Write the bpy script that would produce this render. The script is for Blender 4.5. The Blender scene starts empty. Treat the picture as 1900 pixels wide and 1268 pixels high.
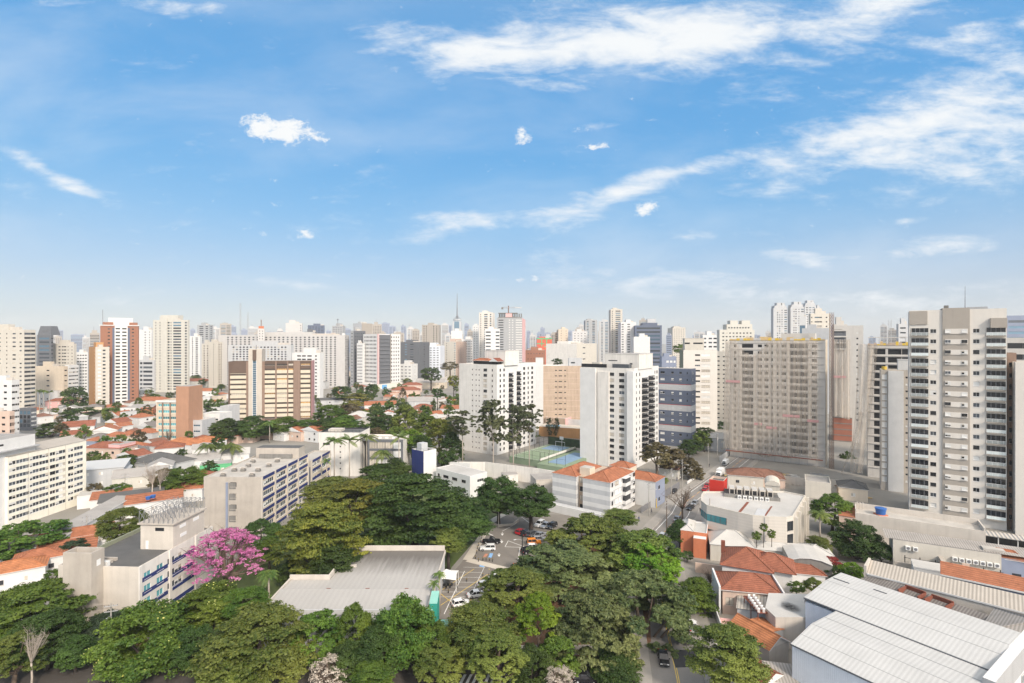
import bpy, bmesh, math, random
import numpy as np
from mathutils import Vector, Matrix
R = math.radians
random.seed(7)
S = bpy.context.scene
COL = S.collection

# ---------------------------------------------------------------- camera
H0, F0, CX, CY = 58.0, 975.0, 950.0, 634.0      # eye height, focal length and centre in photo pixels
cd = bpy.data.cameras.new("camera"); cam = bpy.data.objects.new("camera", cd); COL.objects.link(cam)
cd.sensor_width = 36.0; cd.lens = F0 / 1900 * 36.0; cd.clip_end = 60000; cd.clip_start = 0.5
cam.location = (0, 0, H0); cam.rotation_euler = (R(90), 0, 0)
S.camera = cam

# ---------------------------------------------------------------- light
SUN_EL, SUN_AZ = 36.0, 150.0                    # azimuth clockwise from +Y (the view direction)
sl = bpy.data.lights.new("sun", 'SUN'); sun = bpy.data.objects.new("sun", sl); COL.objects.link(sun)
sl.energy = 2.0; sl.angle = R(7); sl.color = (1.0, 0.89, 0.77)
sd = Vector((math.sin(R(SUN_AZ)) * math.cos(R(SUN_EL)), math.cos(R(SUN_AZ)) * math.cos(R(SUN_EL)), math.sin(R(SUN_EL))))
sun.rotation_euler = sd.to_track_quat('Z', 'Y').to_euler(); sun.location = (200, -200, 400)
S.view_settings.view_transform = 'Standard'; S.view_settings.look = 'None'
S.view_settings.exposure = 0.95; S.view_settings.gamma = 1.0
try:
    S.cycles.max_bounces = 6; S.cycles.transparent_max_bounces = 24; S.cycles.volume_bounces = 1
    S.cycles.use_adaptive_sampling = True; S.cycles.adaptive_threshold = 0.02
except Exception: pass

# ---------------------------------------------------------------- sky with clouds
wd = bpy.data.worlds.new("World"); S.world = wd; wd.use_nodes = True
def make_world():
    nt = wd.node_tree; N = nt.nodes; K = nt.links; N.clear()
    def nd(t, **kw):
        n = N.new(t)
        for k, v in kw.items(): setattr(n, k, v)
        return n
    def math_(op, a, b=None, c=None, clamp=False):
        n = nd('ShaderNodeMath', operation=op); n.use_clamp = clamp
        for i, v in enumerate((a, b, c)):
            if v is None: continue
            if isinstance(v, (int, float)): n.inputs[i].default_value = v
            else: K.new(v, n.inputs[i])
        return n.outputs[0]
    out = nd('ShaderNodeOutputWorld'); bg = nd('ShaderNodeBackground'); bg.inputs[1].default_value = 0.1
    sky = nd('ShaderNodeTexSky'); sky.sky_type = 'NISHITA'; sky.sun_disc = False
    sky.sun_elevation = R(SUN_EL); sky.sun_rotation = R(SUN_AZ)
    sky.air_density = 1.0; sky.dust_density = 1.6; sky.ozone_density = 3.0; sky.altitude = 760
    tc = nd('ShaderNodeTexCoord'); sp = nd('ShaderNodeSeparateXYZ'); K.new(tc.outputs['Generated'], sp.inputs[0])
    yy = math_('MAXIMUM', math_('ABSOLUTE', sp.outputs[1]), 0.03)
    u = math_('DIVIDE', sp.outputs[0], yy); v = math_('DIVIDE', sp.outputs[2], yy)
    uv = nd('ShaderNodeCombineXYZ'); K.new(u, uv.inputs[0]); K.new(v, uv.inputs[1])
    # cloud banks: direction (right, up), half width, half height, tilt, weight
    banks = [
        (1090, 85, 470, 95, 3, 1.25), (1330, 55, 300, 90, 8, .75), (800, 85, 260, 45, -8, .6), (1640, 15, 190, 75, 18, 1.1),
        (1830, 180, 420, 150, 24, .92), (1560, 265, 330, 75, 14, .8), (1880, 290, 300, 90, 15, .75),
        (1130, 372, 230, 45, 20, .95), (860, 415, 230, 38, 8, .9), (1260, 318, 200, 26, 14, .7), (690, 410, 160, 20, 3, .5),
        (75, 312, 150, 26, -27, .95), (160, 358, 110, 22, -20, .6), (330, 8, 130, 26, -4, .7), (110, 4, 160, 22, -4, .6),
        (1505, 486, 200, 30, -3, .8), (1750, 455, 150, 32, 6, .7), (1680, 412, 60, 15, 8, .8), (1090, 466, 150, 20, 5, .7),
        (1240, 525, 380, 40, -2, .7), (1640, 560, 500, 45, 2, .55), (520, 525, 140, 16, -8, .6), (1300, 440, 140, 18, 4, .5), (1440, 350, 60, 60, 60, .35),
        (95, 105, 80, 30, -30, .45), (1100, 235, 70, 22, 6, .65), (1820, 60, 200, 40, 14, .55), (1500, 120, 260, 60, 16, .5)]
    tot = None
    for (px, py, hw, hh, rot, amp) in banks:
        mp = nd('ShaderNodeMapping', vector_type='TEXTURE')
        mp.inputs['Location'].default_value = ((px - CX) / F0, (CY - py) / F0, 0)
        mp.inputs['Rotation'].default_value = (0, 0, R(rot)); mp.inputs['Scale'].default_value = (hw / F0, hh / F0, 1)
        K.new(uv.outputs[0], mp.inputs[0])
        g = nd('ShaderNodeTexGradient', gradient_type='SPHERICAL'); K.new(mp.outputs[0], g.inputs[0])
        tot = math_('MULTIPLY', g.outputs['Fac'], amp) if tot is None else math_('MULTIPLY_ADD', g.outputs['Fac'], amp, tot)
    def noise(scale, detail, rough, rot, sx, sy, dist=0.0, off=0.0):
        mp = nd('ShaderNodeMapping'); mp.inputs['Rotation'].default_value = (0, 0, R(rot)); mp.inputs['Scale'].default_value = (sx, sy, 1)
        mp.inputs['Location'].default_value = (off, off * .7, off)
        K.new(uv.outputs[0], mp.inputs[0]); n = nd('ShaderNodeTexNoise'); n.inputs['Scale'].default_value = scale
        n.inputs['Detail'].default_value = detail; n.inputs['Roughness'].default_value = rough; n.inputs['Distortion'].default_value = dist
        K.new(mp.outputs[0], n.inputs['Vector']); return n.outputs['Fac']
    n1 = noise(7, 12, .62, -16, 1, 3.4, .35); n2 = noise(26, 8, .65, -12, 1, 2.2, .2, 3.1); n3 = noise(2.2, 6, .55, -16, 1, 2.6, .3, 8.0)
    w = math_('MULTIPLY_ADD', n1, 2.9, -1.78); w = math_('MULTIPLY_ADD', n2, 1.1, math_('SUBTRACT', w, .5))
    w = math_('ADD', w, math_('MULTIPLY', tot, 1.3))
    sm = nd('ShaderNodeMapRange', interpolation_type='SMOOTHERSTEP'); K.new(w, sm.inputs['Value'])
    sm.inputs['From Min'].default_value = -.3; sm.inputs['From Max'].default_value = 1.75
    wisps = sm.outputs[0]
    # small crisp cumulus
    tot2 = None
    for (px, py, hw, hh, rot, amp) in [(530, 243, 105, 42, -7, 1.0), (470, 232, 34, 24, 0, .6), (564, 432, 26, 17, -15, .85), (968, 252, 28, 24, -20, .9), (1198, 387, 38, 18, 14, .95),
                                       (1100, 272, 46, 14, 4, .7), (492, 436, 18, 8, 0, .6), (995, 519, 22, 12, 0, .6), (962, 520, 16, 8, 0, .5), (1092, 240, 34, 13, 0, .65)]:
        mp = nd('ShaderNodeMapping', vector_type='TEXTURE'); mp.inputs['Location'].default_value = ((px - CX) / F0, (CY - py) / F0, 0)
        mp.inputs['Rotation'].default_value = (0, 0, R(rot)); mp.inputs['Scale'].default_value = (hw / F0, hh / F0, 1); K.new(uv.outputs[0], mp.inputs[0])
        g = nd('ShaderNodeTexGradient', gradient_type='SPHERICAL'); K.new(mp.outputs[0], g.inputs[0])
        tot2 = math_('MULTIPLY', g.outputs['Fac'], amp) if tot2 is None else math_('MULTIPLY_ADD', g.outputs['Fac'], amp, tot2)
    n4 = noise(30, 10, .7, -8, 1, 1.5, .3, 5.0)
    w2 = math_('ADD', math_('MULTIPLY_ADD', n4, 3.4, -2.05), math_('MULTIPLY', tot2, 1.5))
    sm2 = nd('ShaderNodeMapRange', interpolation_type='SMOOTHSTEP'); K.new(w2, sm2.inputs['Value']); sm2.inputs['From Min'].default_value = .0; sm2.inputs['From Max'].default_value = .85
    veil = nd('ShaderNodeMapRange', interpolation_type='SMOOTHSTEP'); K.new(n3, veil.inputs['Value']); veil.inputs['From Min'].default_value = .42; veil.inputs['From Max'].default_value = .8
    veil.inputs['To Max'].default_value = .26
    cl = math_('MAXIMUM', math_('MAXIMUM', math_('MULTIPLY', wisps, .97), sm2.outputs[0]), veil.outputs[0])
    tint = nd('ShaderNodeMix', data_type='RGBA', blend_type='MULTIPLY'); tint.inputs[0].default_value = 1.0
    K.new(sky.outputs[0], tint.inputs[6]); tint.inputs[7].default_value = SKY_TINT
    rp = nd('ShaderNodeValToRGB'); K.new(math_('MAXIMUM', sp.outputs[2], 0.0), rp.inputs[0])
    rp.color_ramp.interpolation = 'B_SPLINE'
    for i, (pos, c) in enumerate(SKY_RAMP):
        e = rp.color_ramp.elements[i] if i < 2 else rp.color_ramp.elements.new(pos)
        e.position = pos; e.color = (c[0] / 10, c[1] / 10, c[2] / 10, 1)
    gain = nd('ShaderNodeMix', data_type='RGBA', blend_type='MULTIPLY'); gain.inputs[0].default_value = 1.0
    K.new(rp.outputs[0], gain.inputs[6]); gain.inputs[7].default_value = (10, 10, 10, 1)
    air = nd('ShaderNodeMix', data_type='RGBA'); air.inputs[0].default_value = .85; K.new(tint.outputs[2], air.inputs[6]); K.new(gain.outputs[2], air.inputs[7])
    m2 = nd('ShaderNodeMix', data_type='RGBA'); K.new(cl, m2.inputs[0]); K.new(air.outputs[2], m2.inputs[6]); m2.inputs[7].default_value = CLOUD_COL
    # warm glow added around the sun, out of view, to light facing walls
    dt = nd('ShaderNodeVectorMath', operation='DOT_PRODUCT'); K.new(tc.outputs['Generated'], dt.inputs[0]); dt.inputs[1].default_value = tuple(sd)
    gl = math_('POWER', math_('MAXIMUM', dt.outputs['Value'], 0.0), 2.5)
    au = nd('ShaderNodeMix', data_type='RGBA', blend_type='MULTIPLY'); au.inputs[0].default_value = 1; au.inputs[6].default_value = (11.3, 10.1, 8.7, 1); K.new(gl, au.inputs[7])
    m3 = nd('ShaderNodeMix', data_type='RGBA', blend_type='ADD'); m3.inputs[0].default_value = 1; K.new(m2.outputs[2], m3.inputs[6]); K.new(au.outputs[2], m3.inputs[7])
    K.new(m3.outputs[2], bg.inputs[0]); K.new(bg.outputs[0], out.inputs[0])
SKY_TINT = (1.15, 1.25, 1.1, 1); CLOUD_COL = (4.95, 5.05, 5.1, 1)
SKY_RAMP = [(0.0, (3.1, 3.0, 3.1)), (1.0, (4.8, 4.6, 4.3)), (.045, (2.95, 2.95, 3.25)), (.12, (2.2, 2.8, 3.75)), (.22, (1.1, 2.5, 4.1)), (.36, (.55, 2.02, 4.08)), (.6, (.62, 1.95, 3.85)), (.78, (4.2, 4.1, 3.9))]
make_world()

# ---------------------------------------------------------------- photo pixel -> place
def depth(py, z=0.0): return (H0 - z) * F0 / (py - CY)
def gp(px, py, z=0.0):
    d = depth(py, z); return Vector(((px - CX) * d / F0, d, z))
def xd(px, d): return (px - CX) * d / F0
def zd(py, d): return H0 - (py - CY) * d / F0

# ---------------------------------------------------------------- materials
MATS = {}
def mat(name, col, rough=.8, var=.14, scale=.35, stain=0.0, spec=.3, metal=0.0, fine=.08, wave=None, bump=0.0, obj=0.0):
    """plaster, paint, concrete: base colour with blotchy variation, fine grain, rain streaks; wave=(axis, period, amount) for courses or ribs"""
    if name in MATS: return MATS[name]
    m = bpy.data.materials.new(name); m.use_nodes = True; MATS[name] = m
    nt = m.node_tree; N = nt.nodes; K = nt.links; b = N['Principled BSDF']
    b.inputs['Roughness'].default_value = rough; b.inputs['Metallic'].default_value = metal
    b.inputs['Specular IOR Level'].default_value = spec
    tc = N.new('ShaderNodeTexCoord')
    def ns(sc, det, scl=(1, 1, 1)):
        mp = N.new('ShaderNodeMapping'); mp.inputs['Scale'].default_value = scl; K.new(tc.outputs['Object'], mp.inputs[0])
        n = N.new('ShaderNodeTexNoise'); n.inputs['Scale'].default_value = sc; n.inputs['Detail'].default_value = det; n.inputs['Roughness'].default_value = .6
        K.new(mp.outputs[0], n.inputs['Vector']); return n.outputs['Fac']
    def mth(op, a, bb, c=None):
        n = N.new('ShaderNodeMath'); n.operation = op
        for i, v in enumerate((a, bb, c)):
            if v is None: continue
            if isinstance(v, (int, float)): n.inputs[i].default_value = v
            else: K.new(v, n.inputs[i])
        return n.outputs[0]
    f = mth('MULTIPLY_ADD', ns(scale, 5), 2 * var, 1 - var)
    if fine: f = mth('MULTIPLY', f, mth('MULTIPLY_ADD', ns(6, 3), 2 * fine, 1 - fine))
    if stain:
        st = N.new('ShaderNodeMapRange'); st.inputs['From Min'].default_value = .48; st.inputs['From Max'].default_value = .75
        K.new(ns(.9, 6, (1, 1, .07)), st.inputs[0]); f = mth('MULTIPLY', f, mth('MULTIPLY_ADD', st.outputs[0], -stain, 1.0))
    if wave:
        ax, per, amt = wave[:3]
        w = N.new('ShaderNodeTexWave'); w.bands_direction = ax; w.inputs['Scale'].default_value = .314 / per * (1 if ax != 'DIAGONAL' else 1)
        w.inputs['Distortion'].default_value = wave[3] if len(wave) > 3 else .15; w.inputs['Detail'].default_value = 1
        K.new(tc.outputs['Object'], w.inputs[0]); f = mth('MULTIPLY', f, mth('MULTIPLY_ADD', w.outputs['Fac'], amt, 1 - amt))
    if obj:
        oi = N.new('ShaderNodeObjectInfo'); f = mth('MULTIPLY', f, mth('MULTIPLY_ADD', oi.outputs['Random'], 2 * obj, 1 - obj))
    mx = N.new('ShaderNodeMix'); mx.data_type = 'RGBA'; mx.blend_type = 'MULTIPLY'; mx.inputs[0].default_value = 1
    mx.inputs[6].default_value = (*col, 1); K.new(f, mx.inputs[7]); K.new(mx.outputs[2], b.inputs['Base Color'])
    if bump:
        bp = N.new('ShaderNodeBump'); bp.inputs['Strength'].default_value = bump; bp.inputs['Distance'].default_value = .05; K.new(ns(9, 4), bp.inputs['Height']); K.new(bp.outputs[0], b.inputs['Normal'])
    return m
def glassmat(name, col, rough=.08, spec=.6, rnd=.5):
    if name in MATS: return MATS[name]
    m = mat(name, col, rough, .25, .6, spec=spec, obj=rnd, fine=0); return m
def flat(name, col, rough=.5, spec=.4, metal=0.0): return mat(name, col, rough, .05, .5, spec=spec, metal=metal, fine=.03)
def emat(name, base):  # lookup
    return MATS[name]

# walls
mat('white_paint', (.66, .625, .575), stain=.2); mat('white_clean', (.62, .61, .59), stain=.05); mat('cream_paint', (.53, .49, .425), stain=.12)
mat('ivory_paint', (.54, .515, .455), stain=.10); mat('beige_paint', (.60, .51, .40), stain=.10); mat('tan_paint', (.47, .36, .27), var=.2, stain=.22)
mat('pink_paint', (.70, .42, .40), stain=.08); mat('salmon_paint', (.56, .42, .34), stain=.12); mat('terracotta_paint', (.50, .17, .085), stain=.12)
mat('brick_red', (.30, .14, .088), wave=('Z', .25, .12), stain=.1); mat('brick_tan', (.42, .235, .15), wave=('Z', .22, .12), stain=.1)
mat('ochre_wall', (.46, .25, .11), stain=.1); mat('concrete', (.42, .375, .325), var=.3, stain=.12, scale=.22, bump=.2); mat('concrete_light', (.53, .48, .42), var=.24, stain=.12, scale=.22)
mat('concrete_dark', (.20, .19, .175), var=.25, stain=.3); mat('concrete_new', (.52, .49, .45), var=.14, stain=.12); mat('grey_paint', (.36, .36, .36), stain=.1)
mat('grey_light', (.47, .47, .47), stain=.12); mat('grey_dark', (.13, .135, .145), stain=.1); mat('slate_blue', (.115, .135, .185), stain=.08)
mat('navy_paint', (.024, .036, .14), var=.1, stain=.05); mat('brown_dark', (.125, .085, .065), stain=.1); mat('brown_mid', (.24, .165, .125), stain=.15)
mat('greige', (.36, .32, .275), var=.08, stain=.06); mat('greige_light', (.64, .595, .535), var=.06, stain=.06); mat('putty', (.47, .42, .36), stain=.08)
mat('blue_grey_wall', (.24, .27, .35), stain=.08); mat('bluish_white', (.66, .69, .74), stain=.06); mat('sky_blue', (.14, .35, .60)); mat('green_wall', (.12, .42, .20)); mat('red_wall', (.46, .03, .02), rough=.6)
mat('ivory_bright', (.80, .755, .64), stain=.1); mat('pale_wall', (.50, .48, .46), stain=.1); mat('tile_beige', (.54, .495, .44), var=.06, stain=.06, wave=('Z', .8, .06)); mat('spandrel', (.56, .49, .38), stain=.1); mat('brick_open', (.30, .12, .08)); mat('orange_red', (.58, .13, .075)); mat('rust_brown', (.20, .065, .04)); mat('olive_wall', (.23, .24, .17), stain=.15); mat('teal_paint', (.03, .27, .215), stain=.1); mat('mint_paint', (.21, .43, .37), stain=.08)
# roofs and ground
def tile(name, col, **k): return mat(name, col, rough=.85, var=.5, scale=.55, fine=.45, wave=('Z', .22, .35, .6), stain=.3, **k)
tile('tile_orange', (.38, .145, .075)); tile('tile_red', (.29, .105, .062)); tile('tile_old', (.23, .115, .08)); tile('tile_bright', (.46, .18, .08))
mat('roof_white', (.46, .44, .41), rough=.6, stain=.0, var=.3, scale=.12, fine=.10); mat('roof_grey', (.32, .30, .28), var=.28, scale=.25, fine=.14)
mat('roof_dark', (.10, .098, .095), var=.3, fine=.14); mat('roof_concrete', (.42, .39, .35), var=.32, scale=.3, fine=.14)
mat('fibre_roof', (.36, .33, .30), var=.3, scale=.3, wave=('X', .5, .35, .1), fine=.15); mat('fibre_roof_dark', (.22, .20, .185), var=.3, scale=.4, wave=('X', .5, .45, .1), fine=.2)
mat('metal_roof', (.5, .495, .48), rough=.5, var=.07, scale=.15, spec=.4, wave=('X', .9, .10, .05), fine=.05); mat('beige_roof', (.47, .42, .36), rough=.6, wave=('X', .6, .4, .05))
mat('asphalt', (.22, .205, .19), var=.2, scale=.3, fine=.15); mat('asphalt_shaded', (.085, .075, .066), var=.25, fine=.15); mat('asphalt_patch', (.045, .045, .048), var=.15); mat('lot_paving', (.20, .18, .158), var=.2, scale=.25, fine=.15, wave=('Y', .5, .12, .2))
mat('pavement', (.29, .27, .245), var=.2, fine=.12); mat('soil', (.17, .095, .055), var=.3, fine=.2); mat('path_paving', (.52, .47, .40), var=.12)
mat('city_ground', (.24, .225, .20), var=.35, scale=.05, fine=.2); mat('grass', (.075, .10, .03), var=.4, scale=.3, fine=.25)
mat('paint_white', (.72, .71, .68), var=.2, fine=.2); mat('paint_yellow', (.62, .44, .10), var=.25, fine=.2); mat('paint_blue', (.22, .40, .66), var=.2); mat('paint_red', (.5, .22, .14), var=.2)
mat('court_green', (.21, .27, .18), var=.15); mat('court_blue', (.18, .27, .38), var=.12); mat('pool_water', (.08, .46, .72), rough=.05, spec=.6)
# glass, metal, odds
glassmat('glass_dark', (.022, .024, .028)); glassmat('glass_mid', (.065, .075, .088)); glassmat('glass_blue', (.10, .17, .23)); glassmat('glass_teal', (.02, .12, .14)); glassmat('glass_gold_reflection', (.34, .20, .07), rnd=.7); glassmat('glass_bronze', (.075, .06, .05))  # the warm glass has golden reflections put into its base colour
glassmat('blind_white', (.66, .645, .61), rough=.6, spec=.2, rnd=.12); glassmat('blind_beige', (.48, .43, .36), rough=.6, spec=.2, rnd=.2); glassmat('glass_green', (.46, .50, .49)); glassmat('glass_aqua', (.10, .30, .33))
flat('frame_white', (.74, .73, .71)); flat('frame_dark', (.05, .05, .052)); flat('frame_grey', (.34, .34, .35)); flat('black', (.018, .018, .02)); flat('rubber', (.022, .022, .022), .85)
flat('steel', (.36, .36, .37), .4, metal=.6); flat('rust_steel', (.20, .12, .085), .7); flat('pole_concrete', (.33, .31, .28), .9); flat('wire', (.03, .03, .03), .6); flat('tank_blue', (.03, .11, .34), .4)
flat('yellow_steel', (.62, .42, .06), .6); flat('formwork', (.56, .40, .20), .8); flat('ac_white', (.70, .69, .66), .5); flat('orange_net', (.70, .22, .03)); flat('pink_banner', (.46, .25, .245), .7); flat('lead', (.17, .17, .18))
flat('skin', (.38, .23, .16), .6); flat('hair', (.03, .022, .018), .8); flat('cloth_dark', (.035, .04, .06), .9); flat('cloth_blue', (.06, .10, .22), .9); flat('cloth_white', (.66, .65, .63), .9); flat('cloth_red', (.4, .05, .04), .9); flat('cloth_grey', (.22, .22, .23), .9)
flat('bark', (.13, .095, .07), .95); flat('bark_pale', (.36, .31, .26), .95); flat('bark_dark', (.06, .047, .038), .95)

def netmat():
    m = bpy.data.materials.new('safety_net'); m.use_nodes = True; MATS['safety_net'] = m
    N = m.node_tree.nodes; K = m.node_tree.links; b = N['Principled BSDF']; out = N['Material Output']
    b.inputs['Base Color'].default_value = (.60, .53, .45, 1); b.inputs['Roughness'].default_value = .9; b.inputs['Specular IOR Level'].default_value = .05
    tl = N.new('ShaderNodeBsdfTranslucent'); tl.inputs[0].default_value = (.60, .53, .45, 1)
    m1 = N.new('ShaderNodeMixShader'); m1.inputs[0].default_value = .4; K.new(b.outputs[0], m1.inputs[1]); K.new(tl.outputs[0], m1.inputs[2])
    tr = N.new('ShaderNodeBsdfTransparent'); m2 = N.new('ShaderNodeMixShader')
    tc = N.new('ShaderNodeTexCoord'); mp = N.new('ShaderNodeMapping'); mp.inputs['Scale'].default_value = (1.4, 1.4, .10); K.new(tc.outputs['Object'], mp.inputs[0])
    n = N.new('ShaderNodeTexNoise'); n.inputs['Scale'].default_value = .5; n.inputs['Detail'].default_value = 7; n.inputs['Roughness'].default_value = .62; K.new(mp.outputs[0], n.inputs['Vector'])
    mr = N.new('ShaderNodeMapRange'); mr.inputs['From Min'].default_value = .35; mr.inputs['From Max'].default_value = .7; mr.inputs['To Min'].default_value = .26; mr.inputs['To Max'].default_value = .66; K.new(n.outputs['Fac'], mr.inputs[0])
    K.new(mr.outputs[0], m2.inputs[0]); K.new(tr.outputs[0], m2.inputs[1]); K.new(m1.outputs[0], m2.inputs[2]); K.new(m2.outputs[0], out.inputs[0])
netmat()

def leafmat(name, c1, c2, trans=.3):
    m = bpy.data.materials.new(name); m.use_nodes = True; MATS[name] = m
    N = m.node_tree.nodes; K = m.node_tree.links; b = N['Principled BSDF']; out = N['Material Output']
    g = N.new('ShaderNodeNewGeometry'); tc = N.new('ShaderNodeTexCoord'); oi = N.new('ShaderNodeObjectInfo')
    n = N.new('ShaderNodeTexNoise'); n.inputs['Scale'].default_value = .38; n.inputs['Detail'].default_value = 3; K.new(tc.outputs['Object'], n.inputs['Vector'])
    a = N.new('ShaderNodeMath'); a.operation = 'MULTIPLY_ADD'; K.new(g.outputs['Random Per Island'], a.inputs[0]); a.inputs[1].default_value = .5
    mr = N.new('ShaderNodeMapRange'); mr.inputs['From Min'].default_value = .36; mr.inputs['From Max'].default_value = .64; mr.inputs['To Min'].default_value = -.1; mr.inputs['To Max'].default_value = .6; K.new(n.outputs['Fac'], mr.inputs[0])
    K.new(mr.outputs[0], a.inputs[2]); a.use_clamp = True
    mx = N.new('ShaderNodeMix'); mx.data_type = 'RGBA'; K.new(a.outputs[0], mx.inputs[0]); mx.inputs[6].default_value = (*c1, 1); mx.inputs[7].default_value = (*c2, 1)
    hs = N.new('ShaderNodeHueSaturation'); K.new(mx.outputs[2], hs.inputs['Color'])
    v = N.new('ShaderNodeMath'); v.operation = 'MULTIPLY_ADD'; K.new(oi.outputs['Random'], v.inputs[0]); v.inputs[1].default_value = .3; v.inputs[2].default_value = .85; K.new(v.outputs[0], hs.inputs['Value'])
    h = N.new('ShaderNodeMath'); h.operation = 'MULTIPLY_ADD'; K.new(oi.outputs['Random'], h.inputs[0]); h.inputs[1].default_value = .03; h.inputs[2].default_value = .485; K.new(h.outputs[0], hs.inputs['Hue'])
    K.new(hs.outputs[0], b.inputs['Base Color']); b.inputs['Roughness'].default_value = .55; b.inputs['Specular IOR Level'].default_value = .25
    t = N.new('ShaderNodeBsdfTranslucent'); K.new(hs.outputs[0], t.inputs[0]); ms = N.new('ShaderNodeMixShader'); ms.inputs[0].default_value = trans
    K.new(b.outputs[0], ms.inputs[1]); K.new(t.outputs[0], ms.inputs[2]); K.new(ms.outputs[0], out.inputs[0])
leafmat('leaf_dark', (.022, .050, .012), (.095, .15, .032)); leafmat('leaf_mid', (.034, .080, .013), (.18, .25, .036)); leafmat('leaf_olive', (.045, .088, .018), (.25, .285, .06))
leafmat('leaf_gold', (.050, .085, .018), (.32, .30, .045)); leafmat('leaf_bright', (.075, .17, .014), (.27, .40, .04), .4); leafmat('leaf_grey', (.048, .080, .030), (.235, .255, .09))
leafmat('leaf_gum', (.050, .068, .032), (.15, .155, .07)); leafmat('leaf_pink', (.44, .09, .28), (.76, .34, .57), .35); leafmat('leaf_white', (.40, .34, .28), (.74, .66, .56)); leafmat('leaf_dry', (.085, .07, .035), (.19, .155, .075))
leafmat('leaf_palm', (.050, .10, .02), (.19, .23, .055)); leafmat('leaf_crimson', (.16, .015, .02), (.38, .05, .05)); leafmat('blossom_yellow', (.62, .56, .12), (.76, .72, .3)); leafmat('leaf_blue', (.026, .05, .028), (.065, .10, .05))

# ---------------------------------------------------------------- meshes
class MB:
    def __init__(s): s.v = []; s.f = []; s.m = []; s.mats = []
    def mi(s, m):
        if m not in s.mats: s.mats.append(m)
        return s.mats.index(m)
    def add(s, vs, fs, m, M=None):
        b = len(s.v); i = s.mi(m)
        s.v += [tuple(M @ Vector(p)) for p in vs] if M is not None else [tuple(p) for p in vs]
        for f in fs: s.f.append([b + k for k in f]); s.m.append(i)
        return s
    def quad(s, a, b, c, d, m, M=None): return s.add([a, b, c, d], [(0, 1, 2, 3)], m, M)
    def box(s, x0, y0, z0, x1, y1, z1, m, M=None, top=None, taper=0.0):
        t = taper
        vs = [(x0, y0, z0), (x1, y0, z0), (x1, y1, z0), (x0, y1, z0), (x0 + t, y0 + t, z1), (x1 - t, y0 + t, z1), (x1 - t, y1 - t, z1), (x0 + t, y1 - t, z1)]
        s.add(vs, [(0, 3, 2, 1), (0, 1, 5, 4), (1, 2, 6, 5), (2, 3, 7, 6), (3, 0, 4, 7)], m, M); s.add(vs[4:], [(0, 1, 2, 3)], top or m, M); return s
    def prism(s, poly, z0, z1, m, top=None, M=None, bottom=False):
        n = len(poly); zt = z1 if isinstance(z1, (list, tuple)) else [z1] * n
        vs = [(p[0], p[1], z0) for p in poly] + [(p[0], p[1], zt[i]) for i, p in enumerate(poly)]
        s.add(vs, [(i, (i + 1) % n, n + (i + 1) % n, n + i) for i in range(n)], m, M); s.add(vs[n:], [tuple(range(n))], top or m, M)
        if bottom: s.add(vs[:n], [tuple(range(n))[::-1]], m, M)
        return s
    def tube(s, pts, rad, m, n=6, cap=True, M=None):
        pts = [Vector(p) for p in pts]; rad = rad if isinstance(rad, (list, tuple)) else [rad] * len(pts); vs = []; fs = []
        for i, p in enumerate(pts):
            d = (pts[min(i + 1, len(pts) - 1)] - pts[max(i - 1, 0)]).normalized(); a = d.orthogonal().normalized(); b = d.cross(a)
            vs += [p + (a * math.cos(2 * math.pi * k / n) + b * math.sin(2 * math.pi * k / n)) * rad[i] for k in range(n)]
        for i in range(len(pts) - 1):
            for k in range(n): fs.append((i * n + k, i * n + (k + 1) % n, (i + 1) * n + (k + 1) % n, (i + 1) * n + k))
        if cap: fs.append(tuple(range(n))[::-1]); fs.append(tuple((len(pts) - 1) * n + k for k in range(n)))
        return s.add(vs, fs, m, M)
    def mesh(s, name, smooth=False):
        me = bpy.data.meshes.new(name); me.from_pydata(s.v, [], s.f)
        for m in s.mats: me.materials.append(MATS[m])
        me.polygons.foreach_set('material_index', s.m)
        if smooth: me.polygons.foreach_set('use_smooth', [True] * len(s.f))
        me.update(); return me
    def build(s, name, parent=None, M=None, smooth=False, kind=None):
        o = bpy.data.objects.new(name, s.mesh(name, smooth)); return link(o, parent, M, kind)
def link(o, parent=None, M=None, kind=None):
    COL.objects.link(o)
    if parent: o.parent = parent
    if M is not None: o.matrix_local = M
    if kind: o['kind'] = kind
    return o
LABELS = {}
def tag(o, label, cat, group=None):
    o['label'] = label; o['category'] = cat
    if group: o['group'] = group
    LABELS.setdefault(label, []).append(o.name); return o
def thing(name, label, cat, loc=(0, 0, 0), rz=0.0, group=None):
    o = bpy.data.objects.new(name, None); COL.objects.link(o); o.empty_display_size = .5
    o.location = loc; o.rotation_euler = (0, 0, rz); return tag(o, label, cat, group)
def dup(o, loc=None, rz=None, label=None, group=None, parent=None):
    c = o.copy(); COL.objects.link(c)
    if parent: c.parent = parent
    if loc is not None: c.location = loc
    if rz is not None: c.rotation_euler = (0, 0, rz)
    if label: c['label'] = label; LABELS.setdefault(label, []).append(c.name)
    if group: c['group'] = group
    for ch in list(o.children): dup(ch, parent=c)
    return c
def TR(x=0, y=0, z=0, rz=0.0, s=1.0): return Matrix.Translation((x, y, z)) @ Matrix.Rotation(rz, 4, 'Z') @ (Matrix.Scale(s, 4) if not isinstance(s, tuple) else Matrix.Diagonal((*s, 1)))

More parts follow.
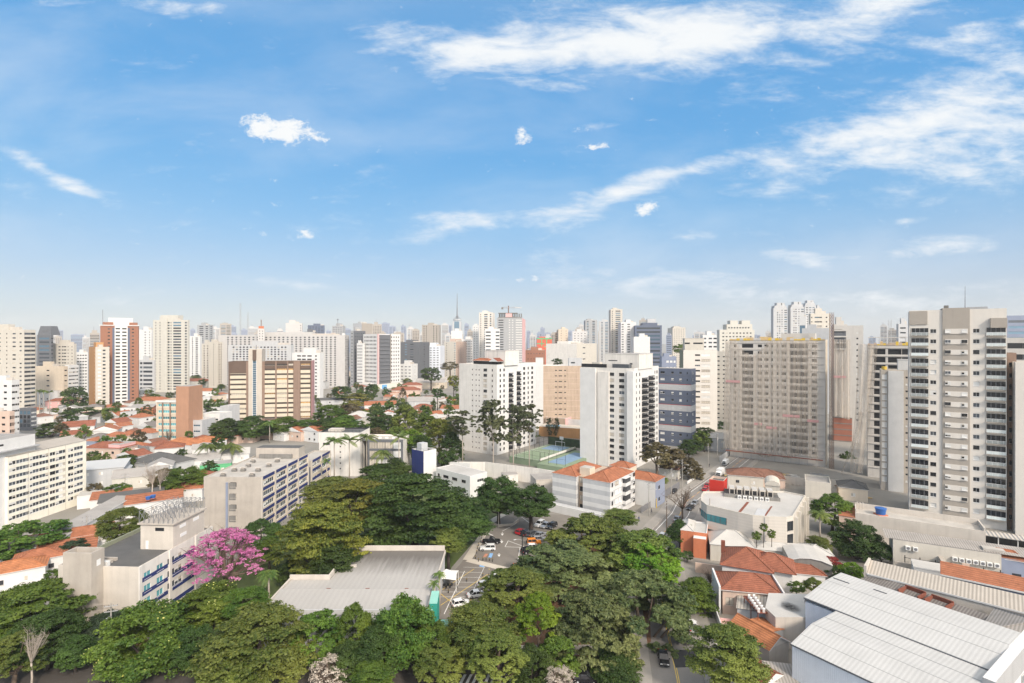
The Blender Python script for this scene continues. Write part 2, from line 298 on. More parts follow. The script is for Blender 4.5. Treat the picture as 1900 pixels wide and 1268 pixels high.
# ---------------------------------------------------------------- windows, facades, buildings
WIN = {}
def win_mesh(w, h, kind):
    key = (round(w, 1), round(h, 1), kind)
    if key in WIN: return WIN[key]
    b = MB(); fr = {'dk': 'frame_dark', 'sm': 'frame_dark', 'brz': 'frame_dark', 'cur': 'frame_dark'}.get(kind, 'frame_white'); t = .06
    g = {'dk': 'glass_dark', 'sm': 'glass_dark', 'wh': 'glass_dark', 'wm': 'glass_mid', 'half': 'glass_dark', 'shut': 'blind_white', 'bl': 'glass_blue', 'teal': 'glass_teal', 'aqua': 'glass_aqua', 'warm': 'glass_gold_reflection', 'brz': 'glass_bronze', 'cur': 'blind_beige', 'grn': 'glass_green', 'st': 'glass_mid', 'open': 'black', 'bw': 'blind_white'}[kind]
    nm = 1 if kind in ('sm', 'shut', 'open') else max(2, int(round(w / 1.15)))
    b.quad((0, 0, 0), (w, 0, 0), (w, 0, h), (0, 0, h), g)
    if kind != 'open':
        f0 = -.05
        for (a0, a1, c0, c1) in [(0, w, 0, t), (0, w, h - t, h)] + [(max(0, w * k / nm - t / 2), min(w, w * k / nm + t / 2), 0, h) for k in range(nm + 1)]:
            b.box(a0, f0, c0, a1, .0, c1, fr)
    if kind in ('half', 'st', 'wh'):
        r = random.Random(len(WIN))
        for k in range(nm):
            q = r.random()
            if q < .55: b.box(w * k / nm + .03, -.03, h * r.choice([.1, .35, .5, .6]), w * (k + 1) / nm - .03, -.01, h - .03, r.choice(['blind_white', 'blind_beige', 'blind_white']))
    if kind == 'half': b.box(-.02, -.10, h * .52, w + .02, -.055, h + .02, 'blind_white')
    if kind not in ('open', 'sm'): b.box(-.08, -.24, -.08, w + .08, -.051, -.01, 'frame_white' if fr == 'frame_white' else 'concrete_light')
    WIN[key] = b.mesh('window'); return WIN[key]
MIX = {'mix': ['wh', 'wh', 'half', 'dk', 'shut', 'wm'], 'res': ['wh', 'half', 'half', 'shut', 'dk'], 'off': ['st', 'st', 'wm', 'dk', 'cur'], 'drk': ['dk', 'dk', 'dk', 'wm', 'cur'], 'gold': ['brz', 'brz', 'brz', 'warm', 'cur'], 'stc': ['st', 'st', 'wm'], 'smx': ['sm', 'sm', 'sm', 'shut'],
       'slab': ['open', 'dk'], 'blank': ['bw', 'bw', 'cur'], 'cas': ['wh', 'wh', 'dk']}
SIMPLE = {'mix': ['glass_dark', 'glass_dark', 'glass_mid', 'blind_white'], 'res': ['glass_dark', 'glass_dark', 'glass_mid', 'blind_beige'], 'off': ['glass_mid', 'glass_dark', 'glass_blue'], 'drk': ['glass_dark', 'glass_dark', 'glass_mid'], 'smx': ['glass_dark'], 'bl': ['glass_blue', 'glass_mid'], 'blank': ['blind_white']}
def E(n, w, a=.06, b=.94, k='mix'): return [(a + (b - a) * (i + .5) / n, w, k) for i in range(n)]
FACE = lambda W, D: {'f': (TR(), W), 'r': (TR(W, 0, 0, R(90)), D), 'l': (TR(0, D, 0, R(-90)), D), 'b': (TR(W, D, 0, R(180)), W)}
def cells(L, H, specs):
    """specs [(n, z0, top, h, cols)] -> strips (x0, x1, [(z0, z1)], kind)"""
    out = []
    for (n, z0, ztop, h, cols) in specs:
        p = (H - z0 - ztop) / n
        rows = [(z0 + i * p + (p - h) * .5, z0 + i * p + (p - h) * .5 + h) for i in range(n)]
        for (fx, w, k) in cols:
            x = fx * L if fx <= 1.0 else fx
            out.append([max(.05, x - w / 2), min(L - .05, x + w / 2), rows, k])
    out.sort(key=lambda q: q[0]); res = []
    for q in out:
        if res and q[0] < res[-1][1] + .02: q[0] = res[-1][1] + .02
        if q[1] - q[0] > .15: res.append(q)
    return res
def wall_face(b, M, L, H, strips, m, rec, glass=None, z0=0.0):
    """one wall with real openings; glass: function returning a material (far buildings, panes in the same mesh)"""
    x = 0.0; n0 = Vector((0, 0, 0))
    def q(a0, a1, c0, c1, y=0.0, mm=m): b.quad((a0, y, c0), (a1, y, c0), (a1, y, c1), (a0, y, c1), mm, M)
    for (s0, s1, rows, k) in strips:
        if s0 > x: q(x, s0, z0, H)
        z = z0
        for (r0, r1) in rows:
            q(s0, s1, z, r0); z = r1
            if rec:
                for (p0, p1, p2, p3) in [((s0, 0, r0), (s1, 0, r0), (s1, rec, r0), (s0, rec, r0)), ((s0, rec, r1), (s1, rec, r1), (s1, 0, r1), (s0, 0, r1)), ((s0, 0, r0), (s0, rec, r0), (s0, rec, r1), (s0, 0, r1)), ((s1, rec, r0), (s1, 0, r0), (s1, 0, r1), (s1, rec, r1))]:
                    b.quad(p0, p1, p2, p3, m, M)
            if glass: q(s0, s1, r0, r1, rec, glass(k))
        q(s0, s1, z, H); x = s1
    if x < L: q(x, L, z0, H)
def frame_of(mode, L, C, Rr, d, rz, dep=None):
    ex = Vector((math.cos(rz), math.sin(rz), 0)); ey = Vector((-math.sin(rz), math.cos(rz), 0)); c = Vector((xd(C, d), d, 0))
    def solve(v, px):
        k = (px - CX) / F0; return (k * c.y - c.x) / (v.x - k * v.y)
    if mode == 'r':
        W = solve(-ex, L); D = dep if dep else solve(ey, Rr); o = c - ex * W
    else:
        W = solve(ex, Rr); D = dep if dep else solve(ey, L); o = c
    return o, abs(W), abs(D)
def place_windows(par, items):
    """items (M, w, h, kind): the 100 largest become parts, the rest one part"""
    items.sort(key=lambda q: -q[1] * q[2]); rest = MB()
    for i, (M, w, h, k) in enumerate(items):
        me = win_mesh(w, h, random.choice(MIX[k]) if k in MIX else k)
        if i < 99:
            link(bpy.data.objects.new('window', me), par, M @ Matrix.Diagonal((w / round(w, 1) if w > .3 else 1, 1, h / round(h, 1) if h > .3 else 1, 1)))
        else:
            vs = [v.co for v in me.vertices]
            for p in me.polygons: rest.add([vs[k2] for k2 in p.vertices], [tuple(range(len(p.vertices)))], me.materials[p.material_index].name, M)
    if rest.v: rest.build('window', par, kind='stuff')
OCC = []
def bld(name, label, box, d, yt, rz, wall, f=None, r=None, l=None, dep=None, simple=False, par=.7, rec=.18, roof='roof_grey', cat='building', group=None, zt=None, walls=None, z0=0.0, extra=None, trim=None):
    """box = (mode, L, C, R) photo columns of the left edge, the near corner and the right edge; d its distance; yt the photo row of its top at the corner"""
    rz = R(rz); o, W, D = frame_of(*box, d, rz, dep); H = (zt if zt else zd(yt, d)) - z0
    o.z = z0; walls = walls or {}; OCC.append((o.x + math.cos(rz) * W / 2 - math.sin(rz) * D / 2, o.y + math.sin(rz) * W / 2 + math.cos(rz) * D / 2, math.hypot(W, D) * .45))
    specs = {'f': f or [], 'r': r or [], 'l': l or [], 'b': []}; b = MB(); items = []
    rr = random.Random(sum(ord(c_) * (i_ + 3) for i_, c_ in enumerate(label)))
    for k, (M, L) in FACE(W, D).items():
        st = cells(L, H, specs[k])
        gl = (lambda kk: rr.choice(SIMPLE.get(kk, SIMPLE['mix']))) if simple else None
        wall_face(b, M, L, H, st, walls.get(k, wall), rec if not simple else min(rec, .25), gl)
        if not simple:
            for (s0, s1, rows, kk) in st:
                if kk == 'none': continue
                for (r0, r1) in rows: items.append((M @ TR(s0, rec - .02, r0), s1 - s0, r1 - r0, kk))
    t = .25; rb = b if simple else MB()
    rb.quad((0, 0, H - par), (W, 0, H - par), (W, D, H - par), (0, D, H - par), roof)
    if par > .1:
        tm = trim or wall
        for (x0, y0, x1, y1) in [(0, 0, W, t), (0, D - t, W, D), (0, t, t, D - t), (W - t, t, W, D - t)]:
            rb.quad((x0, y0, H), (x1, y0, H), (x1, y1, H), (x0, y1, H), tm)
        for (p, q2) in [((t, t), (W - t, t)), ((W - t, t), (W - t, D - t)), ((W - t, D - t), (t, D - t)), ((t, D - t), (t, t))]:
            rb.quad((q2[0], q2[1], H - par), (p[0], p[1], H - par), (p[0], p[1], H), (q2[0], q2[1], H), tm)
    if extra: extra(b, W, D, H)
    if simple:
        ob = b.build(name); ob.location = o; ob.rotation_euler = (0, 0, rz); tag(ob, label, cat, group)
        return ob, W, D, H
    th = thing(name, label, cat, o, rz, group); b.build('wall', th); rb.build('roof', th); place_windows(th, items)
    return th, W, D, H
def rooftop(th, x0, y0, x1, y1, z, h, m, name='rooftop_room', parts=None, top=None):
    b = MB(); b.box(x0, y0, z, x1, y1, z + h, m, top=top or 'roof_grey')
    b.box(x0 - .15, y0 - .15, z + h, x1 + .15, y1 + .15, z + h + .25, m, top=top or 'roof_grey')
    if parts:
        for q in parts: b.box(*q)
    return b.build(name, th)
def mast(th, x, y, z, h, r=.12): 
    b = MB(); b.tube([(x, y, z), (x, y, z + h)], [r, r * .4], 'lead', 5); return b.build('antenna', th)

def hip_roof(b, x0, y0, x1, y1, z, rise, m, ov=.4, gable=None, soffit='white_clean', th=.12):
    x0 -= ov; y0 -= ov; x1 += ov; y1 += ov; w = x1 - x0; d = y1 - y0
    if gable == 'x': A, B = (x0, (y0 + y1) / 2, z + rise), (x1, (y0 + y1) / 2, z + rise)
    elif gable == 'y': A, B = ((x0 + x1) / 2, y0, z + rise), ((x0 + x1) / 2, y1, z + rise)
    elif gable == 'shed': 
        b.add([(x0, y0, z), (x1, y0, z), (x1, y1, z + rise), (x0, y1, z + rise)], [(0, 1, 2, 3)], m)
        b.add([(x0, y0, z - th), (x1, y0, z - th), (x1, y0, z), (x0, y0, z)], [(0, 1, 2, 3)], soffit); return b
    elif w >= d: A, B = (x0 + d / 2, (y0 + y1) / 2, z + rise), (x1 - d / 2, (y0 + y1) / 2, z + rise)
    else: A, B = ((x0 + x1) / 2, y0 + w / 2, z + rise), ((x0 + x1) / 2, y1 - w / 2, z + rise)
    P = [(x0, y0, z), (x1, y0, z), (x1, y1, z), (x0, y1, z), A, B]
    if gable == 'x' or (gable is None and w >= d): F = [(0, 1, 5, 4), (2, 3, 4, 5), (3, 0, 4), (1, 2, 5)]
    else: F = [(0, 1, 4), (1, 2, 5, 4), (2, 3, 5), (3, 0, 4, 5)]
    for f_ in F:
        tri_end = len(f_) == 3 and gable
        b.add([P[k] for k in f_], [tuple(range(len(f_)))], soffit if tri_end else m)
    b.add([(x0, y0, z), (x1, y0, z), (x1, y1, z), (x0, y1, z), (x0, y0, z - th), (x1, y0, z - th), (x1, y1, z - th), (x0, y1, z - th)], [(0, 4, 5, 1), (1, 5, 6, 2), (2, 6, 7, 3), (3, 7, 4, 0), (4, 7, 6, 5)], soffit)
    rid = [(A, B)] + ([] if gable else [(P[0], A), (P[3], A if w >= d else B), (P[1], B if w >= d else A), (P[2], B)])
    for (p, q) in rid: b.tube([Vector(p) + Vector((0, 0, .04)), Vector(q) + Vector((0, 0, .04))], .13, m, 4)
    return b
def house(label, px, py, w, d, h, rz, wall, roof, rise=None, gable=None, nwin=2, group=None, name='house', floors=1, cat='house', ov=.35, z=0.0, soffit='white_clean', side=1):
    """px, py = photo position of the middle of the front wall's foot"""
    p = gp(px, py); th = thing(name, label, cat, (p.x, p.y, z), R(rz), group); b = MB(); x0, x1 = -w / 2, w / 2; items = []; OCC.append((p.x - math.sin(R(rz)) * d / 2, p.y + math.cos(R(rz)) * d / 2, math.hypot(w, d) * .45))
    hs = h / floors
    def cl(L, n): return cells(L, h, [(floors, 0, 0, 1.1, E(n, 1.3, k='cas'))]) if n else []
    for M, L, n in [(TR(x0), w, nwin), (TR(x1, 0, 0, R(90)), d, side), (TR(x0, d, 0, R(-90)), d, side), (TR(x1, d, 0, R(180)), w, 0)]:
        st = cl(L, n); wall_face(b, M, L, h, st, wall, .12)
        for (s0, s1, rows, k) in st: items += [(M @ TR(s0, .1, r0), s1 - s0, r1 - r0, k) for r0, r1 in rows]
    rise = rise if rise is not None else min(w, d) * .23
    if gable in ('x', 'y'):
        if gable == 'y':
            for y in (0, d): b.add([(x0, y, h), (x1, y, h), (0, y, h + rise * .93)], [(0, 1, 2)], wall)
        else:
            for x in (x0, x1): b.add([(x, 0, h), (x, d, h), (x, d / 2, h + rise * .93)], [(0, 1, 2)], wall)
    b.build('wall', th); rb = MB()
    if gable == 'flat':
        rb.box(x0 - .1, -.1, h, x1 + .1, d + .1, h + .3, wall, top=roof)
    else: hip_roof(rb, x0, 0, x1, d, h + .02, rise, roof, ov, gable, soffit)
    rb.build('roof', th); place_windows(th, items); return th

# ---------------------------------------------------------------- trees
def leaves(b_pts, b_nrm, size, rng, lean=.5, aspect=1.5):
    """diamond leaf tufts: points, outward normals -> verts, faces"""
    n = len(b_pts); nr = b_nrm + rng.normal(0, lean, (n, 3)); nr /= np.linalg.norm(nr, axis=1)[:, None] + 1e-9
    a = np.cross(nr, rng.normal(0, 1, (n, 3))); a /= np.linalg.norm(a, axis=1)[:, None] + 1e-9; c = np.cross(nr, a)
    s = size * rng.uniform(.6, 1.35, (n, 1)); A = a * s * aspect * .5; Cc = c * s * .5
    k = nr * s * .12
    v = np.stack([b_pts - A, b_pts - Cc * 1.0 + k, b_pts + A, b_pts + Cc * 1.0 + k], axis=1).reshape(-1, 3)
    return v
def mesh_from_quads(name, v, matname, slots=1):
    nq = len(v) // 4; me = bpy.data.meshes.new(name); me.vertices.add(len(v)); me.vertices.foreach_set('co', v.astype(np.float32).ravel())
    me.loops.add(nq * 4); me.loops.foreach_set('vertex_index', np.arange(nq * 4, dtype=np.int32)); me.polygons.add(nq)
    me.polygons.foreach_set('loop_start', np.arange(0, nq * 4, 4, dtype=np.int32))
    try: me.polygons.foreach_set('loop_total', np.full(nq, 4, dtype=np.int32))
    except Exception: pass
    me.materials.append(MATS[matname]); me.update(calc_edges=True); return me
def crown(kind, seed, nleaf, leaf, ncl):
    """unit crown (radius 1, height -1..1) of leaf tufts in clumps"""
    g = np.random.default_rng(seed); pts = []; nrm = []; th = g.uniform(0, 2 * np.pi, ncl); q = 1 / ncl ** .5
    if kind == 'round': cz = g.uniform(-.8, 1, ncl); rr = np.sqrt(np.clip(1 - cz ** 2, 0, 1)); k = g.uniform(.6, .8, ncl); C = np.stack([rr * np.cos(th) * k, rr * np.sin(th) * k, cz * k], 1); Rc = g.uniform(.75, 1.25, ncl) * 2.1 * q; fl = .85
    elif kind == 'layer': cz = g.uniform(-.6, 1, ncl); rr = np.sqrt(np.clip(1 - np.clip(cz, -.25, 1) ** 2, 0, 1)) * g.uniform(.2, 1.0, ncl) ** .5 * .84; C = np.stack([rr * np.cos(th), rr * np.sin(th), cz * .88], 1); Rc = g.uniform(.7, 1.3, ncl) * 2.7 * q; fl = .30
    elif kind == 'spread': cz = g.uniform(-.65, 1, ncl); rr = np.sqrt(np.clip(1 - np.clip(cz, 0, 1) ** 2, 0, 1)) * g.uniform(.25, 1, ncl) ** .45 * .85; C = np.stack([rr * np.cos(th), rr * np.sin(th), cz * .84], 1); Rc = g.uniform(.7, 1.3, ncl) * 1.9 * q; fl = .75
    elif kind == 'gum': cz = g.uniform(-.9, .95, ncl); rr = np.sqrt(np.clip(1.05 - cz ** 2, 0, 1)) * g.uniform(.15, 1, ncl) * .8; C = np.stack([rr * np.cos(th), rr * np.sin(th), cz * .88], 1); Rc = g.uniform(.12, .24, ncl); fl = .8
    else: cz = g.uniform(-1, .95, ncl); rr = (1 - cz) * .42 * g.uniform(.5, 1, ncl); C = np.stack([rr * np.cos(th), rr * np.sin(th), cz], 1); Rc = g.uniform(.12, .22, ncl); fl = .6
    per = np.maximum(12, (nleaf * Rc ** 2 / (Rc ** 2).sum()).astype(int)); F = np.array([1, 1, fl])
    def ball(n):
        d = g.normal(0, 1, (n, 3)); return d / np.linalg.norm(d, axis=1)[:, None]
    for i in range(ncl):
        m = max(5, per[i] // 26); sub = ball(m); sub[:, 2] = np.where(sub[:, 2] < -.25, -sub[:, 2], sub[:, 2]); sub *= g.uniform(.5, .95, (m, 1)); w = g.integers(0, m, per[i]); d = ball(per[i]); d[:, 2] = np.abs(d[:, 2]) * .9 - .1
        off = sub[w] + d * g.uniform(.18, .40, (per[i], 1)); pts.append(C[i] + off * Rc[i] * F)
        o = C[i] / (np.linalg.norm(C[i]) + 1e-6); nrm.append(d * .8 + sub[w] * .5 + o * .4 + np.array([0, 0, .5]))
    P = np.concatenate(pts); Nn = np.concatenate(nrm); Nn /= np.linalg.norm(Nn, axis=1)[:, None]
    v = leaves(P, Nn, leaf, g, .55, 1.6 if kind != 'spread' else 2.0)
    return mesh_from_quads('crown', v, 'leaf_mid'), C
CROWNS = {}; TRUNKS = {}; TSPEC = {}
def limb_mesh(C, seed, bark, base=-2.2, n=9, r=.075, bare=False):
    g = random.Random(seed); b = MB(); fork = Vector((0, 0, -.75))
    b.tube([(0, 0, base), (g.uniform(-.03, .03), g.uniform(-.03, .03), (base - .75) / 2), fork], [r * 1.25, r, r * .85], bark, 7)
    for i in range(n):
        t = Vector(C[g.randrange(len(C))]); mid = fork.lerp(t, .5) + Vector((g.uniform(-.1, .1), g.uniform(-.1, .1), -.08 if not bare else .05))
        b.tube([fork, mid, t], [r * .55, r * .34, r * .1], bark, 5, False)
        if bare:
            for k in range(6):
                s = mid.lerp(t, g.random()); e = s + Vector((g.uniform(-.3, .3), g.uniform(-.3, .3), g.uniform(.02, .34))); b.tube([s, s.lerp(e, .5) + Vector((0, 0, -.03)), e], [r * .14, r * .09, r * .03], bark, 4, False)
                for j in range(3):
                    s2 = s.lerp(e, g.uniform(.4, 1)); e2 = s2 + Vector((g.uniform(-.16, .16), g.uniform(-.16, .16), g.uniform(0, .2))); b.tube([s2, e2], [r * .06, r * .025], bark, 3, False)
    return b.mesh('trunk', True)
def kinds():
    spec = [('near_layer', 'layer', 11, 38000, .034, 130, 'bark_dark'), ('near_layer_b', 'layer', 12, 38000, .034, 110, 'bark_dark'), ('near_round', 'round', 13, 38000, .032, 90, 'bark_dark'), ('near_round_b', 'round', 14, 38000, .034, 70, 'bark_dark'),
            ('near_spread', 'spread', 15, 46000, .029, 190, 'bark'), ('near_spread_b', 'spread', 16, 46000, .031, 150, 'bark'), ('gum', 'gum', 17, 12000, .045, 70, 'bark_pale'), ('gum_b', 'gum', 18, 11000, .048, 52, 'bark_pale'),
            ('mid_round', 'round', 21, 6500, .065, 46, 'bark_dark'), ('mid_spread', 'spread', 22, 6500, .065, 60, 'bark'), ('mid_layer', 'layer', 23, 6500, .07, 50, 'bark_dark'), ('far_round', 'round', 24, 1600, .13, 28, 'bark_dark'), ('far_spread', 'spread', 25, 1600, .13, 32, 'bark_dark'), ('cone', 'cone', 26, 2600, .085, 60, 'bark_dark'),
            ('thin', 'spread', 27, 4200, .032, 90, 'bark'), ('pink', 'spread', 28, 9500, .027, 130, 'bark'), ('bright', 'round', 29, 16000, .045, 100, 'bark'), ('bright_b', 'spread', 30, 16000, .045, 80, 'bark')]
    for (k, kind, seed, n, lf, nc, bark) in spec:
        me, C = crown(kind, seed, n, lf, nc); CROWNS[k] = me
        TSPEC[k] = (C, seed, bark, .075 if not k.startswith('gum') else .03, 9 if k not in ('pink', 'thin') else 22, k in ('pink', 'thin'))
    g = np.random.default_rng(3); C = np.stack([g.normal(0, .5, 40), g.normal(0, .5, 40), g.uniform(-.2, 1, 40)], 1)
    TSPEC['bare'] = (C, 31, 'bark_pale', .06, 22, True); TSPEC['bare_dark'] = (C, 33, 'bark', .06, 24, True)
kinds()
def trunk_for(kind, need):
    base = next((q for q in (1.3, 1.7, 2.2, 2.8, 3.6, 4.6, 6.0, 8.0, 11.0) if q >= need), 14.0); key = (kind, base)
    if key not in TRUNKS:
        C, seed, bark, r, n, bare = TSPEC[kind]; TRUNKS[key] = limb_mesh(C, seed, bark, -base, n, r, bare)
    return TRUNKS[key]
def tree(label, px, yt, yb, wpx, d, kind, leaf, group=None, rz=None, name='tree', cat='tree', depth_scale=1.0):
    """px, yt, yb, wpx: middle, top, underside and width of the crown in the photo; d: distance"""
    zt, zb = zd(yt, d), zd(yb, d); zc = (zt + zb) / 2; sx = wpx * d / F0 / 2; sz = max(.6, (zt - zb) / 2); x = xd(px, d)
    th = thing(name, label, cat, (x, d, 0), 0, group); a = random.uniform(0, 6.28) if rz is None else rz
    M = TR(0, 0, zc, a, (sx, sx * depth_scale, sz))
    if not kind.startswith('bare'):
        o = bpy.data.objects.new('crown', CROWNS[kind]); link(o, th, M); o.material_slots[0].link = 'OBJECT'; o.material_slots[0].material = MATS[leaf]
    link(bpy.data.objects.new('trunk', trunk_for(kind, zc / sz)), th, TR(0, 0, zc, a, (sx, sx, sz))); return th
def palm_mesh(seed, n=15, L=1.0, droop=.9):
    g = random.Random(seed); b = MB(); b.mi('leaf_palm')
    for i in range(n):
        a = 2 * math.pi * i / n * 1.618 * 2; el = g.uniform(.1, 1.15); l = L * g.uniform(.8, 1.1); pts = []
        for k in range(7):
            t = k / 6; x = l * t * math.cos(el * (1 - t * .3)); z = l * (t * math.sin(el) - droop * t * t * .75); pts.append(Vector((x * math.cos(a), x * math.sin(a), z)))
        s = Vector((-math.sin(a), math.cos(a), 0))
        for k in range(6):
            p, q = pts[k], pts[k + 1]
            for j in range(3):
                u = p.lerp(q, j / 3); v2 = p.lerp(q, (j + .8) / 3); wd_ = l * .17 * math.sin(math.pi * min(.97, (k + j / 3 + .7) / 6.6)) + .02
                for sg in (1, -1):
                    e = s * sg * wd_ + Vector((0, 0, -wd_ * .55)) + (q - p) * .5
                    b.add([u, v2, v2 + e, u + e * .95], [(0, 1, 2, 3)], 'leaf_palm')
    return b.mesh('crown')
PALMS = [palm_mesh(1), palm_mesh(2, 18, 1, 1.15), palm_mesh(3, 13, 1, .6)]
def palm(label, px, ytop, ybase, d, rpx, v=0, group=None, bark='bark_pale', r=.22):
    zt = zd(ytop, d) ; th = thing('palm_tree', label, 'palm', (xd(px, d), d, 0), 0, group); L = rpx * d / F0
    hh = zt - L * .45
    link(bpy.data.objects.new('crown', PALMS[v]), th, TR(0, 0, hh, random.uniform(0, 6), L)); b = MB(); b.tube([(0, 0, 0), (.1, .05, hh * .5), (0, 0, hh)], [r * 1.25, r, r * .75], bark, 7); b.build('trunk', th, smooth=True); return th

# ---------------------------------------------------------------- vehicles and people
CARP = {}
def car_proto(style, paint):
    key = (style, paint)
    if key in CARP: return CARP[key]
    if paint not in MATS: flat(*PAINT[paint]) if paint in PAINT else None
    L, Wd, Hh = {'sedan': (4.6, 1.8, 1.46), 'hatch': (4.0, 1.76, 1.5), 'suv': (4.35, 1.82, 1.66), 'pickup': (5.2, 1.86, 1.75), 'jeep': (4.0, 1.8, 1.82)}[style]
    hw = Wd / 2; hb = Hh * .60   # belt line
    st = {'sedan': [(-.5, .40, .70), (-.47, .24, .86), (-.30, .20, .98), (-.12, .2, 1), (.14, .2, 1), (.24, .2, .96), (.46, .22, .80), (.5, .38, .62)], 'hatch': [(-.5, .38, .80), (-.47, .24, 1), (-.30, .2, 1), (0, .2, 1), (.14, .2, 1), (.26, .2, .95), (.46, .22, .82), (.5, .36, .62)],
          'suv': [(-.5, .42, .80), (-.48, .28, 1), (-.30, .24, 1), (0, .24, 1), (.14, .24, 1), (.24, .24, .98), (.47, .26, .88), (.5, .4, .62)], 'pickup': [(-.5, .5, .86), (-.495, .36, .90), (-.2, .3, .90), (-.12, .3, 1), (.12, .3, 1), (.2, .3, .99), (.47, .32, .9), (.5, .46, .62)], 'jeep': [(-.5, .45, .9), (-.49, .32, 1), (-.2, .3, 1), (0, .3, 1), (.12, .3, 1), (.16, .3, .96), (.47, .34, .94), (.5, .46, .7)]}[style]
    b = MB(); vs = []
    for (fx, zb_, ft) in st:
        zt_ = hb * ft; e = .88 if abs(fx) > .48 else 1
        vs += [(fx * L, -hw * .9 * e, zb_), (fx * L, -hw * e, max(zb_ + .1, .55 * hb)), (fx * L, -hw * .95 * e, zt_), (fx * L, -hw * .5 * e, zt_ + .035), (fx * L, hw * .5 * e, zt_ + .035), (fx * L, hw * .95 * e, zt_), (fx * L, hw * e, max(zb_ + .1, .55 * hb)), (fx * L, hw * .9 * e, zb_)]
    fs = []
    for i in range(len(st) - 1):
        for k in range(8): fs.append((i * 8 + k, i * 8 + (k + 1) % 8, i * 8 + 8 + (k + 1) % 8, i * 8 + 8 + k))
    fs += [tuple(range(8))[::-1], tuple(len(vs) - 8 + k for k in range(8))]; b.add(vs, fs, paint)
    ca = {'sedan': (-.36, -.20, .09, .25), 'hatch': (-.48, -.40, .06, .26), 'suv': (-.485, -.42, .06, .22), 'pickup': (-.13, -.10, .06, .2), 'jeep': (-.48, -.47, .10, .16)}[style]
    x0, x1, x2, x3 = [q * L for q in ca]; zr = Hh; wi = hw * .78
    # roof panel and pillars in body paint, glass between
    b.box(x1, -wi, zr - .06, x2, wi, zr, paint, taper=.05)
    for sg in (-1, 1):
        for (p, q) in [((x0, hw * .92 * sg, hb), (x1 + .03, wi * sg, zr - .03)), ((x3, hw * .9 * sg, hb * .98), (x2 - .03, wi * sg, zr - .03)), (((x0 + x3) / 2 - .1, hw * .94 * sg, hb), ((x1 + x2) / 2 - .1, wi * sg, zr - .03))]: b.tube([p, q], .055, paint, 4)
        b.box(x3 - .35, sg * hw - (.0 if sg > 0 else .16), hb * .98, x3 - .17, sg * hw + (.16 if sg > 0 else 0), hb + .16, paint)
    g = MB(); a = .03
    P = [(x0 + a, -hw * .9, hb), (x3 - a, -hw * .88, hb * .98), (x3 - a, hw * .88, hb * .98), (x0 + a, hw * .9, hb), (x1 + a, -wi + .02, zr - .03), (x2 - a, -wi + .02, zr - .03), (x2 - a, wi - .02, zr - .03), (x1 + a, wi - .02, zr - .03)]
    g.add(P, [(0, 1, 5, 4), (1, 2, 6, 5), (2, 3, 7, 6), (3, 0, 4, 7)], 'glass_dark')
    wh = MB(); rw = .33 if style not in ('pickup', 'jeep', 'suv') else .37
    wh.tube([(0, -.11, 0), (0, .11, 0)], rw, 'rubber', 14); rim = MB(); rim.tube([(0, -.12, 0), (0, .12, 0)], rw * .62, 'steel', 10)
    hl = MB(); hl.box(-.04, -.2, -.07, .03, .2, .07, 'blind_white'); tl = MB(); tl.box(-.03, -.14, -.1, .04, .14, .1, 'red_wall')
    nets = None
    th = bpy.data.objects.new('car', None); COL.objects.link(th)
    b.build('body', th); g.build('window', th); wm, rm = wh.mesh('wheel', True), rim.mesh('rim', True)
    for fx in (-.31, .32):
        for sg in (-1, 1):
            w_ = link(bpy.data.objects.new('wheel', wm), th, TR(fx * L, sg * (hw - .1), rw)); link(bpy.data.objects.new('rim', rm), w_, TR(0, sg * .012, 0))
    hm, tm = hl.mesh('headlight'), tl.mesh('tail_light')
    for sg in (-1, 1):
        link(bpy.data.objects.new('headlight', hm), th, TR(L * .49, sg * hw * .64, hb * .72)); link(bpy.data.objects.new('tail_light', tm), th, TR(-L * .495, sg * hw * .74, hb * .78))
    if style == 'jeep':
        s = MB(); s.tube([(-L * .5 - .02, 0, .95), (-L * .5 - .22, 0, .95)], .36, 'rubber', 12); s.build('spare_wheel', th)
    th.hide_render = False; CARP[key] = th; th['proto'] = 1; return th
PAINT = {'car_white': ('car_white', (.74, .74, .73), .25, .6), 'car_black': ('car_black', (.015, .015, .018), .2, .6), 'car_red': ('car_red', (.36, .012, .02), .25, .6), 'car_silver': ('car_silver', (.42, .43, .45), .3, .6, .5), 'car_grey': ('car_grey', (.11, .115, .125), .25, .6, .3), 'car_orange': ('car_orange', (.72, .22, .015), .3, .6), 'car_blue': ('car_blue', (.03, .06, .2), .25, .6)}
for v_ in PAINT.values(): flat(*v_)
def car(label, px, py, style, paint, head, group=None, cat='car'):
    """head: direction of the bonnet, degrees clockwise from the view direction; px, py where it stands"""
    p = gp(px, py); k = (style, paint); fresh = k not in CARP; pr = car_proto(*k)
    rz = R(90 - head); o = pr if fresh else dup(pr)
    o.location = (p.x, p.y, .012); o.rotation_euler = (0, 0, rz)
    if 'group' in o: del o['group']
    if 'proto' in o: del o['proto']
    return tag(o, label, cat, group)
PERS = {}
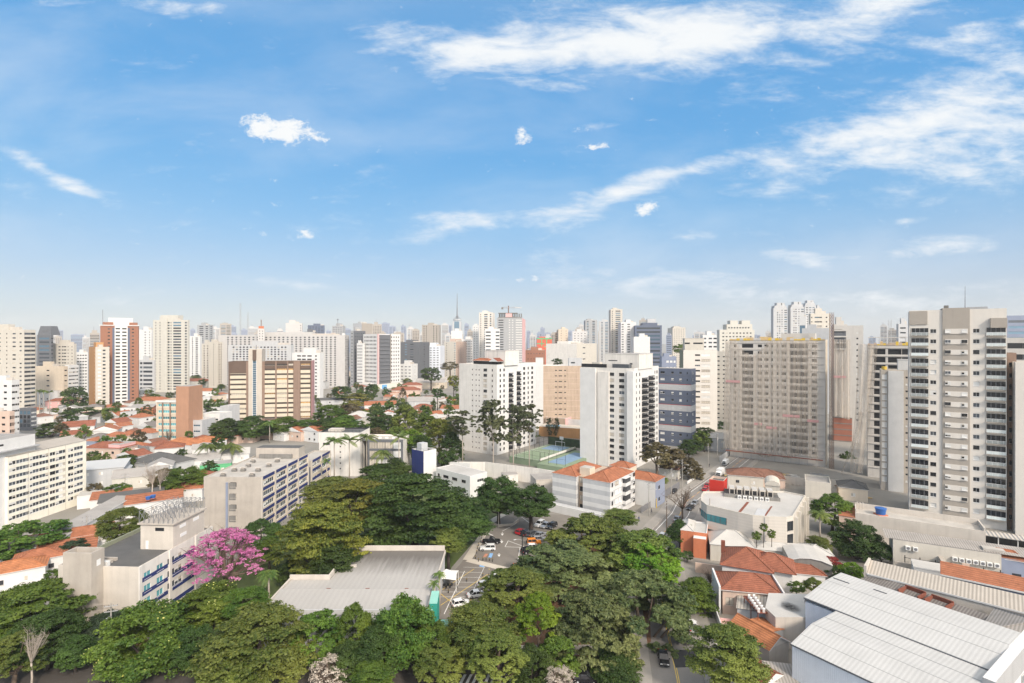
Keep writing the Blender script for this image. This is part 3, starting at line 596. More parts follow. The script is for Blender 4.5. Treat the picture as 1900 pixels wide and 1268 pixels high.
def person_mesh(pose):
    if pose in PERS: return PERS[pose]
    sp = {'walk': .28, 'stand': .06}[pose]
    J = [(0, 0, .95), (0, 0, 1.22), (0, 0, 1.42), (0, 0.01, 1.52), (0, .02, 1.66), (.10, 0, .90), (.11, sp * .55, .50), (.11, sp * .75 - .1, .08), (.12, sp * .75 + .06, .03), (-.10, 0, .90), (-.11, -sp * .4, .49), (-.11, -sp, .10), (-.12, -sp + .14, .04),
         (.19, 0, 1.40), (.25, -sp * .5, 1.14), (.25, -sp * .4 + .1, .90), (.25, -sp * .4 + .13, .80), (-.19, 0, 1.40), (-.25, sp * .5, 1.14), (-.24, sp * .8, .92), (-.24, sp * .85, .82)]
    Rd = [.15, .14, .15, .055, .10, .095, .065, .045, .05, .095, .065, .045, .05, .07, .05, .035, .04, .07, .05, .035, .04]
    Ed = [(0, 1), (1, 2), (2, 3), (3, 4), (0, 5), (5, 6), (6, 7), (7, 8), (0, 9), (9, 10), (10, 11), (11, 12), (2, 13), (13, 14), (14, 15), (15, 16), (2, 17), (17, 18), (18, 19), (19, 20)]
    me = bpy.data.meshes.new('skeleton'); me.from_pydata(J, Ed, []); o = bpy.data.objects.new('skeleton', me); COL.objects.link(o)
    sk = o.modifiers.new('s', 'SKIN'); sv = me.skin_vertices[0].data
    for i, r_ in enumerate(Rd): sv[i].radius = (r_, r_ * (.8 if i < 3 else 1)); sv[i].use_root = (i == 0)
    o.modifiers.new('d', 'SUBSURF').levels = 1
    dg = bpy.context.evaluated_depsgraph_get(); ev = o.evaluated_get(dg); m2 = bpy.data.meshes.new_from_object(ev); bpy.data.objects.remove(o)
    m2.name = 'body'
    for k in ('skin', 'cloth_dark', 'cloth_blue'): m2.materials.append(MATS[k])
    for p in m2.polygons:
        c = p.center; p.use_smooth = True
        p.material_index = 0 if c.z > 1.47 or (abs(c.x) > .2 and c.z < 1.12) else (2 if c.z > .93 else 1)
    hb_ = MB(); hb_.tube([(0, -.035, 1.60), (0, -.02, 1.70), (0, .0, 1.775)], [.088, .108, .05], 'hair', 9); PERS[pose] = (m2, hb_.mesh('hair', True)); return PERS[pose]
def person(label, px, py, head, pose='walk', top='cloth_blue', legs='cloth_dark', group=None):
    p = gp(px, py); th = thing('person', label, 'person', (p.x, p.y, .13), R(-head), group); m2, hm = person_mesh(pose)
    o = link(bpy.data.objects.new('body', m2), th)
    for i, k in enumerate(('skin', legs, top)): o.material_slots[i].link = 'OBJECT'; o.material_slots[i].material = MATS[k]
    link(bpy.data.objects.new('hair', hm), th); return th

# ---------------------------------------------------------------- ground, streets, parking yard
def sheet(name, pts, z, m, kind='structure'):
    b = MB(); b.add([(p[0], p[1], z) for p in pts], [tuple(range(len(pts)))], m); return b.build(name, kind=kind)
sheet('ground', [(-9000, -3000), (9000, -3000), (9000, 12000), (-9000, 12000)], 0, 'city_ground')
U = Vector((.599, .801)); NV = Vector((.801, -.599))
def rp(c, t): p = NV * c + U * t; return (p.x, p.y)
def strip(name, line, wl, wr, z, m, h=0.0, kind='structure', closed=True):
    """ribbon along a polyline, from wl left to wr right of it; h > 0 makes a raised slab with kerb faces"""
    L = [Vector(p) for p in line]; A = []; B = []
    for i, p in enumerate(L):
        d = (L[min(i + 1, len(L) - 1)] - L[max(i - 1, 0)]).normalized(); n = Vector((d.y, -d.x)); A.append(p + n * wl); B.append(p + n * wr)
    b = MB()
    for i in range(len(L) - 1):
        b.add([(*A[i], z), (*B[i], z), (*B[i + 1], z), (*A[i + 1], z)], [(0, 1, 2, 3)], m)
        if h:
            for q in (A, B): b.add([(*q[i], z - h), (*q[i + 1], z - h), (*q[i + 1], z), (*q[i], z)], [(0, 1, 2, 3)], 'concrete_light')
    return b.build(name, kind=kind)
main_line = [(22, 60), (28.5, 90), (33.5, 118), (38, 138), (46, 158), (57, 176), rp(-62.8, 190), rp(-62.8, 230), rp(-63.4, 280), rp(-66, 330), rp(-70, 400), rp(-74, 470)]
strip('street', main_line, -4.4, 4.4, .02, 'asphalt')
strip('pavement', main_line, -7.6, -4.4, .14, 'pavement', .14); strip('pavement', main_line, 4.4, 6.6, .14, 'pavement', .14)
strip('avenue', [(-160, 90.5), (22, 90.5)], -6.5, 5.0, .024, 'asphalt_shaded'); strip('pavement', [(-160, 96.8), (19, 98.8)], -1.6, 1.6, .13, 'pavement', .13)  # avenue darkened in colour for the soil and shade under the trees
strip('verge', [(-150, 100.0), (-16, 101)], -1.8, 1.6, .05, 'soil'); strip('pavement', [(-160, 84.2), (24, 84.2)], -1.0, 1.4, .13, 'soil', .13)
b = MB()
up = main_line[4:]
def dashes(b, line, off, w, m, on, gap, z=.028, t0=0.0):
    L = [Vector(p) for p in line]; acc = t0
    for i in range(len(L) - 1):
        d = L[i + 1] - L[i]; ln = d.length; d.normalize(); n = Vector((d.y, -d.x)); t = 0.0
        while t < ln:
            e = min(ln, t + on); p, q = L[i] + d * t + n * off, L[i] + d * e + n * off
            b.add([(*(p - n * w), z), (*(p + n * w), z), (*(q + n * w), z), (*(q - n * w), z)], [(0, 1, 2, 3)], m); t = e + gap
dashes(b, up, -3.3, .10, 'paint_white', 30, 0); dashes(b, up, 1.9, .10, 'paint_white', 30, .0); dashes(b, up, -.75, .07, 'paint_yellow', 3, 3.5); dashes(b, up, -.5, .06, 'paint_red', 30, 0); dashes(b, main_line[:4], 0.1, .07, 'paint_yellow', 30, 0); dashes(b, main_line[:4], -.2, .07, 'paint_yellow', 30, 0)
for k in range(9):    # zebra where the two streets meet the front avenue
    x = -9.5 + k * 1.05; b.add([(x, 87.0, .03), (x + .5, 87.0, .03), (x + 1.6, 91.5, .03), (x + 1.1, 91.5, .03)], [(0, 1, 2, 3)], 'paint_white')
for k in range(8):    # crossing far up the street
    p = Vector(rp(-66.2 + k * .95, 236)); b.add([(*p, .03), (*(p + NV * .5), .03), (*(p + NV * .5 + U * 3), .03), (*(p + U * 3), .03)], [(0, 1, 2, 3)], 'paint_yellow')
b.build('road_markings', kind='structure')
q = gp(1265, 1222); sheet('asphalt_repair', [(q.x - 2.0, q.y - 2.8), (q.x + 2.6, q.y - 2.4), (q.x + 3.2, q.y + 2.6), (q.x - 1.4, q.y + 2.6)], .032, 'asphalt_patch')
# yard of the big lot
PX = lambda *a: [tuple(gp(x, y))[:2] for x, y in a]
sheet('yard', PX((780, 1190), (800, 1140), (830, 1075), (868, 1030), (905, 968), (960, 950), (1070, 958), (1150, 990), (1190, 1030), (1120, 1190)), .02, 'lot_paving')
sheet('lawn', [(-76, 103), (-48, 103), (-48, 113), (-40, 113), (-40, 129), (-16, 129), (-15.5, 135), (-9.5, 158), (-2, 176), (-10, 235), (-68, 215)], .012, 'grass')
sheet('planting_bed', PX((905, 1190), (950, 1100), (1030, 1040), (1100, 1000), (1172, 1000), (1195, 1060), (1205, 1130), (1208, 1190), (1190, 1225), (935, 1222)), .036, 'soil')
strip('path', PX((866, 1040), (890, 1003), (903, 975), (921, 962), (935, 955)), -1.1, 1.2, .10, 'path_paving', .1)
strip('path', PX((868, 1040), (905, 1049), (958, 1062), (1000, 1073)), -1.2, 1.0, .105, 'path_paving', .1)
m = MB()
def line(b, a, c, w, mt, z=.03):
    a = Vector(a); c = Vector(c); d = (c - a).normalized(); n = Vector((d.y, -d.x)) * w; b.add([(*(a - n), z), (*(a + n), z), (*(c + n), z), (*(c - n), z)], [(0, 1, 2, 3)], mt)
def pl(x0, y0, x1, y1, w, mt, z=.03): line(m, tuple(gp(x0, y0))[:2], tuple(gp(x1, y1))[:2], w, mt, z)
for a in [(937, 1015, 943, 1004), (943, 1004, 978, 1017), (937, 1015, 965, 1016), (965, 1016, 960, 1047), (988, 975, 968, 960), (932, 986, 958, 972)]: pl(*a, .08, 'paint_white')
for a in [(808, 1130, 905, 1066), (800, 1108, 880, 1056), (815, 1100, 850, 1128), (838, 1140, 905, 1090)]: pl(*a, .08, 'paint_yellow', .034)
for k in range(7): pl(812 + k * 8, 1108 - k * 9.2, 872 + k * 5, 1108 - k * 9.0, .05, 'paint_white')
pl(824, 1140, 862, 1060, .08, 'paint_white', .036); pl(860, 1134, 899, 1052, .05, 'paint_white', .036)
for k in range(8): pl(906 + k * 6, 1046 + k * 1.7, 909 + k * 6, 1046.8 + k * 1.7, .12, 'paint_yellow' if k % 2 else 'black'); pl(900 + k * 6.4, 1054 + k * 1.9, 903 + k * 6.4, 1054.9 + k * 1.9, .12, 'paint_yellow' if k % 2 else 'black')
pl(909, 1035, 912, 1027, .45, 'paint_blue'); pl(899, 1034, 903, 1028, .4, 'paint_red'); pl(893, 1052, 900, 1046, .7, 'paint_blue')
for (x, y) in [(931, 1005), (926, 1030), (932, 991)]:
    pl(x, y + 3, x, y - 3, .09, 'paint_white'); pl(x - 2.2, y - .5, x, y + 3, .1, 'paint_white', .038); pl(x + 2.2, y - .5, x, y + 3, .1, 'paint_white', .042)
pl(900, 988, 915, 994, .18, 'paint_white')
m.build('yard_markings', kind='structure')

# ---------------------------------------------------------------- large hall with pale sheet roof
def hallmat():
    m = mat('hall_roof', (.39, .37, .345), rough=.7, var=.10, scale=.15, fine=.08, wave=('X', 1.1, .06, .6)); N = m.node_tree.nodes; K = m.node_tree.links; b_ = N['Principled BSDF']
    src = b_.inputs['Base Color'].links[0].from_socket; tc = N.new('ShaderNodeTexCoord'); sp = N.new('ShaderNodeSeparateXYZ'); K.new(tc.outputs['Object'], sp.inputs[0])
    mp = N.new('ShaderNodeMapping'); mp.inputs['Scale'].default_value = (1.6, .16, 1); K.new(tc.outputs['Object'], mp.inputs[0]); n = N.new('ShaderNodeTexNoise'); n.inputs['Scale'].default_value = .8; n.inputs['Detail'].default_value = 7; K.new(mp.outputs[0], n.inputs['Vector'])
    a = N.new('ShaderNodeMath'); a.operation = 'MULTIPLY_ADD'; K.new(n.outputs['Fac'], a.inputs[0]); a.inputs[1].default_value = 9; K.new(sp.outputs[1], a.inputs[2])
    r = N.new('ShaderNodeMapRange'); r.inputs['From Min'].default_value = 18.5; r.inputs['From Max'].default_value = 28.5; r.inputs['To Max'].default_value = .82; K.new(a.outputs[0], r.inputs[0])
    mx = N.new('ShaderNodeMix'); mx.data_type = 'RGBA'; K.new(r.outputs[0], mx.inputs[0]); K.new(src, mx.inputs[6]); mx.inputs[7].default_value = (.085, .075, .065, 1); K.new(mx.outputs[2], b_.inputs['Base Color'])
hallmat()
th = thing('hall', 'low hall with a wide pale ribbed sheet roof stained dark along its back edge', 'hall', (-47, 99.6, 0))
b = MB(); poly = [(0, 0), (30.7, 0), (30.7, 28), (8.2, 28), (8.2, 12.5), (0, 12.5)]
b.prism(poly, 0, 7.0, 'grey_light', top='roof_grey')
for (x0, y0, x1, y1, h) in [(8.2, 27.7, 30.7, 28, 8.5), (7.9, 12.5, 8.2, 28, 8.3), (-.3, 12.2, 8.2, 12.5, 8.3), (-.3, 0, 0, 12.2, 7.7)]: b.box(x0, y0, 6.5, x1, y1, h, 'concrete_light')
b.box(0, -.25, 6.3, 30.7, -.002, 7.25, 'grey_light'); b.box(30.7, 0, 6.6, 30.95, 28, 7.35, 'concrete_light'); b.build('wall', th)
b = MB()
b.add([(.05, 0, 7.15), (30.65, 0, 7.15), (30.65, 7.2, 7.75), (.05, 7.2, 7.75)], [(0, 1, 2, 3)], 'hall_roof'); b.add([(.05, 7.5, 7.3), (30.65, 7.5, 7.3), (30.65, 27.6, 7.35), (8.3, 27.6, 7.35), (8.3, 12.1, 7.32), (.05, 12.1, 7.32)], [(0, 1, 2, 3, 4, 5)], 'hall_roof')
b.box(.05, 7.2, 7.0, 30.65, 7.5, 7.62, 'concrete_dark'); b.box(10.5, 18.3, 7.3, 12.0, 18.9, 7.75, 'concrete_light')
for x in (9, 17, 25): b.box(x, 8.0, 7.3, x + .8, 8.15, 7.45, 'rust_brown')
b.build('roof', th)
th = thing('entrance_portal', 'teal green stepped portal with a ribbed mint canopy at the hall corner', 'portal', (-15.6, 99.6, 0))
b = MB(); b.prism([(0, -.6), (1.5, -.6), (1.5, 2.4), (0, 2.4)], 0, [8.6, 8.6, 9.6, 9.6], 'teal_paint', top='mint_paint'); b.build('fin', th); b = MB(); b.prism([(-.9, -2.6), (.7, -2.6), (.7, -.62), (-.9, -.62)], 0, [6.6, 6.6, 7.6, 7.6], 'teal_paint', top='mint_paint'); b.build('fin', th)
b = MB()
for k in range(7):
    pts = [(1.5 + k * .85, -1.6 + .1, 4.2), (1.5 + k * .85, -1.2, 5.0), (1.5 + k * .85, 0, 5.3), (1.5 + k * .85, .6, 5.0)]
    for i in range(3): b.quad(pts[i], tuple(Vector(pts[i]) + Vector((.78, 0, 0))), tuple(Vector(pts[i + 1]) + Vector((.78, 0, 0))), pts[i + 1], 'mint_paint')
b.box(1.5, -1.7, 3.7, 7.5, -1.5, 4.25, 'teal_paint'); b.tube([(7.3, -1.6, 0), (7.3, -1.6, 3.8)], .12, 'teal_paint'); b.build('canopy', th)
th = thing('porter_lodge', 'small flat pale roof half hidden by trees below the mint canopy', 'lodge', (gp(826, 1170).x, 96.6, 0)); b = MB(); b.box(-2.6, 0, 0, 2.4, 2.6, 2.9, 'salmon_paint'); b.build('wall', th); b = MB(); b.box(-3, -.4, 2.9, 2.8, 3.0, 3.15, 'roof_concrete'); b.build('roof', th)
p = gp(836, 1088); th = thing('gazebo_tent', 'grey stretched fabric tent over parked motorcycles beside the hall', 'tent', (p.x - 1, p.y, 0)); b = MB(); s_ = 2.6
for i in range(4):
    c0 = [(-s_, -s_), (s_, -s_), (s_, s_), (-s_, s_)][i]; c1 = [(-s_, -s_), (s_, -s_), (s_, s_), (-s_, s_)][(i + 1) % 4]; ring = []
    for t in (0, .5, 1): ring.append([(c0[0] * (1 - t), c0[1] * (1 - t), 2.6 + 1.5 * t ** 1.7), ((c0[0] + c1[0]) / 2 * (1 - t) * .93, (c0[1] + c1[1]) / 2 * (1 - t) * .93, 2.85 + 1.25 * t ** 1.5), (c1[0] * (1 - t), c1[1] * (1 - t), 2.6 + 1.5 * t ** 1.7)])
    for a in range(2):
        for c in range(2): b.quad(ring[a][c], ring[a][c + 1], ring[a + 1][c + 1], ring[a + 1][c], 'cloth_white')
b.build('canopy', th)
for (x, y) in [(-s_, -s_), (s_, -s_), (s_, s_), (-s_, s_)]: c = MB(); c.tube([(x, y, 0), (x, y, 2.6)], .07, 'frame_white'); c.build('pole', th)

# ---------------------------------------------------------------- concrete block with the rooftop lattice (lower left)
def navy(b, W, D, H, side, rows, spans, hh, m='navy_paint'):
    for z in rows:
        for (a, c) in spans:
            if side == 'r': b.box(W, a, z, W + .06, c, z + hh, m)
            else: b.box(a, -.06, z, c, 0, z + hh, m)
def ex_inst(b, W, D, H):
    rows = [H - 3.5 - 2.85 * k for k in range(4)]
    navy(b, W, D, H, 'r', rows, [(.35, 8.2), (9.6, 16.6)], .85)
    for y in (0, 8.5, 17.0): b.box(W, y, 0, W + .22, y + .7, H, 'white_paint')
    for k in range(5): b.box(W + .001, 17.8, H - 1.6 - k * 2.1, W + .03, D, H - 1.52 - k * 2.1, 'concrete_dark')
    b.box(W - 16.3, D * .02, H - 1, W - 15.9, D, H + .35, 'olive_wall')
win_r = lambda H: [(3, H - 3.4 - 2.85 * 2, 1.15, 1.35, [(.10, 1.9, 'aqua'), (.25, 1.9, 'aqua'), (.44, 4.6, 'st')])]
th, W, D, H = bld('institution_building', 'weathered concrete block with navy bands and a steel lattice on its roof', ('r', 108, 257, 395), 105, 1053, -3.5, 'concrete_light', r=win_r(12.9), walls={'r': 'white_paint'}, roof='roof_dark', par=.5, extra=ex_inst)
b = MB(); b.box(3.7, -2.8, 0, 9.6, .25, 15.6, 'concrete', top='roof_dark')
for (x0, y0, x1, y1) in [(3.7, -2.8, 9.6, -2.45), (3.7, -.1, 9.6, .25), (3.7, -2.45, 4.05, -.1), (9.25, -2.45, 9.6, -.1)]: b.box(x0, y0, 15.6, x1, y1, 16.6, 'concrete')
b.box(9.6, -1.6, 13.6, 9.64, -.7, 14.8, 'frame_white'); b.build('stair_shaft', th)
b = MB(); b.box(W - 7.6, 10, H - .5, W - .1, 20.5, H + 5.0, 'concrete_light', top='roof_dark'); b.box(W - 8.1, 9.6, H + 5.0, W + .3, 20.9, H + 5.3, 'concrete'); 
for (y, z) in [(12, 3.5), (16.5, 3.5), (12.2, 1.5)]: b.box(W - .1, y, H + z, W - .04, y + 2, H + z + .7, 'frame_white')
b.box(W - 4.2, 9.95, H + 3.6, W - 2.2, 10, H + 4.3, 'glass_dark'); b.box(W - 6.4, 9.95, H - .4, W - 5.8, 10, H + 1.4, 'frame_white'); b.build('machine_room', th)
b = MB(); zt_ = H + 5.3
rg = random.Random(4)
for i in range(8):
    for j in range(4):
        x = W - 7.8 + i * 1.1; y = 9.8 + j * 3.6; b.tube([(x, y, zt_), (x + .1, y, zt_ + 2.6)], .06, 'steel', 4)
        if i < 7: b.tube([(x, y, zt_ + (2.6 if j < 3 else .3)), (x + 1.1, y, zt_ + (2.6 if i % 2 else 1.2))], .05, 'steel', 4); b.tube([(x, y, zt_), (x + 1.1, y, zt_ + 2.6)], .045, 'steel', 4)
        if j < 3: b.tube([(x, y, zt_ + 2.6), (x, y + 3.6, zt_ + 2.6)], .05, 'steel', 4); b.tube([(x, y, zt_ + 2.6), (x, y + 1.8, zt_)], .04, 'steel', 4)
b.build('roof_lattice', th)
b = MB(); b.box(W - 13, 2.5, H - .5, W - 8, 3.1, H + .1, 'concrete'); b.box(W - 12, 3.8, H - .5, W - 8, 4.3, H + .1, 'concrete'); b.build('roof_duct', th)
b = MB(); b.box(W - 8.4, 1.0, H - .5, W - 7.4, 1.7, H + .5, 'ac_white'); b.build('air_conditioner', th)

# ---------------------------------------------------------------- long five-storey block with navy bands (centre left)
def ex_hosp(b, W, D, H):
    n = max(1, int(round(D / 8.2))); w = D / n
    navy(b, W, D, H, 'r', [H - 1.0 - 3.3 * k for k in range(6)], [(w * k + .45, w * (k + 1) - .15) for k in range(n)], .95)
    for k in range(n + 1): b.box(W, max(0, w * k - .15), 0, W + .3, w * k + .4, H, 'concrete_light')
def ex_h1(b, W, D, H):
    ex_hosp(b, W, D, H); b.box(6.9, -.35, 0, 7.5, 0, H - 1.6, 'blue_grey_wall')
    for k in range(5): b.box(7.7, -.03, .6 + 3.3 * k, 9.8, -.005, 2.5 + 3.3 * k, 'concrete_dark')
hw_ = [(5, .6, .55, 1.35, E(4, 7.0, 0, 1, 'stc'))]
th, W, D, H = bld('hospital_building', 'long five-storey concrete block with navy bands along its right side, blank end wall with drainpipe', ('r', 378, 485, 571), 157, 886, -2, 'concrete', f=[(5, .2, .6, 1.35, [(.515, 1.9, 'drk')])], r=hw_, walls={'r': 'beige_paint'}, roof='roof_concrete', par=.35, extra=ex_h1)
b = MB(); b.box(1.5, D - 5.5, H - .3, W - .8, D - .6, H + 3.2, 'concrete', top='roof_dark'); b.box(3, D - 6.4, H - .3, W - 3, D - 5.5, H + 1.1, 'concrete_dark'); b.build('machine_room', th)
v = MB(); v.box(-.7, -.5, 0, .7, .5, .7, 'concrete_dark'); v.box(-.5, -.35, .7, .5, .35, 1.15, 'concrete'); v.box(-.9, -.6, 1.15, .9, .6, 1.3, 'concrete_light'); vm = v.mesh('roof_vent')
for (x, y) in [(5.0, 1.6), (13.8, 1.8), (4.8, 8), (7.4, 8.4), (12.3, 8.2), (6.0, 14), (12.6, 14.4), (4.3, 20), (12.2, 21)]: link(bpy.data.objects.new('roof_vent', vm), th, TR(x, y, H - .3))
th, W, D, H = bld('hospital_wing', 'short end block with navy bands behind the dark stair slot of the long concrete block', ('r', 545, 577.5, 612), 192.7, 855, -2, 'concrete', r=[(5, .6, .55, 1.35, E(2, 7.4, 0, 1, 'stc'))], walls={'r': 'beige_paint'}, roof='roof_concrete', par=.35, extra=ex_hosp)
th, W, D, H = bld('stair_block', 'narrow dark stair slot between the two blocks with navy bands', ('r', 548, 571, 577), 190.2, 870, -2, 'grey_dark', dep=2.3, roof='roof_dark', simple=True)
# white slab with black roof rail and its low neighbours
th, W, D, H = bld('apartment_slab', 'blank white slab with a black roof rail and one column of tiny windows', ('r', 592, 668, 672), 226, 803, -3, 'white_paint', f=[(6, 2, 2.5, .6, [(.52, .6, 'sm')]), (1, 10, 1.2, .9, [(.18, 3, 'drk')])], dep=13, roof='roof_dark', par=.5, trim='black')
b = MB()
for x in np.linspace(.2, W - .2, 12): b.tube([(x, .2, H), (x, .2, H + 1)], .04, 'black', 4)
b.tube([(0, .2, H + 1), (W, .2, H + 1)], .05, 'black', 4); b.box(2, 5, H - .5, 8, 9, H + .5, 'concrete_light'); b.build('roof_rail', th)
th, W, D, H = bld('office_block', 'low pale block with white panels in a dark grid behind the row of palms', ('l', 672, 672, 748), 228, 815, -2, 'white_paint', f=[(4, 0, .8, 2.7, E(4, 3.3, .17, .95, 'blank')), (1, 0, .5, 15, [(.07, 2.2, 'none')])], dep=12, walls={'f': 'grey_dark'}, roof='roof_concrete')
b = MB(); b.box(0, .2, H - .6, W, 3.5, H - .35, 'concrete_light'); [b.box(3 + k * 3, 4, H - .8, 4.2 + k * 3, 5, H + .1, 'ac_white') for k in range(4)]; b.build('roof_plant', th)
# navy and white tower with long white wing
th, W, D, H = bld('lift_tower', 'small tower half navy and half white with a grey tank box on top', ('r', 764, 786, 817), 206, 838, -41, 'white_clean', walls={'f': 'navy_paint'}, dep=6.5, roof='roof_dark', par=.6)
b = MB(); b.box(1.4, 1.5, H - .6, 4.3, 4.6, H + 2.4, 'grey_light'); b.build('tank_box', th); b = MB()
for (x0, y0, x1, y1) in [(0, 0, W, 0), (0, 0, 0, D), (W, 0, W, D), (0, D, W, D)]: b.tube([(x0, y0, H + .9), (x1, y1, H + .9)], .05, 'steel', 4); b.tube([(x0, y0, H), (x0, y0, H + .9)], .04, 'steel', 4)
b.build('roof_rail', th)
th, W, D, H = bld('clinic_wing', 'long white two-storey wing joined to the navy and white tower', ('r', 809, 872, 903), 194, 884, -42, 'white_clean', f=[(2, .2, .7, 1.2, [(.08, 1.4, 'dk'), (.3, 3.2, 'dk'), (.56, 3.0, 'dk'), (.82, 2.4, 'dk')])], r=[(2, .2, .7, 1.1, [(.6, 3.2, 'wh')])], roof='roof_white', par=.15, dep=9)
# ---------------------------------------------------------------- striped flats beside the road
th = thing('striped_flats', 'four-storey flats striped grey and white with orange hip roofs at the roadside', 'flats'); o, W, D = frame_of('r', 1025, 1132, 1178, 171, R(-36.8)); th.location = o; th.rotation_euler = (0, 0, R(-36.8)); H = 12.0
g0, g1 = W * .43, W * .545
b = MB(); items = []
for (x0, x1) in [(0, g0), (g1, W)]:
    for k in range(4):
        zb = k * 3.0
        b.box(x0, 0, zb, x1, D, zb + 1.45, 'white_clean'); b.box(x0, 0, zb + 1.45, x1, D, zb + 3.0, 'grey_light' if x1 < W else 'grey_light')
b.box(g0, 1.6, 0, g1, D, H, 'tan_paint')
b.build('wall', th)
for k in range(4):
    for y, w_, kd in [(1.1, .9, 'dk'), (3.6, 2.4, 'blank'), (6.4, 1.3, 'bw'), (D - 1.7, 1.6, 'dk')]: items.append((TR(W + .03, y, k * 3 + 1.3, R(90)), w_, 1.35, kd))
    items.append((TR(g0 + .5, 1.57, k * 3 + 1.0), 1.5, 1.6, 'drk'))
place_windows(th, items)
for k in range(1, 4):
    b = MB(); y0, y1 = D * .47, D * .82; b.box(W, y0, k * 3 - .15, W + 1.3, y1, k * 3 + .05, 'white_clean'); b.box(W + 1.2, y0, k * 3 + .05, W + 1.3, (y0 + y1) / 2 + .4, k * 3 + 1.0, 'white_clean'); b.box(W, y0, k * 3 + .05, W + 1.2, y0 + .1, k * 3 + 1.0, 'white_clean')
    for q in range(6): b.tube([(W + 1.25, (y0 + y1) / 2 + .5 + q * .45, k * 3 + .05), (W + 1.25, (y0 + y1) / 2 + .5 + q * .45, k * 3 + 1)], .03, 'black', 4)
    b.tube([(W + 1.25, (y0 + y1) / 2 + .4, k * 3 + 1), (W + 1.25, y1, k * 3 + 1)], .04, 'black', 4); b.box(W - .02, y0 + .2, k * 3 + .1, W + .04, y1 - .2, k * 3 + 2.3, 'glass_dark'); b.build('balcony', th)
b = MB(); b.box(W, D * .45, H - .4, W + 1.5, D * .66, H - .2, 'white_clean'); b.build('awning', th)
b = MB(); hip_roof(b, 0, 0, g0, D * .95, H, 2.1, 'tile_orange', .1); b.build('roof', th); b = MB(); hip_roof(b, g1, 0, W, D * .95, H, 2.1, 'tile_orange', .1); b.build('roof', th)
b = MB(); b.box(g0 - .6, 3.5, H, g1 + .8, 7.2, H + 2.6, 'beige_paint', top='roof_concrete'); b.build('stair_room', th); b = MB(); b.box(g0 + 3, D - .5, 0, W - 2, D + 6, H + .6, 'beige_paint', top='roof_concrete'); b.build('rear_wing', th); b = MB(); hip_roof(b, g0 + 3, D - .3, W - 2, D + 6, H + .7, 1.5, 'tile_orange', .2); b.build('roof', th)
b = MB(); b.box(-4, -4.5, 0, W + 1, -4.2, 2.6, 'white_clean'); b.box(-4, -4.2, 2.2, W + .5, -1.6, 2.45, 'grey_light'); b.build('yard_wall', th)
th, W, D, H = bld('roadside_house', 'white house with an orange hip roof right behind the striped flats', ('r', 1140, 1216, 1232), 183, 895, -36.8, 'white_clean', r=[(2, .2, .5, 1.3, [(.4, 1.6, 'dk')])], dep=9, par=0, roof='roof_grey', walls={'r': 'blue_grey_wall'}, cat='house')
b = MB(); hip_roof(b, 0, 0, W, D, H + .03, 1.9, 'tile_orange', .15); b.build('tiled_roof', th)
for (lb, px, py, w, l, h, m) in [('low flat concrete annex beside the pale yard wall left of the striped flats', 1016, 915, 9, 9, 5.0, 'concrete_light'), ('little shed with a grey sheet roof under the long pale yard wall', 948, 898, 6, 5, 3.4, 'white_paint')]: house(lb, px, py, w, l, h, 12, m, 'roof_grey', gable='flat', nwin=2, name='annex', cat='annex')
house('tiny red roofed shed squeezed between the mango trees and the striped flats', 1015, 912, 5, 6, 3.2, 20, 'salmon_paint', 'tile_red', gable='y', nwin=0, name='shed', cat='shed')
def wall_run(label, pts, h, m, t=.25, name='wall', cat='wall', z=0.0, top=None, group=None, rail=None):
    b = MB(); L = [Vector(p) for p in pts]; o = L[0]; th_ = bpy.data.objects.new(name, None) if rail else None
    for i in range(len(L) - 1):
        d = (L[i + 1] - L[i]).normalized(); n = Vector((d.y, -d.x)) * t / 2; a, c = L[i] - o, L[i + 1] - o
        b.prism([tuple(a + n), tuple(c + n), tuple(c - n), tuple(a - n)], z, z + h, m, top=top)
    ob = b.build(name); ob.location = (o.x, o.y, 0); return tag(ob, label, cat, group)
wall_run('long pale plastered wall running behind the tall eucalyptus trees', PX((832, 884), (900, 884), (1000, 898), (1040, 905)), 6.2, 'white_paint', .4)
wall_run('short white car-park front with dark slots at the left end of the pale plastered wall', PX((835, 890), (872, 893)), 7.4, 'white_clean', .5, name='car_park_front', cat='building')

# ---------------------------------------------------------------- curved white office on the right
def poly_at(pts, z): return [tuple(gp(x, y, z))[:2] for x, y in pts]
zr = 11.2
cp = poly_at([(1300.8, 931), (1311.4, 939.5), (1336.7, 945.3), (1369.5, 952.9), (1397, 958.7), (1427.5, 961.2), (1459, 962.5), (1472, 960), (1494.4, 921.3), (1455, 913.7), (1305, 914), (1301, 921)], zr)
o = Vector(cp[4]); lp = [(p[0] - o.x, p[1] - o.y) for p in cp]
th = thing('curved_office', 'white office with a rounded end, teal ribbon windows and roof boxes in a row', 'office', (o.x, o.y, 0)); b = MB(); b.prism(lp, 0, zr, 'tile_beige', top='roof_white'); b.build('wall', th)
def loop_wall(b, pts, z0, z1, t, m):
    n = len(pts); c = Vector((sum(p[0] for p in pts) / n, sum(p[1] for p in pts) / n))
    q = [tuple(Vector(p) + (c - Vector(p)).normalized() * t) for p in pts]
    for i in range(n):
        j = (i + 1) % n; b.add([(*pts[i], z0), (*pts[j], z0), (*pts[j], z1), (*pts[i], z1), (*q[i], z0), (*q[j], z0), (*q[j], z1), (*q[i], z1)], [(0, 1, 2, 3), (5, 4, 7, 6), (3, 2, 6, 7)], m)
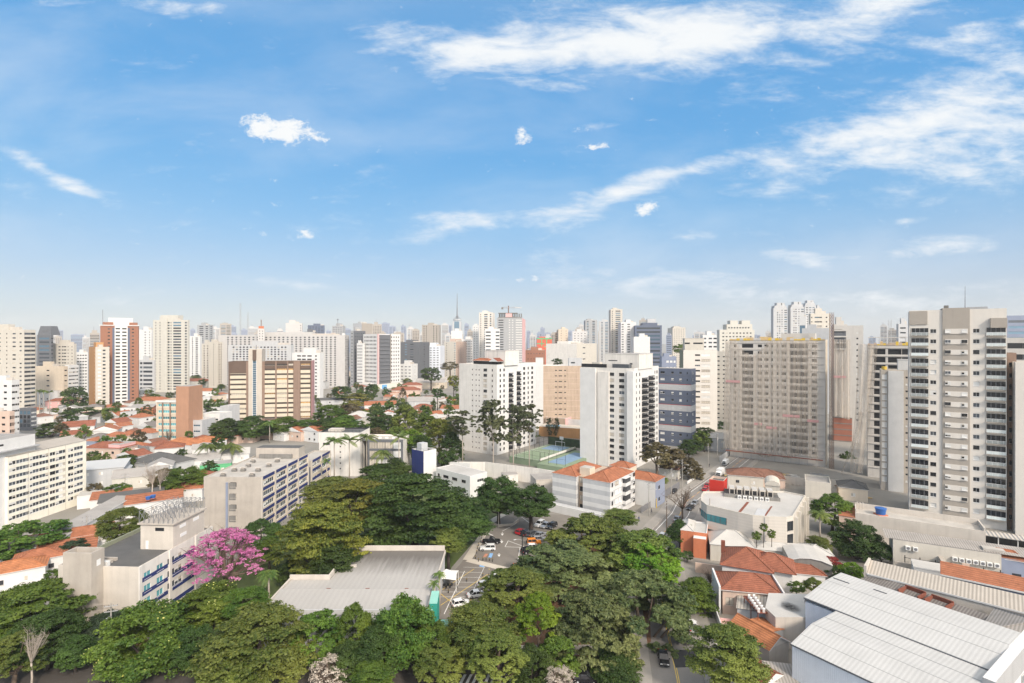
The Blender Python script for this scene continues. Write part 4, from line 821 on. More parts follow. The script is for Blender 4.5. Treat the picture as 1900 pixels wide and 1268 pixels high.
b = MB(); loop_wall(b, lp, zr - .01, zr + .35, .35, 'cream_paint'); L = lambda x, y: tuple(Vector(gp(x, y, zr))[:2][k] - (o.x, o.y)[k] for k in (0, 1)); line(b, L(1372, 951), L(1388, 932), .35, 'rust_brown', zr + .06); line(b, L(1418, 960), L(1432, 940), .22, 'rust_brown', zr + .06)
q = [L(1398, 958), L(1418, 959.5), L(1424, 946), L(1406, 944)]; b.add([(*p, zr + .07) for p in q], [(0, 1, 2, 3)], 'grey_light'); b.build('roof', th)
for z0 in (7.2, 3.0):
    b = MB()
    for i in range(3):
        a, c = Vector(lp[i]), Vector(lp[i + 1]); d = (c - a).normalized(); n = Vector((d.y, -d.x)) * .05; a2 = a + n if i == 0 else a + n
        if i == 2: c = a.lerp(c, .35)
        b.add([(*(a + n), z0), (*(c + n), z0), (*(c + n), z0 + 1.9), (*(a + n), z0 + 1.9)], [(0, 1, 2, 3)], 'glass_teal')
        k = max(1, int((c - a).length / 1.3))
        for j in range(k + 1): p = a.lerp(c, j / k) + n * 1.3; b.tube([(*p, z0), (*p, z0 + 1.9)], .05, 'frame_dark', 4)
    b.build('ribbon_window', th)
a, c = Vector(lp[6]), Vector(lp[7]); d = (c - a); ang = math.atan2(d.y, d.x); place_windows(th, [(TR(a.x, a.y, z0, ang) @ TR(.3, -.04, 0), d.length - .5, 2.5, 'dk') for z0 in (1.0, 4.4, 7.8)])
a, c = Vector(lp[7]), Vector(lp[8]); d = (c - a); ln = d.length; ang = math.atan2(d.y, d.x); items = []
for k in range(4):
    for z0 in (1.0, 4.4, 7.8): items.append((TR(a.x, a.y, z0, ang) @ TR(1.6 + k * (ln - 2) / 4, -.04, 0), 2.6, 2.5, 'dk'))
place_windows(th, items)
for k in range(5):
    b = MB(); b.box(.5 + k * (ln - 1.2) / 4, -1.0, 0, 1.2 + k * (ln - 1.2) / 4, -.003, zr - .1, 'cream_paint'); b.build('fin', th, TR(a.x, a.y, 0, ang))
b = MB(); q0, q1 = Vector(L(1350, 921)), Vector(L(1440, 929)); d = (q1 - q0).normalized(); n = Vector((-d.y, d.x)); ln = (q1 - q0).length; M = TR(q0.x, q0.y, zr, math.atan2(d.y, d.x))
b.box(-1, -.6, 0, ln + 1, 4.6, .5, 'roof_dark', M)
for (x0, y0, x1, y1) in [(-1, -.9, ln + 1, -.6), (-1, 4.6, ln + 1, 4.9)]: b.box(x0, y0, 0, x1, y1, 1.0, 'concrete_dark', M)
b.build('roof_plant', th)
acm = MB(); acm.box(-.5, -.25, 0, .5, .35, .95, 'ac_white'); acm.tube([(0, -.27, .48), (0, -.255, .48)], .36, 'lead', 12); acm.mesh_ = acm.mesh('air_conditioner')
for k in range(6):
    v = MB(); v.box(-.75, 0, 0, .75, 3.6, 1.9, 'concrete_light', top='roof_white'); v.box(-.55, -.03, .2, .55, -.002, 1.5, 'black'); v.build('vent_hood', th, M @ TR(1.3 + k * 2.1, .8, .5))
    link(bpy.data.objects.new('air_conditioner', acm.mesh_), th, M @ TR(3.2 + k * 1.5, -1.6, 0))
for z0 in (4.3, 5.5, 6.6): pass
b = MB(); p = Vector(L(1420, 960)) + Vector((-.3, -.25)); b.tube([(p.x, p.y, 0), (p.x, p.y, zr)], .12, 'grey_paint', 6); b.tube([(p.x + .7, p.y, 0), (p.x + .7, p.y, zr)], .12, 'grey_paint', 6); b.build('drainpipe', th)
th, W, D, H = bld('red_box', 'bright red square tower box behind the rounded white office', ('r', 1316, 1343, 1352), 163, 893, -33, 'red_wall', dep=5.2, roof='roof_dark', par=.7, trim='salmon_paint', cat='stair tower')
# houses and sheds between the curved office and the building site
house('red hip roofed house in front of the netted building site', 1405, 903, 20, 11, 3.6, -20, 'salmon_paint', 'tile_old', nwin=3, rise=2.4)
house('smaller red roof tucked between the red box and the larger red hip roof', 1383, 906, 13, 9, 4.8, -20, 'cream_paint', 'tile_old', nwin=2, rise=1.8)
th, W, D, H = bld('vaulted_shed', 'cream shed with a little vaulted roof behind the roof boxes of the rounded office', ('r', 1420, 1447, 1455), 178, 903, -25, 'cream_paint', f=[(1, 4.5, .6, 1.0, [(.3, 4.5, 'dk'), (.72, 1.6, 'dk')])], par=0, dep=8, cat='shed')
b = MB()
for k in range(8):
    a0, a1 = math.pi * k / 8, math.pi * (k + 1) / 8; r = W / 2 + .2
    b.quad((W / 2 - r * math.cos(a0), -.3, H + math.sin(a0) * 1.7), (W / 2 - r * math.cos(a0), D, H + math.sin(a0) * 1.7), (W / 2 - r * math.cos(a1), D, H + math.sin(a1) * 1.7), (W / 2 - r * math.cos(a1), -.3, H + math.sin(a1) * 1.7), 'cream_paint')
b.add([(W / 2 - (W / 2 + .2) * math.cos(math.pi * k / 8), -.28, H + math.sin(math.pi * k / 8) * 1.7) for k in range(9)], [tuple(range(9))], 'cream_paint'); b.build('vault', th)
th, W, D, H = bld('site_house', 'blank cream two-storey house with a flat roof beside the building site', ('r', 1494, 1542, 1557), 192, 897, -28, 'cream_paint', r=[(1, 2, 2, 1.2, [(.5, 1.2, 'dk')])], dep=11, walls={'r': 'beige_paint'}, roof='roof_grey', cat='house')
house('dark grey hip roofed house at the foot of the torn netting', 1583, 930, 9, 9, 4.6, -28, 'beige_paint', 'roof_dark', nwin=1)
wall_run('long low grey plastered wall along the building site', PX((1440, 895), (1495, 902), (1560, 905)), 3.0, 'concrete_light', .3)
# orange house and its long white roofs
th, W, D, H = bld('orange_house', 'terracotta orange two-storey house with a pale rim at the corner under the rounded office', ('r', 1263, 1312, 1319), 142, 990, -22, 'terracotta_paint', dep=9, f=[], l=[(2, .4, .6, 1.5, [(.25, 1.1, 'wh'), (.6, 1.1, 'wh')])], par=.25, roof='roof_white', trim='white_clean', cat='house')
b = MB(); hip_roof(b, .2, .3, W * .45, D - .3, H + .05, .9, 'roof_white', .3); b.box(W * .5, -2.2, 0, W - .2, -.005, 5.2, 'terracotta_paint', top='white_clean'); b.build('porch', th)
th = thing('white_roof_row', 'long low building with hipped white sheet roofs in front of the rounded office', 'building', tuple(gp(1318, 1040))[:2] + (0,), R(-17)); b = MB(); b.box(0, 0, 0, 11, 9, 4.4, 'cream_paint'); b.box(11, 1, 0, 29, 7.5, 4.0, 'cream_paint'); b.build('wall', th)
b = MB(); hip_roof(b, 0, 0, 11, 9, 4.45, 2.6, 'roof_white', .2); b.build('roof', th); b = MB(); hip_roof(b, 11.2, 1, 22, 7.5, 4.1, .9, 'roof_white', .2); b.build('roof', th); b = MB(); hip_roof(b, 22.4, .8, 29, 7.6, 4.3, 1.2, 'roof_white', .2); b.build('roof', th)
house('flat white terrace roof wedged between the hipped white roofs and the big red hip roof', 1372, 1046, 14, 5, 3.4, -20, 'cream_paint', 'roof_white', gable='flat', nwin=0, name='terrace', cat='terrace')
# large red hip roofed house and its lower neighbours
def hip_house(label, ftl, ftr, zeave, dpt, wall, roof, rise, win, name='house', ov=.5, base=0, soffit='rust_brown', extra=None, d2=None):
    a, c = gp(*ftl, zeave), gp(*ftr, zeave); v = c - a; rz = math.atan2(v.y, v.x); W = v.length; th = thing(name, label, 'house', (a.x, a.y, 0), rz); b = MB()
    items = []
    for M, LL, wn in [(TR(), W, win), (TR(W, 0, 0, R(90)), dpt, []), (TR(0, dpt, 0, R(-90)), dpt, []), (TR(W, dpt, 0, R(180)), W, [])]:
        st = cells(LL, zeave, wn); wall_face(b, M, LL, zeave, st, wall, .15); items += [(M @ TR(s0, .13, r0), s1 - s0, r1 - r0, k) for (s0, s1, rows, k) in st for (r0, r1) in rows]
    b.build('wall', th); rb = MB(); hip_roof(rb, 0, 0, W, dpt, zeave + .02, rise, roof, ov, soffit=soffit); rb.build('roof', th); place_windows(th, items); return th, W
th, W = hip_house('large white house under the tallest red tiled hip roof, beside the orange house', (1340, 1047), (1432, 1062), 6.4, 10.5, 'white_clean', 'tile_red', 2.9, [(1, 3.9, 1.0, .9, [(.50, 1.0, 'dk')]), (1, 3.6, 1.0, 1.5, [(.94, .9, 'cur')])])
rb = MB(); hip_roof(rb, W - 4.5, 1.6, W + 4.6, 9.5, 6.2, 2.5, 'tile_red', .4, soffit='rust_brown'); rb.build('roof', th); rb = MB(); rb.box(W, 2.1, 0, W + 4.2, 9, 6.15, 'white_clean'); rb.build('wall', th); rb = MB(); rb.box(-.6, 7, 6.2, .3, 8, 9.2, 'rust_brown'); rb.build('chimney', th)
th, W = hip_house('salmon walled house with a red tiled roof in front of the tallest red roof', (1341, 1093), (1448, 1103), 5.4, 8.2, 'salmon_paint', 'tile_red', 2.2, [(1, 1.6, 1.2, 1.6, [(.12, 1.6, 'drk')])], soffit='white_clean')
b = MB(); b.box(-.9, -.8, 0, -.5, 8.6, 6.2, 'white_clean'); b.build('parapet', th); b = MB(); b.box(W + .45, -.5, 4.8, W + .75, 8.8, 6.0, 'white_clean'); b.build('parapet', th); b = MB(); b.box(-1.5, -4.0, 0, 4.5, -3.8, 1.1, 'pink_paint'); b.box(4.5, -7, 0, 4.8, -.1, 1.6, 'salmon_paint'); b.box(-1.5, -7.4, 0, 4.5, -7.2, 1.5, 'salmon_paint'); b.box(-1.7, -7.4, 0, -1.5, 0, 1.8, 'white_clean'); b.box(-1.5, -7.2, .01, 4.5, -.01, .12, 'putty'); [b.box(4.8 - 2 + k * .35, -6.9, .12, 5.1 - 2 + k * .35, -5.2, .3 + .16 * k, 'putty') for k in range(5)]; b.build('front_yard', th)
house('low red tiled lean-to behind the green bush right of the tallest red roof', 1494, 1092, 8.5, 6, 3.4, -14, 'white_clean', 'tile_red', nwin=0, rise=1.6)
th = thing('arched_shed', 'grey stained shed with a low arched end wall and pale roof', 'shed', tuple(gp(1464, 1080))[:2] + (0,), R(-18)); b = MB(); W = 9.2; pr = [(0, 0), (W, 0), (W, 5.2), (W * .75, 6.0), (W * .5, 6.3), (W * .25, 6.1), (0, 5.4)]
b.add([(x, 0, z) for x, z in pr], [tuple(range(7))], 'concrete_dark'); b.add([(W, 0, 0), (W, 9, 0), (W, 9, 5.2), (W, 0, 5.2)], [(0, 1, 2, 3)], 'concrete_dark'); b.add([(0, 0, 0), (0, 9, 0), (0, 9, 5.4), (0, 0, 5.4)], [(3, 2, 1, 0)], 'concrete'); b.build('wall', th)
b = MB()
for i in range(2, 6): (x0, z0), (x1, z1) = pr[i], pr[i + 1]; b.quad((x0, -.3, z0 + .12), (x0, 9, z0 + .12), (x1, 9, z1 + .12), (x1, -.3, z1 + .12), 'roof_white'); b.quad((x0, -.3, z0 - .05), (x0, -.3, z0 + .12), (x1, -.3, z1 + .12), (x1, -.3, z1 - .05), 'white_clean')
b.build('roof', th)
# flat white roof with air conditioners
th = thing('white_flat_house', 'flat roofed white shed with sooty streaks and a row of air conditioners at its edge', 'shed', tuple(gp(1439, 1146, 6))[:2] + (0,), R(0)); o = gp(1439, 1146, 6)
pp = [(p[0] - o.x, p[1] - o.y) for p in poly_at([(1439, 1146), (1528, 1146), (1544, 1132), (1501, 1103), (1426, 1101), (1420, 1128)], 6)]
b = MB(); b.prism(pp, 0, 5.8, 'concrete_light', top='roof_grey'); b.build('wall', th); b = MB(); b.prism(pp, 5.81, 6.05, 'concrete_light', top='roof_white'); b.build('roof', th)
def soot():
    m = bpy.data.materials.new('soot'); m.use_nodes = True; MATS['soot'] = m; N = m.node_tree.nodes; K = m.node_tree.links; b_ = N['Principled BSDF']; b_.inputs['Base Color'].default_value = (.03, .027, .025, 1); b_.inputs['Roughness'].default_value = .9
    tc = N.new('ShaderNodeTexCoord'); mp = N.new('ShaderNodeMapping'); mp.inputs['Location'].default_value = (-.5, -.5, -.5); K.new(tc.outputs['Generated'], mp.inputs[0]); mp.inputs['Scale'].default_value = (1, 1, 0)
    mp2 = N.new('ShaderNodeMapping'); mp2.vector_type = 'TEXTURE'; mp2.inputs['Location'].default_value = (.5, .5, 0); mp2.inputs['Scale'].default_value = (.5, .5, 1); K.new(tc.outputs['Generated'], mp2.inputs[0]); g = N.new('ShaderNodeTexGradient'); g.gradient_type = 'SPHERICAL'; K.new(mp2.outputs[0], g.inputs[0])
    n = N.new('ShaderNodeTexNoise'); n.inputs['Scale'].default_value = 2.2; n.inputs['Detail'].default_value = 6; K.new(tc.outputs['Object'], n.inputs['Vector']); a = N.new('ShaderNodeMath'); a.operation = 'MULTIPLY'; K.new(g.outputs['Fac'], a.inputs[0]); K.new(n.outputs['Fac'], a.inputs[1]); a2 = N.new('ShaderNodeMath'); a2.operation = 'MULTIPLY'; a2.inputs[1].default_value = 2.6; a2.use_clamp = True; K.new(a.outputs[0], a2.inputs[0]); K.new(a2.outputs[0], b_.inputs['Alpha'])
soot()
b = MB(); b.add([(2.5, 3.0, 6.07), (5.6, 1.0, 6.07), (7.0, 4.0, 6.07), (4.4, 6.6, 6.07)], [(0, 1, 2, 3)], 'soot'); b.build('soot_stain', th); b = MB(); b.add([(7.0, 2.2, 6.07), (9.6, 1.5, 6.07), (10, 3.4, 6.07), (8.4, 5.0, 6.07)], [(0, 1, 2, 3)], 'soot'); b.build('soot_stain', th)
b = MB(); b.box(-2.0, 2.6, 5.4, .2, 9.5, 5.5, 'rust_brown'); [b.tube([(-2.0, 2.8 + k * 3, 0), (-2.0, 2.8 + k * 3, 5.4)], .08, 'rust_brown', 4) for k in range(3)]; b.build('platform', th)
for k in range(6):
    for j in range(2): link(bpy.data.objects.new('air_conditioner', acm.mesh_), th, TR(-1.7 + j * 1.0 + k * .12, 3.0 + k * 1.1, 5.5, R(60), .7))
th = thing('tan_roof_shed', 'shed with a tan sheet roof below the row of air conditioners', 'shed', tuple(gp(1392, 1172, 0))[:2] + (0,), R(-26)); b = MB(); b.box(-2.4, 0, 0, 2.8, 6.2, 4.2, 'grey_light'); b.build('wall', th); b = MB(); b.add([(-2.6, -.3, 4.25), (3.0, -.3, 4.6), (3.0, 6.4, 4.9), (-2.6, 6.4, 4.4)], [(0, 1, 2, 3)], 'beige_roof'); b.build('roof', th)
th = thing('orange_gable_house', 'house with a bright orange gabled tile roof and white verges in front of the warehouse', 'house', (44.6, 91.2, 0), R(28)); b = MB(); b.box(0, 0, 0, 5.4, 8.5, 4.6, 'concrete'); b.add([(0, 0, 4.6), (5.4, 0, 4.6), (2.7, 0, 6.1)], [(0, 1, 2)], 'concrete_light'); b.build('wall', th)
b = MB()
for (x0, x1) in [(-.3, 2.7), (2.7, 5.7)]: zl, zh = (4.5, 6.2) if x0 < 0 else (6.2, 4.5); b.add([(x0, -.3, zl), (x1, -.3, zh), (x1, 8.7, zh), (x0, 8.7, zl)], [(0, 1, 2, 3)], 'tile_bright'); b.add([(x0, -.32, zl - .2), (x1, -.32, zh - .2), (x1, -.32, zh), (x0, -.32, zl)], [(0, 1, 2, 3)], 'white_clean')
b.tube([(2.7, -.3, 6.25), (2.7, 8.7, 6.25)], .14, 'tile_bright', 5); b.build('roof', th); b = MB(); b.add([(5.6, 3.5, 4.4), (9.6, 3.5, 3.9), (9.6, 8.6, 3.9), (5.6, 8.6, 4.4)], [(0, 1, 2, 3)], 'tile_bright'); b.box(5.41, 3.8, 0, 9.4, 8.5, 3.85, 'white_paint'); b.build('side_roof', th)
th = thing('ribbed_roof_shed', 'low shed with a brown ribbed roof by the white warehouse wall', 'shed', (41.5, 84.6, 0), R(-12)); b = MB(); b.box(0, 0, 0, 5.2, 4.2, 3.3, 'white_paint'); b.build('wall', th); b = MB(); hip_roof(b, 0, 0, 5.2, 4.2, 3.35, .7, 'fibre_roof', .2, 'shed'); b.build('roof', th)
house('red tiled roof at the bottom edge right of the corner tree', 1436, 1300, 5.5, 8, 3.2, 28, 'concrete_light', 'tile_red', nwin=0, gable='y', rise=1.3)
wall_run('stained grey garden wall beside the corner tree', [(37.0, 95.5), (40.5, 84), (42.5, 77)], 3.2, 'concrete_light', .25)

# ---------------------------------------------------------------- white sheet-metal warehouse
th = thing('warehouse', 'white ribbed metal warehouse with two long shallow roofs', 'warehouse', (45.4, 85.2, 0), R(34.5)); b = MB()
b.box(0, -21, 0, 15.5, 0, 8.9, 'bluish_white'); b.box(15.6, -21, 0, 30.2, 5.6, 9.2, 'bluish_white')  # white metal walls, their sky-lit shade put into the colour as a bluish tint
for k in range(70): b.box(-.05, -21 + k * .3, 0, -.001, -20.86 + k * .3, 8.8, 'bluish_white')
b.build('wall', th)
def vault(pts, y0, y1, ov):
    b = MB()
    for i in range(len(pts) - 1):
        (x0, z0), (x1, z1) = pts[i], pts[i + 1]; b.quad((x0, y0, z0), (x1, y0, z1), (x1, y1, z1), (x0, y1, z0), 'warehouse_roof')
        for y in (y0, y1): b.quad((x0, y, 8.8), (x1, y, 8.8), (x1, y, z1), (x0, y, z0), 'white_clean')
    return b
def whmat():
    m = mat('warehouse_roof', (.50, .49, .47), rough=.5, var=.16, scale=.22, spec=.3, stain=.0, wave=('Y', .62, .13, .03), fine=.05)
    return m
whmat()
b = vault([(-.15, 9.0), (6.6, 10.2), (15.5, 9.8)], -21.1, .15, 0); b.box(-.2, -21.1, 8.75, -.151, .15, 9.0, 'grey_dark'); [b.tube([(x, -21, z), (x, .1, z)], .03, 'grey_paint', 4) for x, z in ((3.0, 9.58), (6.6, 10.22), (11, 10.04))]; b.build('roof', th)
b = vault([(15.52, 9.95), (24, 11.0), (30.3, 10.9)], -21.1, 5.8, 0); b.box(15.3, -21.1, 9.76, 15.51, 5.8, 9.96, 'grey_dark'); [b.tube([(x, -21, z), (x, 5.7, z)], .03, 'grey_paint', 4) for x, z in ((20.5, 10.59), (24, 11.02))]; b.box(27.2, -3.4, 11.0, 27.4, -1.2, 11.08, 'grey_dark'); b.box(26, 2.5, 11.0, 26.2, 5.4, 11.1, 'grey_dark'); b.build('roof', th)
b = MB(); b.box(10.5, -22.5, 7.4, 34, -21.12, 10.9, 'grey_paint', top='white_clean'); b.box(8, -22.4, 0, 30.2, -21.12, 8.4, 'white_clean'); b.build('fascia', th)
items = [(TR(24 + k * 1.8, -22.46, 5.2), 1.5, 1.7, 'wm') for k in range(3)]; place_windows(th, items)
# sheds right of the warehouse
def long_roof(name, label, a, c, z, w, wall, roof, rise=.6, cat='shed', ridge=False, parts=None):
    """a -> c: photo positions of the near eave's ends at height z; the roof runs back w metres"""
    p, q = gp(*a, z), gp(*c, z); v = q - p; th = thing(name, label, cat, (p.x, p.y, 0), math.atan2(v.y, v.x)); L_ = v.length; b = MB(); b.box(.1, .1, 0, L_ - .1, w - .1, z - .05, wall); b.build('wall', th); b = MB()
    if ridge: b.add([(0, 0, z), (L_, 0, z), (L_, w / 2, z + rise), (0, w / 2, z + rise), (L_, w, z), (0, w, z)], [(0, 1, 2, 3), (3, 2, 4, 5)], roof); b.add([(0, 0, z), (0, w / 2, z + rise), (0, w, z)], [(0, 1, 2)], wall); b.tube([(0, w / 2, z + rise), (L_, w / 2, z + rise)], .15, roof, 5)
    else: b.add([(0, 0, z), (L_, 0, z), (L_, w, z + rise), (0, w, z + rise)], [(0, 1, 2, 3)], roof); b.add([(0, w, 0), (0, 0, 0), (0, 0, z), (0, w, z + rise)], [(0, 1, 2, 3)], wall)
    b.box(0, -.08, z - .25, L_, -.002, z + .06, 'white_clean' if roof != 'fibre_roof_dark' else 'concrete'); b.build('roof', th); return th, L_
th, Lr = long_roof('beige_roof_shed', 'long shed with a beige ribbed metal roof behind the old corrugated roofs', (1608, 1064), (1960, 1152), 7.2, 5.4, 'concrete_light', 'beige_roof', 1.3)
b = MB(); b.box(-.5, 0, 0, -.02, 5.6, 8.8, 'concrete_light'); b.build('end_parapet', th)
th, Lr = long_roof('corrugated_roof_shed', 'old dark corrugated fibre roof with rusty skylight frames behind the white warehouse', (1590, 1086), (1895, 1202), 5.4, 5.2, 'concrete_dark', 'fibre_roof_dark', 1.5)
b = MB()
for x in (7.2, 11.8):
    b.box(x, 1.2, 6.1, x + .25, 4.6, 7.2, 'rust_brown'); b.box(x, 4.3, 6.1, x + 3.6, 4.6, 7.4, 'rust_brown'); b.box(x + 3.4, 1.2, 6.1, x + 3.65, 4.6, 7.2, 'rust_brown')
b.build('skylight_frame', th)
th, Lr = long_roof('white_wall_shed', 'narrow shed with a stained white wall below the beige ribbed roof', (1606, 1078), (1840, 1136), 5.0, 1.6, 'white_paint', 'roof_grey', .2)
p = gp(1818, 1172, 7.0); th = thing('grey_hip_shed', 'large grey weathered hip roof at the right edge', 'shed', (p.x, p.y, 0), R(-52)); b = MB(); b.box(0, 0, 0, 16, 13, 6.8, 'concrete'); b.build('wall', th); b = MB(); hip_roof(b, 0, 0, 16, 13, 6.9, 2.6, 'fibre_roof', .3, soffit='concrete'); b.build('roof', th)
th, Lr = long_roof('orange_strip_house', 'long house with an orange tiled roof above a dark navy wall', (1745, 1066), (1960, 1112), 7.0, 4.6, 'slate_blue', 'tile_orange', 1.5, cat='house')
house('small flat white roof beside the left end of the orange strip of tiles', 1723, 1098, 5.5, 5, 5.0, -32, 'white_clean', 'roof_white', gable='flat', nwin=0, name='shed', cat='shed')
house('little orange tiled roof peeping over the orange strip at the right edge', 1868, 1093, 7, 4, 7.0, -32, 'slate_blue', 'tile_orange', nwin=0, rise=1.6)
# cream building with air conditioners, long white building with the blue tank
p, q = gp(1657, 1001, 8), gp(1858, 1030, 8); v = q - p; th = thing('cream_long_building', 'long cream building with rows of air conditioners on its blank wall', 'building', (p.x, p.y, 0), math.atan2(v.y, v.x)); Lr = v.length; b = MB(); b.box(0, 0, 0, Lr, 6, 8, 'cream_paint', top='roof_grey'); b.box(Lr, .4, 0, Lr + 11, 6, 7.2, 'blue_grey_wall', top='roof_grey'); b.box(Lr + 2, .36, 2, Lr + 3.6, .398, 4, 'glass_dark'); b.box(0, -3.2, 0, 9, -2.9, 3.6, 'concrete'); b.box(9, -3.4, 0, 9.8, -.003, 5.5, 'concrete'); b.build('wall', th)
b = MB(); b.add([(-1.5, .3, 8.1), (Lr + 8, .3, 8.1), (Lr + 8, 6.2, 8.6), (-1.5, 6.2, 8.6)], [(0, 1, 2, 3)], 'fibre_roof'); b.box(Lr - 3, 1, 8.2, Lr + 1, 3.2, 8.7, 'roof_concrete'); b.build('roof', th)
for k in range(9): link(bpy.data.objects.new('air_conditioner', acm.mesh_), th, TR(9.6 + k * 1.28 if k > 1 else 3.0 + k * 1.5, -.42, 6.0 if k < 2 else 5.0))
for k in range(8): link(bpy.data.objects.new('air_conditioner', acm.mesh_), th, TR(2 + k * 2.0, -.9 - (1.9 if k < 4 else 0), 2.2 if k >= 4 else 1.4))
b = MB(); b.box(2, -1.5, 4.3, Lr, -1.4, 4.4, 'black'); [b.tube([(2.2 + k * 3.0, -1.45, 0), (2.2 + k * 3.0, -1.45, 4.9)], .12, 'black', 4) for k in range(7)]; b.box(13.2, -1.8, 3.6, 14.6, -1.5, 5.2, 'salmon_paint'); b.build('pipe_rack', th)
p, q = gp(1587, 948, 9), gp(1829, 982.6, 9); v = q - p; th = thing('long_white_building', 'long stained white concrete building with a parapet rim along its flat roof', 'building', (p.x, p.y, 0), math.atan2(v.y, v.x)); Lr = v.length; b = MB(); b.box(0, 0, 0, Lr, 7.5, 8.0, 'concrete_light', top='roof_concrete')
for (x0, y0, x1, y1, h) in [(0, 0, Lr, .3, 8.45), (0, 7.2, Lr, 7.5, 9.5), (0, .3, .3, 7.2, 9.4), (Lr - .3, .3, Lr, 7.2, 9.2)]: b.box(x0, y0, 8.0, x1, y1, h, 'concrete_light')
b.box(-4.0, 0, 0, -.01, 6.0, 7.0, 'salmon_paint'); b.build('wall', th); b = MB(); b.add([(-4.2, -.2, 7.0), (-.02, -.2, 7.0), (-.02, 5.5, 9.0), (-4.2, 5.5, 9.0)], [(0, 1, 2, 3)], 'tile_orange'); b.build('side_roof', th); b = MB(); [b.tube([(.6 + k * .7, 6, 8.0), (.6 + k * .7, 6, 10.2)], .12, 'concrete_light', 6) for k in range(3)]; b.build('vent_pipe', th)
M0 = TR(*tuple(p)[:2], 0, math.atan2(v.y, v.x)); tp = M0 @ Vector((6.2, 3.2, 8.0)); t2 = thing('water_tank', 'blue plastic water tank on the long white roof', 'water tank', tp); b = MB(); b.tube([(0, 0, .25), (0, 0, 1.9)], [1.15, 1.42], 'tank_blue', 18); b.build('barrel', t2, smooth=False); b = MB(); b.tube([(0, 0, 1.9), (0, 0, 2.02), (0, 0, 2.3)], [1.5, 1.48, .35], 'tank_blue', 18); b.build('lid', t2); b = MB(); b.box(-1.3, -1.3, 0, 1.3, 1.3, .25, 'terracotta_paint'); b.build('base', t2)
th = thing('pergola', 'grey slatted pergola roof at the foot of the right-hand balcony tower', 'pergola', tuple(gp(1775, 985, 3.5))[:2] + (0,), R(-33)); b = MB(); b.box(0, 0, 3.3, 26, 4.5, 3.5, 'grey_paint'); [b.box(k * .9, -.3, 3.5, k * .9 + .45, 4.8, 3.62, 'concrete_light') for k in range(29)]; b.build('roof', th); b = MB(); [b.tube([(1 + k * 4, .3, 0), (1 + k * 4, .3, 3.3)], .12, 'white_clean', 5) for k in range(7)]; b.build('post', th); b = MB(); b.box(0, 4.0, 0, 26, 4.4, 3.2, 'glass_dark'); b.build('glass_front', th)

# ---------------------------------------------------------------- balconies
BAL = {}
def balcony_mesh(w, kind):
    key = (round(w, 1), kind)
    if key in BAL: return BAL[key]
    b = MB(); d = 1.2
    if kind == 'glass':
        b.box(0, -d, -.22, w, .0, .02, 'greige'); b.box(.05, -d + .03, .1, w - .05, -d + .07, 1.0, 'glass_green'); b.box(0, -d, 1.0, w, -d + .1, 1.07, 'frame_white')
        for k in range(int(w / 1.3) + 1): b.box(min(w - .06, k * 1.3), -d, .02, min(w, k * 1.3 + .06), -d + .1, 1.0, 'frame_white')
        b.box(0, -.04, .03, w, -.012, 2.5, 'glass_dark'); b.box(0, -.10, .02, .2, -.04, 2.5, 'greige'); 
        for k in range(4): b.box(w * k / 4, -.09, .02, w * k / 4 + .08, -.041, 2.5, 'frame_grey')
        b.box(w * .62, -.5, .02, w * .8, -.2, .8, 'lead'); b.box(w * .2, -.8, .02, w * .35, -.4, .7, 'cloth_white')
    elif kind == 'curve':
        n = 9; pts = [(w / 2 - w / 2 * math.cos(math.pi * k / n), -1.5 * math.sin(math.pi * k / n)) for k in range(n + 1)]
        b.add([(x, y, 0) for x, y in pts] + [(x, y, .18) for x, y in pts], [tuple(range(n + 1))[::-1], tuple(range(n + 1, 2 * n + 2))] + [(k, k + 1, n + 2 + k, n + 1 + k) for k in range(n)], 'white_paint')
        b.add([(x, y * .97, .18) for x, y in pts] + [(x, y * .97, 1.05) for x, y in pts], [(k, k + 1, n + 2 + k, n + 1 + k) for k in range(n)], 'black')
        b.box(0.1, -.06, .1, w - .1, -.012, 2.3, 'glass_dark'); b.box(w * .2, -.9, 1.9, w * .9, -.05, 2.35, 'lead')
    else:  # solid white tray
        b.box(0, -d, -.15, w, 0, .05, 'white_paint'); b.box(0, -d, .05, w, -d + .12, .95, 'white_paint'); b.box(0, -d, .05, .12, 0, .95, 'white_paint'); b.box(w - .12, -d, .05, w, 0, .95, 'white_paint'); b.box(.1, -.05, .05, w - .1, -.012, 2.3, 'glass_dark')
    BAL[key] = b.mesh('balcony'); return BAL[key]
def balconies(th, Mf, x, w, zs, kind):
    for z in zs: link(bpy.data.objects.new('balcony', balcony_mesh(w, kind)), th, Mf @ TR(x, 0, z))
FM = lambda W, D: {k: v[0] for k, v in FACE(W, D).items()}

# ---------------------------------------------------------------- the two cream towers beside the sports court
th, W, D, H = bld('apartment_tower', 'tall cream tower right of the sports court with a stack of rounded black balconies', ('r', 1078, 1176, 1222), 238, 684, -35, 'white_paint',
    f=[(15, 2.4, 1.6, .75, [(.40, .55, 'sm'), (.455, .55, 'sm'), (.50, .55, 'sm')]), (15, 2.4, 1.6, 1.5, [(.60, 2.2, 'drk'), (.78, 2.6, 'drk')])],
    r=[(15, 2.4, 1.6, 1.5, [(.10, 1.2, 'drk'), (.22, 1.2, 'drk'), (.84, 1.2, 'sm'), (.93, 1.6, 'dk')])], roof='roof_dark', walls={'r': 'white_clean'})
b = MB(); b.box(W * .34, -.6, 0, W * .55, -.003, H - 2, 'white_paint'); b.box(W * .9, -1.6, 0, W + .3, -.004, H - 1.2, 'white_clean'); b.box(0, -1.0, 0, W * .30, -.003, H - .4, 'white_clean'); b.build('wall_rib', th)
zs = [2.4 + k * (H - 4) / 15 for k in range(14)]
